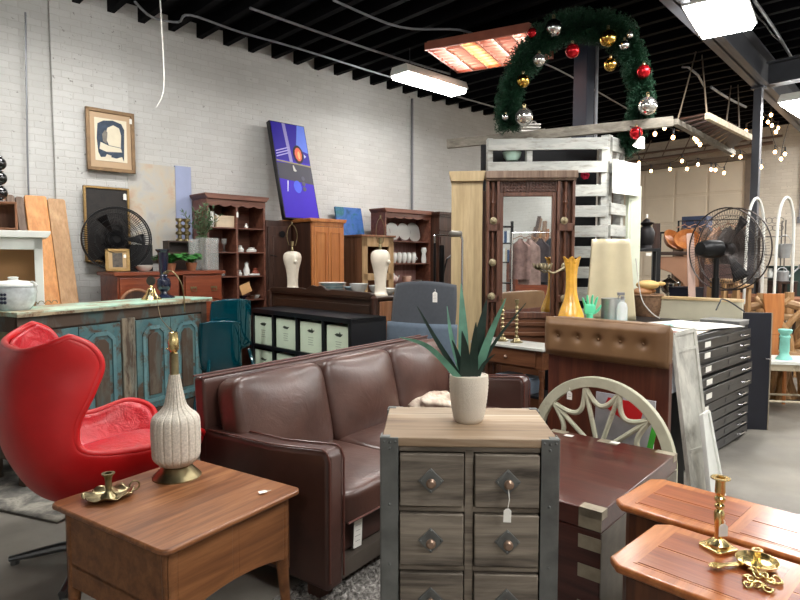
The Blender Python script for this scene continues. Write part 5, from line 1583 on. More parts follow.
bx(-W2 + .06, W2 - .06, -.008, -.004, .02, .90).build('lower_panel', WHITE, wc, smooth=None)
db = thing('dark_crate', 'open dark wooden crate on top of the white cupboard at the left edge', 'crate', (-2.85, 4.05, 1.546), radians(33))
m = MB(); m.box(-.24, .24, -.12, -.1, 0, .02)
m.box(-.24, .24, -.12, .12, 0, .015); m.box(-.24, .24, -.12, .12, .18, .195); m.box(-.24, -.225, -.12, .12, 0, .195); m.box(.225, .24, -.12, .12, 0, .195); m.box(-.24, .24, .11, .12, 0, .195)
m.build('crate_box', WALNUTZ, db, smooth=None, bevel=.002)
bl = thing('ball_stack_lamp', 'column of three glossy black balls on the dark crate at the left edge', 'lamp', (-2.70, 4.09, 1.742))
for i in range(3): MB().sphere((0, 0, .06 + i * .098), .046, 20).build('black_ball', flat('gloss_black', (14, 14, 16), .08, 0, 0, coat=.8), bl, smooth=180)
m = MB(); m.lathe([(0, 0), (.035, 0), (.035, .006), (.012, .014), (0, .02)], 20)
for i in range(3): m.lathe([(.012, .1 + i * .098), (.026, .105 + i * .098), (.026, .109 + i * .098), (.012, .113 + i * .098)], 16)
m.build('fitting', CHROME, bl)

def wallboard(label, ua, ub, top, mat, th=.028, foot=.62, rise=0, v_top=5.74, name='leaning_board'):
    """board leaning on the left wall: foot away from the wall"""
    t = thing(name, label, 'board', B((ua + ub) / 2, v_top, 0), RW)
    w2 = (ub - ua) / 2; m = MB()
    L = sqrt(top ** 2 + foot ** 2); a = atan2(foot, top)
    m.M = Matrix.Translation((0, -foot - .0, 0)) @ Matrix.Rotation(-a, 4, 'X')
    k = .012
    m.prism([(-w2, 0), (w2, 0), (w2, L - k), (w2 - k, L), (-w2 + k, L), (-w2, L - k)], -th, 0, 'xz')
    m.M = None
    m.build('board', mat, t, bevel=.004)
    return t
wallboard('tan board, rightmost of the boards leaning on the left wall', 1.40, 1.535, 1.86, TANBOARD)
wallboard('orange pine board leaning on the left wall left of the tan board', 1.232, 1.395, 1.875, PINE, foot=.64)
wallboard('narrow grey-brown board leaning left of the orange pine board', 1.168, 1.226, 1.86, GREYBOARD, foot=.60)
wallboard('narrow brown board, second from the left of the leaning boards', 1.105, 1.162, 1.87, GREYBOARD, foot=.58)
wallboard('reddish brown board, leftmost of the boards leaning on the wall', 1.0, 1.10, 1.88, WALNUTZ, foot=.58)

# ------------------------------------------------------------------ pictures on the left wall
def framed(label, ua, ub, z0, z1, fw_, fmat, mats, lean=0, v=5.78, depth=.03, name='framed_picture', cat='picture'):
    t = thing(name, label, cat, B((ua + ub) / 2, v, z0), RW, rot=(radians(-lean), 0, RW))
    w2 = (ub - ua) / 2; h = z1 - z0; m = MB()
    for a in (0, 1):
        m.box(-w2, w2, -depth, 0, a * (h - fw_), a * (h - fw_) + fw_); m.box(-w2 + a * (2 * w2 - fw_), -w2 + a * (2 * w2 - fw_) + fw_, -depth, 0, 0, h)
    m.build('frame', fmat, t, bevel=.004)
    bx(-w2 + fw_ * .9, w2 - fw_ * .9, -depth * .55, -.002, fw_ * .9, h - fw_ * .9).build('canvas', mats, t, smooth=None)
    return t, w2, h
FB = flat('bronze_frame', (126, 100, 70), .4, .4, .2, 20)
t, w2, h = framed('framed print of a white figure on dark blue, hung above the dark painting', 1.71, 2.12, 2.135, 2.675, .032, FB, flat('tan_mat', (188, 160, 128), .7, 0, .05), v=5.70)
bx(-w2 + .07, w2 - .07, -.022, -.016, .09, h - .08).build('print_paper', flat('print_cream', (224, 214, 190), .7, 0, .05), t, smooth=None)
m = MB(); m.prism([(-.11, .16), (-.09, .12), (-.02, .13), (.04, .12), (.09, .14), (.105, .1), (.115, .38), (.09, .43), (.02, .45), (-.06, .44), (-.11, .41), (-.12, .28)], -.0235, -.0222, 'xz'); m.build('dark_ground', flat('print_blue', (52, 66, 84), .7, 0, .3, 30), t, smooth=None)
m = MB(); m.prism([(-.02, .23), (.08, .22), (.085, .33), (.07, .39), (.02, .41), (-.03, .38), (-.05, .30)], -.0250, -.0238, 'xz'); m.prism([(-.10, .19), (-.04, .17), (.09, .18), (.08, .215), (-.02, .225), (-.09, .25)], -.0250, -.0238, 'xz')
m.prism([(-.06, .11), (-.02, .1), (0, .14), (-.04, .15)], -.0250, -.0238, 'xz'); m.build('pale_figure', flat('print_figure', (218, 208, 184), .7, 0, .08), t, smooth=None)
m = MB(); m.prism([(-.07, .26), (-.04, .24), (-.03, .34), (-.05, .36), (-.075, .32)], -.0262, -.0252, 'xz'); m.build('grey_shading', flat('print_grey', (126, 120, 112), .7, 0, .2, 30), t, smooth=None)
paper_tag('small white sticker in the upper right corner of the framed blue print', B(2.08, 5.655, 2.62), RW, .022, .045, 0, 0, lines=0)

t, w2, h = framed('large dark painting of dim figures in a gold frame, below the framed print', 1.665, 2.05, 1.33, 1.995, .02, GOLDF, art_mat('dark_oil', 0, [(12, 10, 9), (20, 17, 15), (34, 28, 24), (16, 14, 13), (70, 60, 48)], .6, 6), v=5.68)
paper_tag('small white label stuck in the upper right of the dark painting', B(2.005, 5.64, 1.945), RW, .028, .055, 0, 0, lines=0)
t = thing('abstract_canvas', 'unframed pale abstract canvas with peach blotches right of the dark painting', 'picture', B(2.295, 5.745, 1.38), RW)
bx(-.222, .222, 0, .03, 0, .87).build('canvas', art_mat('pale_abstract', 0, [(172, 164, 158), (180, 176, 172), (190, 188, 182), (198, 188, 170), (194, 168, 146), (184, 188, 182)], .8, 4), t, smooth=None)
t = thing('blue_canvas', 'narrow plain pale blue canvas edge beside the pale abstract canvas', 'picture', B(2.606, 5.76, 1.38), RW)
bx(-.08, .08, 0, .025, 0, .885).build('canvas', flat('pale_blue_canvas', (162, 172, 204), .8, 0, .04), t, smooth=None)

# big blue and violet picture on the armoire
t = thing('blue_artwork', 'tall blue and violet geometric picture in a black frame leaning on top of the armoire', 'picture', B(3.735, 5.36, 1.785), RW, rot=(radians(-15), 0, RW))
w2, h = .225, 1.09
m = MB(); m.box(-w2, w2, .0, .06, 0, h); m.build('frame', flat('black_frame', (12, 12, 18), .4), t, bevel=.004)
def shp(nm, poly, col, k=0): MB().prism(poly, -.004 - .0012 * k, .002, 'xz').build(nm, flat('art_' + nm, col, .55, 0, .08, 3, spec=.25), t, smooth=None)
i_ = .012
shp('violet_field', [(-w2 + i_, i_), (w2 - i_, i_), (w2 - i_, h - i_), (-w2 + i_, h - i_)], (60, 34, 186))
shp('dark_band', [(-w2 + i_, .44), (w2 - i_, .40), (w2 - i_, .62), (-w2 + i_, .62)], (70, 70, 82), 1)
shp('deep_blue_top', [(-w2 + i_, .66), (w2 - i_, .64), (w2 - i_, h - i_), (-w2 + i_, h - i_)], (44, 30, 150), 1)
shp('bright_blue', [(.06, .80), (w2 - i_, .76), (w2 - i_, h - i_), (.12, h - i_)], (96, 122, 220), 2)
shp('grey_bar', [(-.05, .64), (-.01, .64), (-.035, h - i_), (-.075, h - i_)], (150, 142, 196), 2)
shp('olive_line', [(-w2 + i_, .635), (w2 - i_, .60), (w2 - i_, .615), (-w2 + i_, .65)], (156, 150, 110), 3)
for k in range(3): shp('lilac_stripe', [(-w2 + .02, .68 + k * .03), (-.03, .74 + k * .03), (-.03, .752 + k * .03), (-w2 + .02, .692 + k * .03)], (178, 170, 226), 2)
def disc(cx, cz, rx, rz_, n=24): return [(cx + rx * cos(2 * pi * i / n), cz + rz_ * sin(2 * pi * i / n)) for i in range(n)]
shp('dark_disc', disc(.075, .735, .065, .105), (30, 26, 34), 4)
shp('coral_shape', disc(.075, .735, .045, .08, 10), (224, 106, 78), 5)
shp('yellow_core', disc(.08, .725, .016, .045), (236, 180, 120), 6)
shp('white_spot', [(.15, .70), (.175, .72), (.15, .745)], (220, 224, 240), 4)
shp('white_curve', [(-.02, .54), (.0, .53), (.02, .54), (.005, .56), (-.01, .60), (-.02, .60)], (206, 206, 200), 4)
shp('white_streak', [(-.14, .30), (-.13, .30), (-.105, .42), (-.12, .42)], (226, 226, 246), 2)
shp('blue_cloud', disc(.0, .36, .05, .07, 16), (76, 96, 226), 2)
for k in range(3): shp('dark_ring', disc(.085, .46 - k * .06, .022, .025, 14), (88, 88, 104), 3)

t = thing('landscape_painting', 'small unframed blue-green landscape painting leaning on the cabinet left of the dish cupboard', 'picture', B(4.63, 5.62, 1.632), RW, rot=(radians(-12), 0, RW))
bx(-.20, .20, 0, .025, 0, .36).build('canvas', art_mat('blue_landscape', 0, [(16, 60, 84), (34, 84, 128), (62, 104, 176), (30, 100, 104), (110, 146, 190)], .5, 5), t, smooth=None)

# ------------------------------------------------------------------ tall dressers under the wall pictures
def dresser(label, ua, ub, vf, dp, z, mat, pulls=2):
    t = thing('dresser', label, 'dresser', B((ua + ub) / 2, vf, 0), RW)
    w2 = (ub - ua) / 2
    m = MB(); m.box(-w2 + .01, w2 - .01, .012, dp, .06, z - .03); m.box(-w2 + .03, w2 - .03, .03, dp - .02, 0, .06); m.build('carcass', MAHOG_R, t, bevel=.003)
    m = MB(); m.prism([(-w2 - .015, z - .03), (-w2 - .02, z - .012), (-w2 - .015, z), (w2 + .015, z), (w2 + .02, z - .012), (w2 + .015, z - .03)], -.012, dp, 'xz'); m.build('top_board', MAHOG_R, t, bevel=.003)
    n = 5; hh = (z - .03 - .10) / n
    for k in range(n):
        d = bx(-w2 + .025, w2 - .025, -.004, .03, .09 + k * hh + .008, .09 + (k + 1) * hh - .008).build('drawer', MAHOG_R, t, bevel=.004)
        for x in ((-w2 * .5, w2 * .5) if pulls == 2 else (0,)):
            zz = .09 + (k + .5) * hh
            h_ = MB(); h_.box(x - .03, x + .03, -.008, -.003, zz - .004, zz + .012)
            h_.tube([(x - .022, -.01, zz), (x - .022, -.014, zz - .028), (x + .022, -.014, zz - .028), (x + .022, -.01, zz)], .0035, 6)
            h_.build('ring_pull', BRASS_D, d)
    return t
dresser('reddish dresser below the dark painting, left one of the pair, holding the gold photo frame', 1.72, 2.255, 5.08, .42, 1.25, MAHOG_R)
dresser('reddish dresser with ring pulls holding the clear cylinder vases, right of its twin', 2.28, 2.665, 5.10, .42, 1.255, MAHOG_R)
hb = thing('arched_headboard', 'dark arched headboard standing low in front of the left reddish dresser', 'headboard', B(1.85, 5.02, 0), RW)
MB().prism([(-.125, 0)] + [(q[0], q[2]) for q in arc((0, .98), .125, 180, 0, 14, 'xz')] + [(.125, 0)], -.012, .012, 'xz').build('board', DARKW, hb, bevel=.003)
MB().tube([(-.125, 0, .1)] + arc((0, .98), .125, 180, 0, 14, 'xz') + [(.125, 0, .1)], .016, 8).build('rim', WALNUTZ, hb)

Z1, Z2 = 1.251, 1.256
# gold photo frame
t = thing('photo_frame', 'small tilted gold photo frame standing on the left dresser', 'picture frame', B(1.765, 5.17, Z1 + .004), RW + radians(-14), rot=(radians(-14), 0, RW - radians(18)))
w2, h = .092, .19; m = MB()
for a in (0, 1):
    m.box(-w2, w2, -.014, 0, a * (h - .025), a * (h - .025) + .025); m.box(-w2 + a * (2 * w2 - .025), -w2 + a * (2 * w2 - .025) + .025, -.014, 0, 0, h)
m.build('frame', GOLDF, t, bevel=.003)
bx(-w2 + .02, w2 - .02, -.006, 0, .02, h - .02).build('mount', flat('photo_mount', (170, 140, 96), .6), t, smooth=None)
bx(-.038, .038, -.009, -.005, .035, h - .035).build('photo', art_mat('old_photo', 0, [(24, 22, 20), (50, 45, 40), (84, 74, 62), (40, 36, 32)], .4, 30), t, smooth=None)
m = MB(); m.bar((0, .0, .12), (0, .055, .015), .03, .004); m.build('easel_stay', flat('black_card', (24, 22, 20), .7), t, smooth=None)
paper_tag('round white sticker on the small gold photo frame', B(1.80, 5.105, 1.395), RW, .02, .028, 0, 0, lines=0)
bowl('white china bowl between the gold photo frame and the fern', B(1.99, 5.20, Z1), .075, .055, DISH, None)

# fan with a round wire guard
def pedestal_fan(label, loc, rz, R_, zc, mat, wall=False):
    t = thing('wall_fan' if wall else 'pedestal_fan', label, 'fan', (loc[0], loc[1], 0), rz)
    # axis along local -y
    g = MB()
    for yy, k in ((-.07, .0), (.04, .0)):
        for rr in (1, .82, .64, .46, .28): g.tube([(R_ * rr * cos(2 * pi * i / 40), yy * (1 - .35 * (1 - rr)) - (.05 if yy < 0 else -.03) * (1 - rr), zc + R_ * rr * sin(2 * pi * i / 40)) for i in range(40)], .0022 if rr < 1 else .0065, 5, closed=True)
    for i in range(84):
        a = 2 * pi * i / 84
        for yy in (-1, 1):
            g.tube([(R_ * .12 * cos(a), yy * .08, zc + R_ * .12 * sin(a)), (R_ * .6 * cos(a), yy * .075, zc + R_ * .6 * sin(a)), (R_ * cos(a), yy * .04, zc + R_ * sin(a))], .0016, 4, caps=False)
    g.build('guard', mat, t)
    h = MB(); h.lathe([(0, -.05), (.05, -.05), (.06, -.02), (.06, .03), (0, .03)], 20, (0, 0, zc), Matrix.Rotation(pi / 2, 4, 'X')); hub = h.build('hub', BLACKMETAL, t)
    for k in range(3):
        b_ = MB(); a0 = 2 * pi * k / 3
        def blade(i, j):
            r = R_ * (.14 + .70 * i); w_ = (.5 + .4 * i) * .5; a = a0 + (j - .5) * w_
            return Vector((r * cos(a), .05 * (j - .5), zc + r * sin(a)))
        b_.grid(blade, 8, 6); b_.build('blade', BLACKMETAL, t, solid=.003, smooth=60)
    m = MB(); m.lathe([(0, 0), (.06, 0), (.078, .02), (.08, .12), (.075, .19), (.055, .235), (0, .24)], 24, (0, .10, zc), Matrix.Rotation(-pi / 2, 4, 'X')); m.build('motor', BLACKMETAL, t)
    if wall:
        q = MB(); q.tube([(0, .2, zc), (-.02, .30, zc - .01), (-.10, .40, zc - .05), (-.18, .44, zc - .05)], .014, 8); q.tube(arc((-.21, zc - .05), .03, 0, 360, 14, 'xz', .44), .008, 6); q.build('wall_arm', mat, t)
        return t
    q = MB(); q.cyl((0, .13, 0.03), (0, .13, zc - .06), .022, n=14); q.cyl((0, .13, .5), (0, .13, zc - .25), .03, n=14); q.build('pole', BLACKMETAL, t)
    q = MB(); q.lathe([(0, 0), (R_ * .38, 0), (R_ * .38, .02), (.05, .05), (0, .05)], 28, (0, .13, 0)); q.build('base', BLACKMETAL, t)
    return t
pf = pedestal_fan('black wall fan with a round wire guard in front of the dark painting', B(1.80, 5.28), radians(30), .262, 1.525, BLACKMETAL, True)
pf2 = pedestal_fan('big industrial pedestal fan with a wire guard at the right, motor toward the viewer', (2.88, 5.30), radians(114), .36, 1.445, flat('guard_grey', (60, 54, 52), .4, .6))

# black box and open shelf box, brass candlesticks
t = thing('speaker_box', 'black box standing behind the white bowl on the left dresser', 'box', B(2.07, 5.56, Z1 + .001), RW)
bx(-.10, .10, -.10, .0, 0, .235).build('case', flat('matte_black', (14, 14, 16), .6), t, bevel=.004)
t = thing('open_box', 'open dark wooden box shelf on the dressers below the abstract canvas', 'box', B(2.43, 5.36, Z2), RW)
m = MB(); m.box(-.16, .16, 0, .12, .15, .165); m.box(-.16, .16, 0, .12, .255, .27); m.box(-.16, -.148, 0, .12, 0, .27); m.box(.148, .16, 0, .12, 0, .27); m.box(-.16, .16, .11, .12, 0, .27)
m.build('case', DARKWX, t, smooth=None, bevel=.002)
for i, uu in enumerate((2.375, 2.445)):
    t = thing('candlestick', ['left one of the two gold candlesticks on the open dark box', 'right one of the two gold candlesticks on the open dark box'][i], 'candlestick', B(uu + .03, 5.42, Z2 + .271), 0, 'pair of gold candlesticks')
    MB().lathe([(0, 0), (.035, 0), (.034, .012), (.018, .025), (.018, .05), (.034, .06), (.034, .08), (.016, .092), (.016, .11), (.034, .125), (.034, .145), (.016, .155), (.016, .17), (.034, .185), (.032, .205), (0, .205)], 18).build('stem', BRASS_D, t)

def fern(label, p, r, n, seed):
    t = thing('potted_fern', label, 'plant', p, 0, 'green ferns on the dressers')
    MB().lathe([(0, 0), (.035, 0), (.05, .07), (.046, .07), (.033, .01), (0, .01)], 18).build('pot', flat('terracotta', (150, 96, 66), .7), t)
    rr = random.Random(seed); m = MB(); vs = []; fs = []
    for i in range(n):
        a = rr.random() * 2 * pi; ln = r * (.7 + .5 * rr.random()); up = .05 + .05 * rr.random()
        P = [Vector((cos(a) * ln * s_, sin(a) * ln * s_, .06 + up * sin(s_ * pi * .75))) for s_ in [k / 8 for k in range(9)]]
        sd = Vector((-sin(a), cos(a), 0))
        for k in range(8):
            w_ = .032 * sin(pi * (k + 1) / 9.5)
            for sg in (-1, 1):
                o = len(vs); d = P[k + 1] - P[k]
                vs += [P[k], P[k] + d * .7, P[k] + d * 1.0 + sd * sg * w_ + Vector((0, 0, -.004)), P[k] + d * .4 + sd * sg * w_]
                fs.append((o, o + 1, o + 2, o + 3))
    m.add(vs, fs); m.build('fronds', LEAFG, t, smooth=None, recalc=False)
    return t
fern('bright green fern on the left dresser, left of the navy candle column', B(2.2, 5.16, Z1), .14, 46, 2)
fern('bright green fern right of the navy candle column', B(2.40, 5.18, Z2), .11, 40, 4)
# cylinder vases
for i, (uu, vv, r, h_, lab) in enumerate([(2.46, 5.26, .045, .285, 'clear glass cylinder vase farthest left on the right dresser'), (2.60, 5.18, .06, .295, 'front clear glass cylinder vase on the right dresser'), (2.57, 5.31, .055, .30, 'clear glass cylinder vase holding the olive branches')]):
    t = thing('cylinder_vase', lab, 'vase', B(uu, vv, Z2), 0, 'clear cylinder vases')
    MB().lathe([(r, 0), (r, h_), (r - .003, h_), (r - .003, .012), (0, .012), (0, 0), (r, 0)][:-1], 28).build('cylinder', FROST, t)
t = thing('olive_branches', 'bunch of grey-green olive branches in the cylinder vase before the dark hutch', 'plant', B(2.57, 5.31, Z2 + .014))
rr = random.Random(8); st = MB(); vs = []; fs = []
for i in range(30):
    a = rr.random() * 2 * pi; sp = .06 + .10 * rr.random(); hh = .40 + .18 * rr.random()
    P = spline([(0, 0, .0), (cos(a) * .025, sin(a) * .025, .28), (cos(a) * sp, sin(a) * sp, hh)], 6)
    st.tube(P, .0025, 5)
    for k in range(6, len(P)):
        for q in range(2):
            b0 = P[k]; d = Vector((rr.random() - .5, rr.random() - .5, rr.random() * .6)).normalized(); s_ = d.orthogonal().normalized() * .007
            o = len(vs); vs += [b0, b0 + d * .022 + s_, b0 + d * .05, b0 + d * .022 - s_]; fs.append((o, o + 1, o + 2, o + 3))
st.build('stems', flat('twig', (92, 84, 60), .8), t)
MB().add(vs, fs).build('leaves', OLIVEG, t, smooth=None, recalc=False)

# ------------------------------------------------------------------ hutch with small wares
def hutch(label, uc, vf, w_, dp, z, mat, shelves, mid=True, low=0, inside=None):
    t = thing('hutch', label, 'hutch', B(uc, vf, 0), RW)
    w2 = w_ / 2; m = MB(); th = .022
    m.box(-w2, -w2 + th, 0, dp, 0, z - .05); m.box(w2 - th, w2, 0, dp, 0, z - .05)
    if mid: m.box(-th / 2, th / 2, .004, dp, 0, z - .05)
    m.build('case', mat, t, smooth=None, bevel=.002)
    m = MB(); m.prism([(-w2 - .03, z), (-w2 - .03, z - .015), (-w2, z - .05), (w2, z - .05), (w2 + .03, z - .015), (w2 + .03, z)], -.03, dp, 'xz'); m.build('cornice', mat, t, bevel=.003)
    bx(-w2, w2, dp - .012, dp, 0, z - .05).build('back_panel', inside or mat, t, smooth=None)
    pl = [(-w2, z - .05), (w2, z - .05)]; n = 40
    for i in range(n + 1):
        x = w2 - w_ * i / n; pl.append((x, z - .10 - .018 * abs(sin(i / n * pi * 5))))
    MB().prism(pl, -.002, .014, 'xz').build('scalloped_apron', mat, t)
    for zz in shelves: bx(-w2 + th, w2 - th, .006, dp - .012, zz - .012, zz).build('shelf', mat, t, smooth=None)
    return t
hutch('dark red-brown wooden hutch of open shelves with a scalloped top, behind the cylinder vases', 3.005, 5.44, .64, .30, 1.99, REDBROWN, [1.67, 1.43, 1.19, .95, .7])
def hp(x, y, z): return B(3.005, 5.44) + Matrix.Rotation(RW, 3, 'Z') @ Vector((x, y, 0)) + Vector((0, 0, z + .001))
def small(name, label, cat, prof, mat, p, group=None, n=18):
    o = MB().lathe(prof, n).build(name, mat, loc=p); return tag(o, label, cat, group)
t = thing('cream_box', 'cream wooden box on the top left shelf of the dark hutch', 'box', hp(-.09, .10, 1.67), RW); bx(-.11, .11, -.06, .08, 0, .11).build('box_body', flat('cream_box_paint', (206, 188, 160), .6), t, bevel=.003); bx(-.112, .112, -.062, .082, .085, .115).build('lid', flat('cream_box_paint', (206, 188, 160), .6), t, bevel=.003)
t = thing('glass_pitcher', 'white pitcher at the left end of the top hutch shelf', 'pitcher', hp(-.255, .08, 1.67)); MB().lathe([(0, 0), (.04, 0), (.05, .05), (.042, .11), (.046, .15), (.04, .15), (.038, .11), (0, .02)], 20).build('body', DISH, t); MB().tube(arc((.05, .09), .035, -80, 80, 10, 'xz'), .005, 6).build('handle', DISH, t)
for i, (x, lab) in enumerate(((-.18, 'left'), (-.10, 'right'))):
    small('goblet', f'clear goblet on the second shelf of the dark hutch, {lab} one of two', 'glass', [(0, 0), (.028, 0), (.004, .012), (.004, .06), (.026, .085), (.03, .13), (.027, .13), (.02, .085), (0, .07)], FROST, hp(x, .09, 1.43), 'goblets in the hutch')
small('knick_knack', 'tiny white figurine on the top right shelf of the dark hutch', 'ornament', [(0, 0), (.018, 0), (.02, .02), (.01, .035), (.014, .045), (0, .055)], DISH, hp(.15, .09, 1.67))
for i, (x, z, h_, r, lab) in enumerate([(.07, 1.43, .07, .035, 'squat white pitcher on the second right shelf of the hutch'), (.20, 1.43, .05, .05, 'white covered dish beside the squat pitcher in the hutch'), (.14, 1.19, .14, .03, 'tall white figure on the third right shelf of the hutch'), (.06, 1.19, .06, .025, 'small white cup left of the tall figure in the hutch'), (.24, 1.19, .08, .035, 'small reddish jar at the right of the third hutch shelf'), (-.20, 1.19, .06, .02, 'small dark cup on the third left shelf of the hutch, left one'), (-.12, 1.19, .06, .02, 'small dark cup on the third left shelf of the hutch, right one')]):
    mt = DISH if i < 4 else (flat('red_jar', (140, 70, 52), .5) if i == 4 else FROST)
    small('ornament', lab, 'ornament', [(0, 0), (r, 0), (r * 1.1, h_ * .4), (r * .6, h_ * .7), (r * .7, h_ * .9), (0, h_)], mt, hp(x, .08, z))
t = thing('white_tray', 'flat cream dish in front of the tall white figure in the hutch', 'dish', hp(.20, .05, 1.19), RW); bx(-.06, .06, -.03, .03, 0, .02).build('dish', DISH, t, bevel=.005)
t = thing('tilted_card', 'tan card propped at a slant on the fourth right shelf of the hutch', 'card', hp(.12, .02, .985), RW, rot=(0, radians(-20), RW)); bx(-.06, .06, 0, .006, .03, .13).build('card', flat('tan_card', (214, 166, 112), .7), t, smooth=None)
for i in range(3):
    x = (.10, .20, .25)[i]
    t = thing('small_bowl', ['dark little bowl under the slanted card in the hutch', 'grey little bowl in the middle of the fourth hutch shelf', 'pale little bowl at the right of the fourth hutch shelf'][i], 'bowl', hp(x, .09, .95)); MB().lathe([(0, 0), (.02, 0), (.045, .035), (.041, .035), (0, .006)], 18).build('bowl', [NAVYG, SILVER, DISH][i], t)
t = thing('stacked_book', 'dark flat book lying on the low shelf of the hutch', 'book', hp(.14, .10, .70), RW); bx(-.1, .1, -.06, .06, 0, .03).build('cover', DARKW, t, bevel=.002)
paper_tag('white tag on the middle upright of the dark hutch', hp(0, -.006, 1.83), RW, .02, .05, 0.008, 0, lines=0)

# ------------------------------------------------------------------ dark cabinet, armoire, low cabinet, dish cupboard
dk = thing('dark_cabinet', 'dark panelled cabinet between the hutch and the orange armoire', 'cabinet', B(3.48, 5.42, 0), RW)
bx(-.155, .155, .01, .33, 0, 1.76).build('case', DARKW, dk, bevel=.003)
m = bx(-.14, .14, -.008, .012, .1, 1.70); m.build('door', WALNUTZ if False else DARKW, dk, bevel=.004)
m = MB(); m.box(-.09, .09, -.016, -.006, .2, .85); m.box(-.09, .09, -.016, -.006, .95, 1.6); m.build('raised_panel', DARKW, dk, bevel=.006)
MB().lathe([(0, 0), (.035, 0), (.035, .01), (0, .012)], 14, (.02, -.016, 1.62), Matrix.Rotation(pi / 2, 4, 'X')).build('lock', BLACKMETAL, dk); m = MB(); m.tube([(-.12, -.01, 1.40), (-.12, -.04, 1.40), (-.06, -.04, 1.385)], .005, 6); m.build('handle', BLACKMETAL, dk)
ar = thing('armoire', 'orange pine armoire with two doors and a dark side below the violet picture', 'armoire', B(3.87, 5.10, 0), RW)
bx(-.21, .21, .012, .64, 0, 1.745).build('case', DARKW, ar, bevel=.003)
m = MB(); m.prism([(-.225, 1.745), (-.24, 1.77), (-.24, 1.782), (.24, 1.782), (.24, 1.77), (.225, 1.745)], -.02, .65, 'xz'); m.build('cornice', ORANGEW, ar, bevel=.003)
m = MB(); m.box(-.21, -.185, -.004, .02, 0, 1.745); m.box(.185, .21, -.004, .02, 0, 1.745); m.box(-.21, .21, -.004, .02, 1.70, 1.745); m.box(-.21, .21, -.004, .02, 0, .10); m.build('face_frame', ORANGEW, ar, bevel=.002)
for s in (-1, 1):
    xa, xb = (-.183, -.002) if s < 0 else (.002, .183)
    d = bx(xa, xb, -.008, .012, .105, 1.695).build('door', ORANGEW, ar, bevel=.003)
    for z0, z1 in ((1.0, 1.64), (.16, .93)):
        m = MB(); e = .035
        for a, b in (((xa + e, z0), (xb - e, z0)), ((xb - e, z0), (xb - e, z1)), ((xb - e, z1), (xa + e, z1)), ((xa + e, z1), (xa + e, z0))): m.bar((a[0], -.010, a[1]), (b[0], -.010, b[1]), .009, .008, (0, 1, 0))
        m.build('panel_moulding', ORANGEW, d)
    MB().sphere((xb - .02 if s < 0 else xa + .02, -.02, 1.0), .011, 10).build('knob', BLACKMETAL, d)
paper_tag('white tag hanging from the armoire door knob', B(3.87, 5.10, 1.0) + Matrix.Rotation(RW, 3, 'Z') @ Vector((.02, -.034, 0)), RW, .035, .10, .02, 0, lines=0)
lc = thing('bedside_cabinet', 'brown cabinet with an open front compartment between the armoire and the dish cupboard', 'cabinet', B(4.58, 5.10, 0), RW)
m = MB(); m.box(-.24, -.22, 0, .6, 0, 1.61); m.box(.22, .24, 0, .6, 0, 1.61); m.box(-.24, .24, .58, .6, 0, 1.61); m.box(-.24, .24, 0, .6, .88, .9); m.box(-.24, .24, 0, .6, 0, .1); m.build('case', WALNUTZ, lc, smooth=None)
bx(-.26, .26, -.02, .62, 1.61, 1.632).build('top_board', WALNUTZ, lc, bevel=.003)
m = MB(); m.box(-.24, -.16, -.004, .016, .9, 1.61); m.box(.16, .24, -.004, .016, .9, 1.61); m.box(-.24, .24, -.004, .016, 1.5, 1.61); m.box(-.22, .22, -.004, .016, 1.12, 1.2); m.build('face_frame', wood('light_brown', (150, 116, 76), (178, 144, 100), (196, 166, 124), 'z', .5), lc, bevel=.002)

dh = hutch('red-brown dish cupboard with plates and cups behind the high-back chair', 5.31, 5.34, .80, .26, 1.975, REDBROWN, [1.585, 1.31, 1.06], mid=False, inside=wood('cupboard_back', (140, 96, 88), (168, 124, 116), (186, 146, 138), 'z', .6))
def dp_(x, y, z): return B(5.31, 5.34) + Matrix.Rotation(RW, 3, 'Z') @ Vector((x, y, 0)) + Vector((0, 0, z + .001))
PLT = flat('plate_rim', (96, 52, 50), .4, 0, .1)
for i, x in enumerate((-.27, -.10, .09, .27)):
    t = thing('display_plate', f'{["leftmost", "second from the left", "third from the left", "rightmost"][i]} upright plate on the dish cupboard upper shelf', 'plate', dp_(x, .16, 1.586), RW, 'upright plates in the dish cupboard', rot=(radians(-14), 0, RW))
    Rx = Matrix.Rotation(pi / 2, 4, 'X')
    MB().lathe([(0, 0), (.125, 0), (.128, .008), (.12, .01), (0, .006)], 30, (0, 0, .128), Rx).build('rim', PLT if i < 3 else DISH, t)
    MB().lathe([(0, .0045), (.108, .009), (.112, .013), (.07, .010), (0, .009)], 30, (0, 0, .128), Rx).build('face', DISH, t)
for i in range(6):
    x = -.24 + i * .085
    t = thing('teacup', f'{["first", "second", "third", "fourth", "fifth", "sixth"][i]} white teacup from the left on the dish cupboard middle shelf', 'cup', dp_(x, .10, 1.31), RW + i, 'teacups in the dish cupboard')
    MB().lathe([(0, 0), (.018, 0), (.03, .03), (.036, .085), (.032, .12), (.02, .135), (0, .14)], 18).build('cup_body', DISH, t)
    MB().tube(arc((.036, .06), .018, -80, 80, 8, 'xz'), .004, 6).build('handle', DISH, t)
t = thing('teapot', 'white floral teapot on the lowest visible shelf of the dish cupboard', 'teapot', dp_(-.17, .10, 1.06), RW)
MB().sphere((0, 0, .055), .06, 18, (1, 1, .85)).build('pot_body', flat('floral_china', (226, 206, 200), .3, 0, .3, 40), t); MB().lathe([(0, .1), (.03, .1), (.012, .115), (.01, .125), (0, .128)], 14).build('lid', DISH, t)
MB().tube([(.05, 0, .05), (.085, 0, .07), (.1, 0, .1)], [.012, .009, .007], 8).tube(arc((-.06, .055), .03, 90, 270, 8, 'xz'), .005, 6).build('spout_and_handle', DISH, t)
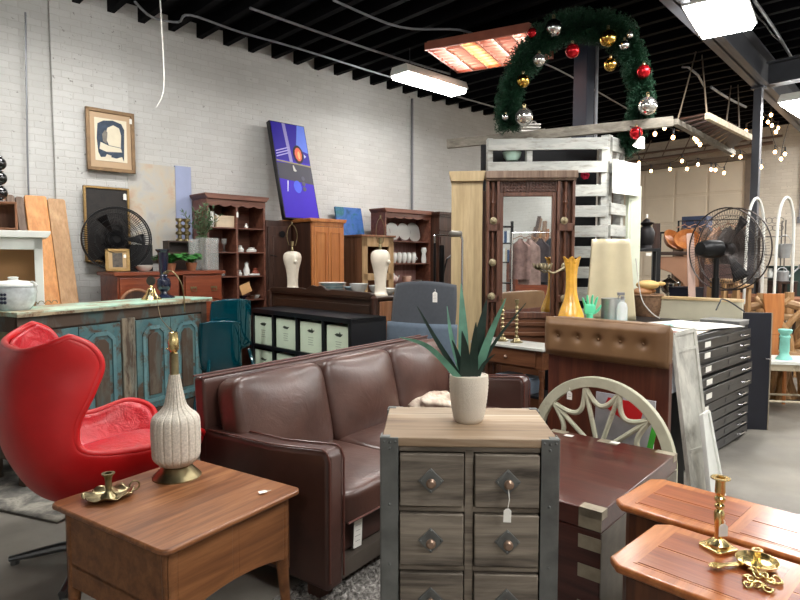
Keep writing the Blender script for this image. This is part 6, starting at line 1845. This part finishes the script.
small('sugar_bowl', 'white sugar bowl left of the teapot in the dish cupboard', 'bowl', [(0, 0), (.03, 0), (.05, .04), (.04, .07), (.01, .085), (0, .1)], DISH, dp_(-.32, .08, 1.06))
small('sauce_boat', 'brown-topped white pot right of the teapot in the dish cupboard', 'pot', [(0, 0), (.05, 0), (.06, .05), (.065, .07), (.06, .085), (0, .085)], flat('brown_white', (206, 170, 150), .3, 0, .3, 10), dp_(.06, .10, 1.06))
small('saucer', 'flat white dish at the right of the lowest shelf in the dish cupboard', 'dish', [(0, 0), (.03, 0), (.07, .03), (.065, .03), (0, .01)], DISH, dp_(.25, .10, 1.06))
small('white_jug', 'tall white vase at the right end of the middle shelf in the dish cupboard', 'vase', [(0, 0), (.03, 0), (.035, .05), (.025, .12), (.04, .16), (.03, .2), (0, .2)], DISH, dp_(.335, .06, 1.31))

bk = thing('dark_bookcase', 'dark brown cupboard with a chrome rail right of the dish cupboard', 'cupboard', B(6.02, 5.20, 0), RW)
bx(-.30, .30, .0, .5, 0, 1.93).build('case', DARKW, bk, bevel=.003)
m = MB(); m.box(-.33, .33, -.03, .52, 1.93, 1.965); m.box(-.31, .31, -.012, .51, 1.90, 1.93); m.build('cornice', DARKW, bk, bevel=.003)
m = MB(); m.box(-.3, .3, -.01, .005, 1.72, 1.745); m.box(-.28, -.02, -.012, .002, .1, 1.66); m.box(.02, .28, -.012, .002, .1, 1.66); m.build('door_panel', DARKW, bk, bevel=.004)
hs = thing('valet_stand', 'black and chrome clothes stand in front of the dark cupboard', 'clothes stand', at(443, 300, 6.2) * 1, RW); hs.location.z = 0
m = MB(); m.tube(spline([(-.13, 0, 1.52), (-.13, 0, 1.585), (-.11, 0, 1.60), (.13, 0, 1.60)], 4), .010, 8); m.build('rail', CHROME, hs)
m = MB(); m.cyl((-.13, 0, 0), (-.13, 0, 1.52), .014, n=10); m.cyl((.0, .02, 0), (.0, .02, 1.5), .03, n=10); m.box(-.2, .2, -.15, .15, 0, .02); m.tube([(.0, 0, 1.2), (.06, 0, 1.36), (.13, 0, 1.40)], .009, 8); m.build('frame', BLACKMETAL, hs)

# ------------------------------------------------------------------ teal see-through chairs
def acrylic_chair(label, loc, rz, k_=1, group='teal acrylic chairs'):
    t = thing('acrylic_chair', label, 'chair', loc, rz, group)
    def prof(j):
        P = [(-.235, .0), (-.23, .10), (-.21, .28), (-.19, .42), (-.12, .452), (.02, .44), (.15, .44), (.20, .50), (.23, .66), (.26, .80), (.275, .87)]
        S = spline([(a, 0, b_) for a, b_ in P], 5); return S
    S = prof(0); k = len(S)
    def f(i, j):
        q = S[round(j * (k - 1))]; x = (i - .5) * 2
        wdt = .175 - .02 * max(0, (q.z - .5)) / .4 - .03 * max(0, .4 - q.z)
        curl = .035 * abs(x) ** 3
        edge = (j > .95) * (-.02 * x * x)
        if q.z > .47: return Vector((x * wdt, q.x - curl * 1.2, q.z + edge))
        return Vector((x * wdt, q.x, q.z + (curl if q.z > .4 else 0)))
    MB().grid(f, 18, k).build('shell', TEALP, t, solid=.014, smooth=60)
    for sx in (-1, 1):
        m = MB().tube([(sx * .16, .16, .44), (sx * .2, .24, .22), (sx * .21, .25, .0)], [.014, .016, .013], 10); m.build('leg', TEALP, t)
    m = MB(); m.tube([(-.2, .24, .2), (.2, .24, .2)], .008, 8); m.build('cross_bar', CHROME, t)
    t.scale = (k_,) * 3
    return t
ac = acrylic_chair('lower of two stacked teal see-through chairs between the teal sideboard and cube shelf', B(2.36, 4.66), radians(205), 1.0)
dup(ac, B(2.42, 4.64, .17), radians(212), 'upper one of the two stacked teal see-through chairs left of the cube shelf')
# ------------------------------------------------------------------ right-hand background
# white-topped side table with a mint candlestick
t = thing('white_top_table', 'low table with a white top and turned pale legs at the right edge', 'table', (3.36, 5.22, 0), radians(-12))
bx(-.26, .30, -.16, .22, .455, .485).build('tabletop', WHITE, t, bevel=.004)
LEGP = patchy('pale_worn_legs', (196, 184, 160), (130, 116, 96), None, 8, (1, 1, .5), .6, .42, .07)
m = MB(); m.box(-.24, .28, -.14, .20, .40, .455); m.build('apron', LEGP, t)
for x in (-.22, .26):
    for y in (-.12, .18): MB().lathe([(0, 0), (.016, 0), (.022, .03), (.018, .12), (.024, .2), (.018, .3), (.024, .4), (0, .4)], 12, (x, y, 0)).build('leg', LEGP, t)
m = MB(); m.cyl((-.22, -.12, .13), (.26, -.12, .13), .01, n=8); m.cyl((-.22, .18, .13), (.26, .18, .13), .01, n=8); m.build('stretcher', LEGP, t)
p = at(784, 361, 5.18); p.z = .486
t = thing('mint_candlestick', 'mint green candle pillar standing on the white-topped side table', 'candlestick', p)
MB().lathe([(0, 0), (.065, 0), (.06, .015), (.04, .04), (.034, .06), (.04, .08), (.038, .18), (.044, .2), (.034, .215), (.05, .235), (.055, .26), (.05, .265), (0, .262)], 22).build('pillar', MINTC, t)

# driftwood pieces and timber furniture
DRIFT = wood('driftwood', (136, 104, 70), (172, 138, 98), (196, 164, 126), 'x', .6, .5)
DRIFT_Z = wood('driftwood_upright', (136, 100, 62), (172, 134, 90), (198, 162, 120), 'z', .6, .5)
DWA = at(776, 322, 6.0)
t = thing('driftwood_chair', 'chair of twisted pale driftwood branches at the right, behind the white-topped table', 'chair', (3.76, 5.74, 0), radians(-20))
rr = random.Random(5)
for i in range(11):
    x0 = -.32 + .075 * i; P = [(x0, rr.uniform(-.06, .06), 0), (x0 + rr.uniform(-.1, .1), rr.uniform(-.1, .1), .35), (x0 + rr.uniform(-.22, .22), rr.uniform(-.1, .1), .66), (x0 + rr.uniform(-.2, .2), rr.uniform(-.06, .1), .98)]
    m = MB().tube(spline(P, 6), [.045 - .022 * k / 18 for k in range(19)], 8); m.build('branch', DRIFT_Z, t)
for z, y in ((.42, -.15), (.45, .0), (.9, .05)):
    MB().tube(spline([(-.4, y, z - .03), (-.1, y + .03, z + .04), (.2, y - .02, z - .02), (.5, y, z + .05)], 6), [.04] * 19, 8).build('rail', DRIFT, t)
bx(-.36, .44, -.3, .05, .40, .44).build('seat', DRIFT, t, bevel=.01)
t = thing('log_bench', 'long bench of split logs behind the big fan', 'bench', B(7.15, 2.45, 0), RB)
m = MB(); m.box(-.1, 1.06, -.16, .16, .74, .80); m.build('slab', DRIFT, t, bevel=.012)
m = MB(); m.tube([(-.05, .1, .86), (.3, .12, .92), (.7, .1, .90), (1.0, .12, .93)], [.06, .08, .07, .05], 10); m.build('back_log', wood('dark_log', (96, 58, 36), (136, 88, 58), (170, 118, 80), 'x', .6, .5), t)
for x in (0, .32, .66, .98): MB().box(x - .05, x + .05, -.1, .1, 0, .74).build('leg', DRIFT_Z, t, bevel=.006)
for x, h_ in ((.05, .25), (.3, .18), (.55, .2), (.8, .22), (1.0, .25)): MB().cyl((x, .0, .8), (x, .0, .8 + h_), .05, .045, 10).build('stump_post', DRIFT_Z, t)
p = at(774, 303, 5.55)
t = thing('orange_bucket_chair', 'smooth orange wood chair back with a tapering shape above the black panel', 'chair', (p.x, p.y, 0), radians(174))
m = MB(); m.prism([(-.085, 1.04), (.10, 1.04), (.07, .80), (.05, .66), (-.06, .66), (-.09, .80)], -.012, .012, 'xz'); m.build('back', ORANGEW, t, bevel=.004)
bx(-.16, .16, -.3, .0, .42, .45).build('seat', ORANGEW, t, bevel=.006)
for x in (-.13, .13):
    for y in (-.27, -.02): MB().cyl((x, y, 0), (x, y, .42), .016, .02, 10).build('leg', ORANGEW, t)
m = MB(); m.box(-.05, .04, -.008, .008, .44, .68); m.build('back_stile', ORANGEW, t)
for i, (px_, py_, h_, lab) in enumerate([(724, 285, .32, 'upright orange timber block under the fan guard'), (737, 290, .26, 'shorter timber block beside the upright orange one')]):
    p = at(px_, py_, 5.9)
    t = thing('timber_stool', lab, 'stool', (p.x, p.y, 0), .3)
    MB().box(-.10, .10, -.10, .10, p.z + .02, p.z + .06).build('seat', DRIFT, t, bevel=.006)
    for x in (-.07, .07):
        for y in (-.07, .07): MB().box(x - .018, x + .018, y - .018, y + .018, 0, p.z + .02).build('leg', DRIFT_Z, t, bevel=.003)

# white wire hoops
for i, (pa, pb, pt, Y, lab) in enumerate([(746, 763, 197, 6.1, 'white bent-tube hoop behind the big fan, left one of two'), (776, 793, 196, 5.9, 'white bent-tube hoop at the right edge, right one of two')]):
    a = at(pa, 262, Y); b_ = at(pb, 250, Y + .25); c_ = (a + b_) / 2
    zt = at((pa + pb) / 2, pt, Y).z
    t = thing('white_hoop', lab, 'plant stand', (c_.x, c_.y, 0), 0, 'white bent-tube hoops')
    L_ = Vector((a.x - c_.x, a.y - c_.y, 0)); m = MB()
    P = [L_ * 1.15] + [L_ * 1.05 + Vector((0, 0, zt - .75))] + [Vector((0, 0, zt - .35)) + L_ * cos(q * pi / 10) + Vector((0, 0, .35 * sin(q * pi / 10))) for q in range(11)] + [-L_ * 1.05 + Vector((0, 0, zt - .75)), -L_ * 1.15]
    m.tube(spline(P, 3), .014, 8); m.tube([-L_ * 1.08 + Vector((0, 0, .7)), L_ * 1.08 + Vector((0, 0, .7))], .01, 8)
    m.build('hoop', WHITE, t)

# wire plant rack, bucket, green case, watering can
p = at(768, 250, 6.6)
t = thing('wire_rack', 'scrolled wire rack with small glassware between the white hoops', 'rack', (p.x, p.y, 0), radians(-20))
m = MB()
for x in (-.14, .14):
    for y in (-.08, .08): m.cyl((x, y, 0), (x, y, 1.78), .007, n=6)
for z in (.9, 1.15, 1.4, 1.6):
    m.box(-.14, .14, -.08, .08, z, z + .008)
for k in range(5): m.tube(arc((-.11 + k * .055, 1.78), .03, 0, 360, 14, 'xz', .0), .004, 5); m.tube(arc((-.09 + k * .05, 1.70), .028, 0, 360, 14, 'xz', .0), .004, 5)
m.build('wire_frame', flat('dull_iron', (112, 108, 102), .5, .5), t)
for k in range(4):
    q = Vector((p.x, p.y, 0)) + Matrix.Rotation(radians(-20), 3, 'Z') @ Vector((-.10 + .065 * k, 0, 1.409 if k % 2 else 1.159))
    small('glass_jar', ['left', 'inner left', 'inner right', 'right'][k] + ' small glass jar on the wire rack between the white hoops', 'jar', [(0, 0), (.025, 0), (.03, .05), (.018, .08), (.022, .10), (0, .1)], DISH if k == 2 else FROST, q)
p = at(784, 254, 5.95)
t = thing('metal_bucket', 'galvanised bucket hanging by the right white hoop', 'bucket', (p.x, p.y, p.z - .04))
MB().lathe([(0, .004), (.05, .004), (.068, .135), (.071, .138), (.068, .14), (.064, .135), (.047, 0), (0, 0)], 24).build('pail', GALV, t)
MB().tube(arc((0, .135), .068, 0, 180, 14, 'xz', 0, .09), .003, 6).build('bail_handle', GALV, t)
t = thing('green_case', 'dark green crate at the right edge below the bucket', 'crate', (4.44, 6.62, 0), radians(-20))
bx(-.30, .35, -.18, .18, .92, 1.26).build('case', flat('dark_green', (26, 52, 46), .6, 0, .2), t, bevel=.006)
bx(-.32, .37, -.2, .2, 1.26, 1.285).build('lid', flat('dark_green', (26, 52, 46), .6), t, bevel=.004)
for x in (-.26, .31):
    for y in (-.15, .15): bx(x - .02, x + .02, y - .02, y + .02, 0, .92).build('leg', BLACKMETAL, t)
p = at(783, 276, 6.35)
t = thing('watering_can', 'old metal watering can with a long rose spout at the right edge', 'watering can', p - Vector((0, 0, .05)), radians(-10))
MB().lathe([(0, 0), (.055, 0), (.055, .1), (.045, .105), (0, .105)], 20).build('can_body', GALV, t)
MB().tube([(.05, 0, .03), (.10, 0, .09), (.15, 0, .14)], [.012, .009, .008], 8).lathe([(0, 0), (.01, 0), (.028, .03), (0, .034)], 14, (.145, 0, .135), Matrix.Rotation(radians(50), 4, 'Y')).build('spout', GALV, t)
MB().tube(arc((-.01, .09), .05, 20, 180, 10, 'xz'), .005, 6).build('handle', GALV, t)
t2 = thing('stool_stand', 'small dark stand under the watering can', 'stand', (p.x, p.y, 0)); zz = p.z - .051
MB().box(-.1, .1, -.1, .1, zz - .03, zz).build('top', DARKWX, t2, bevel=.004)
for x in (-.08, .08):
    for y in (-.08, .08): bx(x - .014, x + .014, y - .014, y + .014, 0, zz - .03).build('leg', DARKW, t2)
p = at(797, 290, 6.9)
t = thing('white_pitcher', 'round white jar at the right edge above the driftwood', 'jar', (p.x + .02, p.y, p.z - .09))
MB().lathe([(0, 0), (.05, 0), (.085, .05), (.085, .10), (.05, .15), (.04, .18), (.045, .19), (0, .188)], 24).build('jar_body', DISH, t)
t2 = thing('pedestal_stand', 'plain wood pedestal under the round white jar', 'stand', (p.x + .02, p.y, 0))
zz = p.z - .091
m = MB(); m.box(-.07, .07, -.07, .07, 0, .03); m.box(-.05, .05, -.05, .05, .03, zz - .02); m.box(-.08, .08, -.08, .08, zz - .02, zz); m.build('pedestal', DRIFT_Z, t2, bevel=.003)

# rack of brown coats behind the fan
p = at(718, 205, 7.7)
t = thing('garment_rack', 'black rail holding brown coats and hides behind the big fan', 'clothes rack', (p.x, p.y, 0), radians(-30))
m = MB(); m.tube([(-.45, 0, 0), (-.45, 0, 1.86), (.45, 0, 1.86), (.45, 0, 0)], .014, 8); m.tube([(-.45, -.2, .03), (-.45, .2, .03)], .014, 8); m.tube([(.45, -.2, .03), (.45, .2, .03)], .014, 8); m.build('rail_frame', BLACKMETAL, t)
cols = [(92, 74, 60), (150, 112, 82), (112, 84, 66), (160, 120, 90), (74, 68, 64), (60, 56, 54), (70, 58, 54)]
def garment(label, loc, rz, col, w_, ln, group, seed=1, name='hanging_coat', cat='coat'):
    t = thing(name, label, cat, loc, rz, group)
    rr = random.Random(seed); ph = rr.random() * 6
    m = MB()
    def f(i, j):
        a = 2 * pi * i; sh = min(1, .25 + j * 5)
        x = w_ * sh * cos(a) * (1 + .10 * j); y = .055 * (.5 + .7 * j) * sin(a) * (1 + .35 * sin(a * 5 + ph))
        return Vector((x, y, -.03 - .05 * (1 - sh) * 0 - j * ln - .04 * abs(cos(a)) * (1 - j)))
    m.grid(f, 40, 16, cu=True); m.build('cloth', flat('cloth_%d_%d_%d' % col, col, .95, 0, .35, 14, .3, 30), t, smooth=70)
    m = MB(); m.tube(arc((0, .025), .02, -60, 210, 10, 'xz'), .003, 5); m.tube([(-w_ * .8, 0, -.05), (0, 0, .0), (w_ * .8, 0, -.05)], .006, 6); m.build('hanger', WALNUTZ, t)
    return t
Rg = Matrix.Rotation(radians(-30), 3, 'Z')
labs = ['grey-brown coat, leftmost on the rail behind the big fan', 'tan hide hanging second from the left on the rail behind the fan', 'brown coat in the middle of the rail behind the fan', 'pale tan hide right of the middle on the rail behind the fan', 'grey coat fifth along the rail behind the fan', 'charcoal coat sixth along the rail behind the fan', 'dark brown coat at the right end of the rail behind the fan']
for i, c_ in enumerate(cols):
    q = Vector((p.x, p.y, 0)) + Rg @ Vector((-.38 + i * .125, 0, 1.812)); garment(labs[i], q, radians(-30) + radians(62), c_, .22, .95, 'coats on the rail behind the fan', i)

# shelf unit with bowls, urn, basket and dark figure
p = at(676, 252, 6.2)
t = thing('shelf_table', 'dark wooden serving table with a tall corner post and a tan panel below its top', 'table', (p.x, p.y, 0), radians(-20))
bx(-.22, .26, -.16, .18, 1.40, 1.435).build('top_board', DARKWX, t, bevel=.004)
bx(-.235, -.165, -.17, -.10, 0, 1.72).build('corner_post', DARKW, t, bevel=.003)
for x, y in ((.23, -.13), (.23, .15), (-.2, .15)): bx(x - .02, x + .02, y - .02, y + .02, 0, 1.40).build('leg', DARKW, t)
m = MB(); m.prism([(-.16, 1.385), (.21, 1.385), (.21, .80), (.15, .98), (.06, 1.12), (-.05, 1.22), (-.16, 1.26)], -.13, -.115, 'xz'); m.build('curved_panel', flat('tan_leatherette', (166, 122, 94), .6, 0, .06), t, bevel=.003)
bx(-.2, .23, -.14, .16, .92, .94).build('shelf', DARKWX, t)
Rt = Matrix.Rotation(radians(-20), 3, 'Z'); to = Vector((p.x, p.y, 0))
for i, (x, tilt, lab) in enumerate(((-.07, .95, 'orange wooden bowl tipped on its side on the serving table, left one'), (.10, -.85, 'larger orange wooden bowl tipped on its side on the serving table, right one'))):
    o = MB().lathe([(0, 0), (.05, 0), (.09, .03), (.125, .085), (.12, .088), (.085, .038), (0, .012)], 26).build('wooden_bowl', ORANGEW, loc=to + Rt @ Vector((x, .02, 1.515)), rot=(radians(50), tilt * .6, 0)); tag(o, lab, 'bowl', 'tipped wooden bowls')
q = to + Rt @ Vector((-.06, -.02, .941))
t = thing('silver_urn', 'silver tea urn on the shelf below the tan panel', 'urn', q)
MB().lathe([(0, 0), (.055, 0), (.05, .02), (.02, .035), (.02, .05), (.06, .08), (.085, .13), (.085, .17), (.06, .2), (.03, .215), (.012, .23), (.016, .25), (0, .262)], 28).build('urn_body', SILVER, t)
for s in (-1, 1): MB().tube(arc((s * .085, .15), .03, 90 if s < 0 else -90, 270 if s < 0 else 90, 10, 'xz'), .006, 6).build('handle', SILVER, t)
q = at(686, 288, 5.85)
t = thing('blue_tub', 'navy plastic tub below the tan panel', 'tub', (q.x, q.y, 0), radians(-15))
m = MB(); m.lathe([(0, .86), (.13, .86), (.16, 1.08), (.17, 1.085), (.165, 1.09), (.15, 1.08), (.12, .87), (0, .87)], 4); m.build('tub_body', NAVYP, t, bevel=.01)
m = MB(); m.box(-.12, .12, -.12, .12, .82, .86)
for x in (-.1, .1):
    for y in (-.1, .1): m.box(x - .015, x + .015, y - .015, y + .015, 0, .82)
m.build('crate_stand', DARKW, t)
q = at(646, 247, 6.0)
t = thing('dark_stand', 'narrow black stand with a price card right of the mint door leaf', 'stand', (q.x, q.y, 0), radians(-10))
bx(-.12, .12, -.1, .1, 1.435, 1.465).build('top', BLACKP, t, bevel=.003)
for x in (-.1, .1):
    for y in (-.08, .08): bx(x - .018, x + .018, y - .018, y + .018, 0, 1.435).build('leg', BLACKP, t)
bx(-.02, .03, -.104, -.1, 1.39, 1.42).build('price_card', PAPER, t, smooth=None)
t = thing('dark_urn', 'black cast urn with a narrow top on the black stand', 'urn', (q.x, q.y, 1.466))
MB().lathe([(0, 0), (.06, 0), (.055, .03), (.075, .06), (.08, .16), (.06, .2), (.035, .22), (.06, .24), (.075, .25), (.04, .262), (.03, .28), (0, .30)], 22).build('urn_body', flat('cast_black', (30, 28, 30), .5, .3, .2), t)
small('candle_stub', 'small pale candle stub on top of the black cast urn', 'candle', [(0, 0), (.012, 0), (.012, .035), (.002, .04), (0, .045)], PAPER, (q.x, q.y, 1.766))
q = at(644, 306, 5.35)
t = thing('wicker_basket', 'round wicker basket right of the cream draped board', 'basket', (q.x, q.y, 0))
m = MB()
P = spline([(.10, 0, .80), (.13, 0, .86), (.145, 0, .94), (.15, 0, 1.04)], 6); k = len(P)
def bsk(i, j):
    c_ = P[round(j * (k - 1))]; a = 2 * pi * i; r = c_.x + .004 * sin(a * 26 + round(j * (k - 1)) * pi)
    return Vector((r * cos(a), r * sin(a), c_.z))
m.grid(bsk, 104, k, cu=True); m.lathe([(0, .80), (.10, .80)], 30); m.tube([(.152 * cos(2 * pi * i / 30), .152 * sin(2 * pi * i / 30), 1.04) for i in range(30)], .01, 8, closed=True)
m.build('woven_basket', flat('wicker', (122, 92, 68), .75, 0, .35, 40), t, smooth=60)
m = MB(); m.lathe([(0, 0), (.09, 0), (.03, .03), (.03, .76), (.11, .8), (0, .8)], 20); m.build('pedestal', DARKW, t)
for i, (dx, dz, rz, c_, lab) in enumerate([(-.03, 1.065, .3, (150, 104, 64), 'brown gourd lying in the wicker basket'), (.02, 1.13, -.2, (206, 172, 110), 'pale yellow gourd lying on top of the brown one')]):
    o = MB().sphere((0, 0, 0), .05, 18, (2.0, 1.1, .85)).sphere((.11, 0, .01), .02, 10, (2, 1, 1)).build('gourd', flat('gourd_%d' % i, c_, .5, 0, .15), loc=(q.x + dx, q.y - .02, dz), rot=(0, 0, rz)); tag(o, lab, 'gourd')
q = at(697, 224, 8.2)
t = thing('blue_bin', 'dark blue box on a tall stand in front of the garage door', 'box', (q.x, q.y, 0), radians(-44))
bx(-.16, .16, -.12, .12, q.z - .12, q.z + .10).build('box_body', flat('denim_blue', (50, 62, 88), .6), t, bevel=.006)
for x in (-.12, .12): MB().cyl((x, 0, 0), (x, 0, q.z - .12), .015, n=8).build('stand_leg', BLACKMETAL, t)
rl = thing('long_rail', 'thin dark rail on posts in front of the garage door', 'rail', B(9.6, 4.0, 0), RB)
m = MB(); m.cyl((-.2, 0, 1.78), (1.3, 0, 1.78), .014, n=8); m.cyl((0, 0, 0), (0, 0, 1.78), .014, n=8); m.cyl((1.2, 0, 0), (1.2, 0, 1.78), .014, n=8); m.build('rail_frame', BLACKMETAL, rl)
t = thing('dark_screen', 'tall dark grey folding panel standing right behind the big fan', 'panel', (4.02, 6.95, 0), radians(-35))
bx(-.17, .12, -.02, .02, 0, 1.70).build('panel', flat('grey_brown_cloth', (78, 68, 64), .9, 0, .15), t, bevel=.004)
t = thing('mauve_panel', 'mauve grey upholstered board low behind the big fan', 'panel', (3.66, 6.98, 0), radians(-30))
bx(-.20, .19, -.03, .03, .02, 1.30).build('panel', flat('mauve_cloth', (120, 96, 92), .9, 0, .12), t, bevel=.01)
t = thing('folding_chair_frame', 'leaning pale pink and wood board left of the fan motor', 'board', at(698, 300, 5.6) * 1, radians(-20), rot=(0, radians(-3), radians(-20)))
t.location.z = 0
bx(-.03, .03, -.02, .02, 0, 1.60).build('board', flat('pale_pink_edge', (206, 176, 164), .6, 0, .1), t, bevel=.003)
# brick wall electrics on the far wall
tag(MB().box(-.03, .03, -.03, 0, 0, .10).cyl((0, -.015, .1), (0, -.015, 1.6), .012, n=8).build('wall_outlet', CONDUIT, loc=B(11.49, 2.55, 1.95), rot=(0, 0, RB)), 'small metal electric box with a conduit on the far brick wall', 'electric box')

# ------------------------------------------------------------------ things seen only in the mirror: right-hand wall area
rk = thing('clothes_rail', 'chrome clothes rail of printed dresses, seen in the carved mirror', 'clothes rack', (1.66, .55, 0), radians(8))
m = MB(); m.tube([(-.42, 0, 0), (-.42, 0, 1.76), (.55, 0, 1.76), (.55, 0, 0)], .013, 8); m.tube([(-.42, -.2, .02), (-.42, .2, .02)], .013, 8); m.tube([(.55, -.2, .02), (.55, .2, .02)], .013, 8); m.build('rail_frame', CHROME, rk)
for i, (x, c_, w_, ln, lab) in enumerate([(-.30, (128, 104, 100), .17, .62, 'mauve printed dress on the rail seen in the carved mirror'), (-.16, (140, 118, 112), .17, .70, 'pale mauve dress second on the rail seen in the mirror'), (.0, (60, 54, 58), .16, .66, 'dark jacket third on the rail seen in the mirror'), (.13, (40, 46, 54), .16, .7, 'navy coat fourth on the rail seen in the mirror'), (.27, (30, 70, 74), .16, .72, 'teal dress fifth on the rail seen in the mirror'), (.41, (46, 42, 44), .16, .7, 'black coat last on the rail seen in the mirror')]):
    garment(lab, (1.66 + x * cos(radians(8)), .55 + x * sin(radians(8)), 1.71), radians(8 + 25), c_, w_, ln, 'clothes on the rail seen in the mirror', 20 + i, 'hanging_garment', 'garment')
bs = thing('ladder_shelf', 'dark ladder shelf with books seen at the left of the carved mirror', 'bookshelf', (1.10, -.55, 0), radians(186))
m = MB()
for x in (-.22, .22): m.bar((x, 0, 0), (x, .06, 2.0), .03, .05)
m.build('frame', BLACKP, bs)
for z in (.5, .95, 1.3, 1.62, 1.9): bx(-.22, .22, -.06, .24, z, z + .02).build('shelf', BLACKP, bs)
rr = random.Random(9); kk = 0
R186 = Matrix.Rotation(radians(186), 3, 'Z')
for z in (1.3, 1.62):
    x = -.18
    while x < .1:
        w_ = .025 + .02 * rr.random(); h_ = .18 + .06 * rr.random(); c_ = rr.choice([(200, 204, 206), (60, 80, 110), (180, 170, 150), (40, 40, 44), (130, 60, 50)])
        pos = Vector((1.10, -.55, 0)) + R186 @ Vector((x + w_ / 2, .06, z + .021))
        tb_ = thing('book', 'book standing on the dark ladder shelf seen in the mirror', 'book', pos, radians(186), 'books on the ladder shelf')
        bx(-w_ / 2, w_ / 2, -.08, .08, 0, h_).build('cover', flat('book_%d_%d_%d' % c_, c_, .6), tb_, smooth=None)
        x += w_ + .004
for i, (uu, wd, h_, mt) in enumerate([(-.9, .10, 2.1, GREYBOARD), (-.72, .08, 2.3, DARKW), (-.55, .07, 2.25, GREYBOARD), (-.36, .12, 2.0, TANBOARD), (-.18, .09, 2.2, GREYBOARD), (.0, .07, 2.05, WALNUTZ)]):
    t = thing('leaning_plank', ['first', 'second', 'third', 'fourth', 'fifth', 'sixth'][i] + ' of the planks leaning on the right-hand wall, seen in the mirror', 'board', B(uu, V0 + .03, 0), RW + pi, 'planks leaning on the right-hand wall')
    L_ = h_; m = MB(); m.M = Matrix.Translation((0, -.55, 0)) @ Matrix.Rotation(-atan2(.5, L_), 4, 'X') @ Matrix.Rotation(.06 * (i - 2.5), 4, 'Y')
    m.box(-wd / 2, wd / 2, -.03, 0, .03, L_); m.M = None; m.build('board', mt, t, bevel=.003)
t = thing('tan_cupboard', 'tan cupboard with a red-brown box on it, seen in the middle of the mirror', 'cupboard', (1.75, -1.5, 0), radians(160))
bx(-.4, .4, -.2, .2, 0, 1.5).build('case', MAHOG_R, t, bevel=.004)
for s in (-1, 1): bx(-.2 + s * .2 - .19, -.2 + s * .2 + .19, .2, .215, .1, 1.4).build('door', TANBOARD, t)
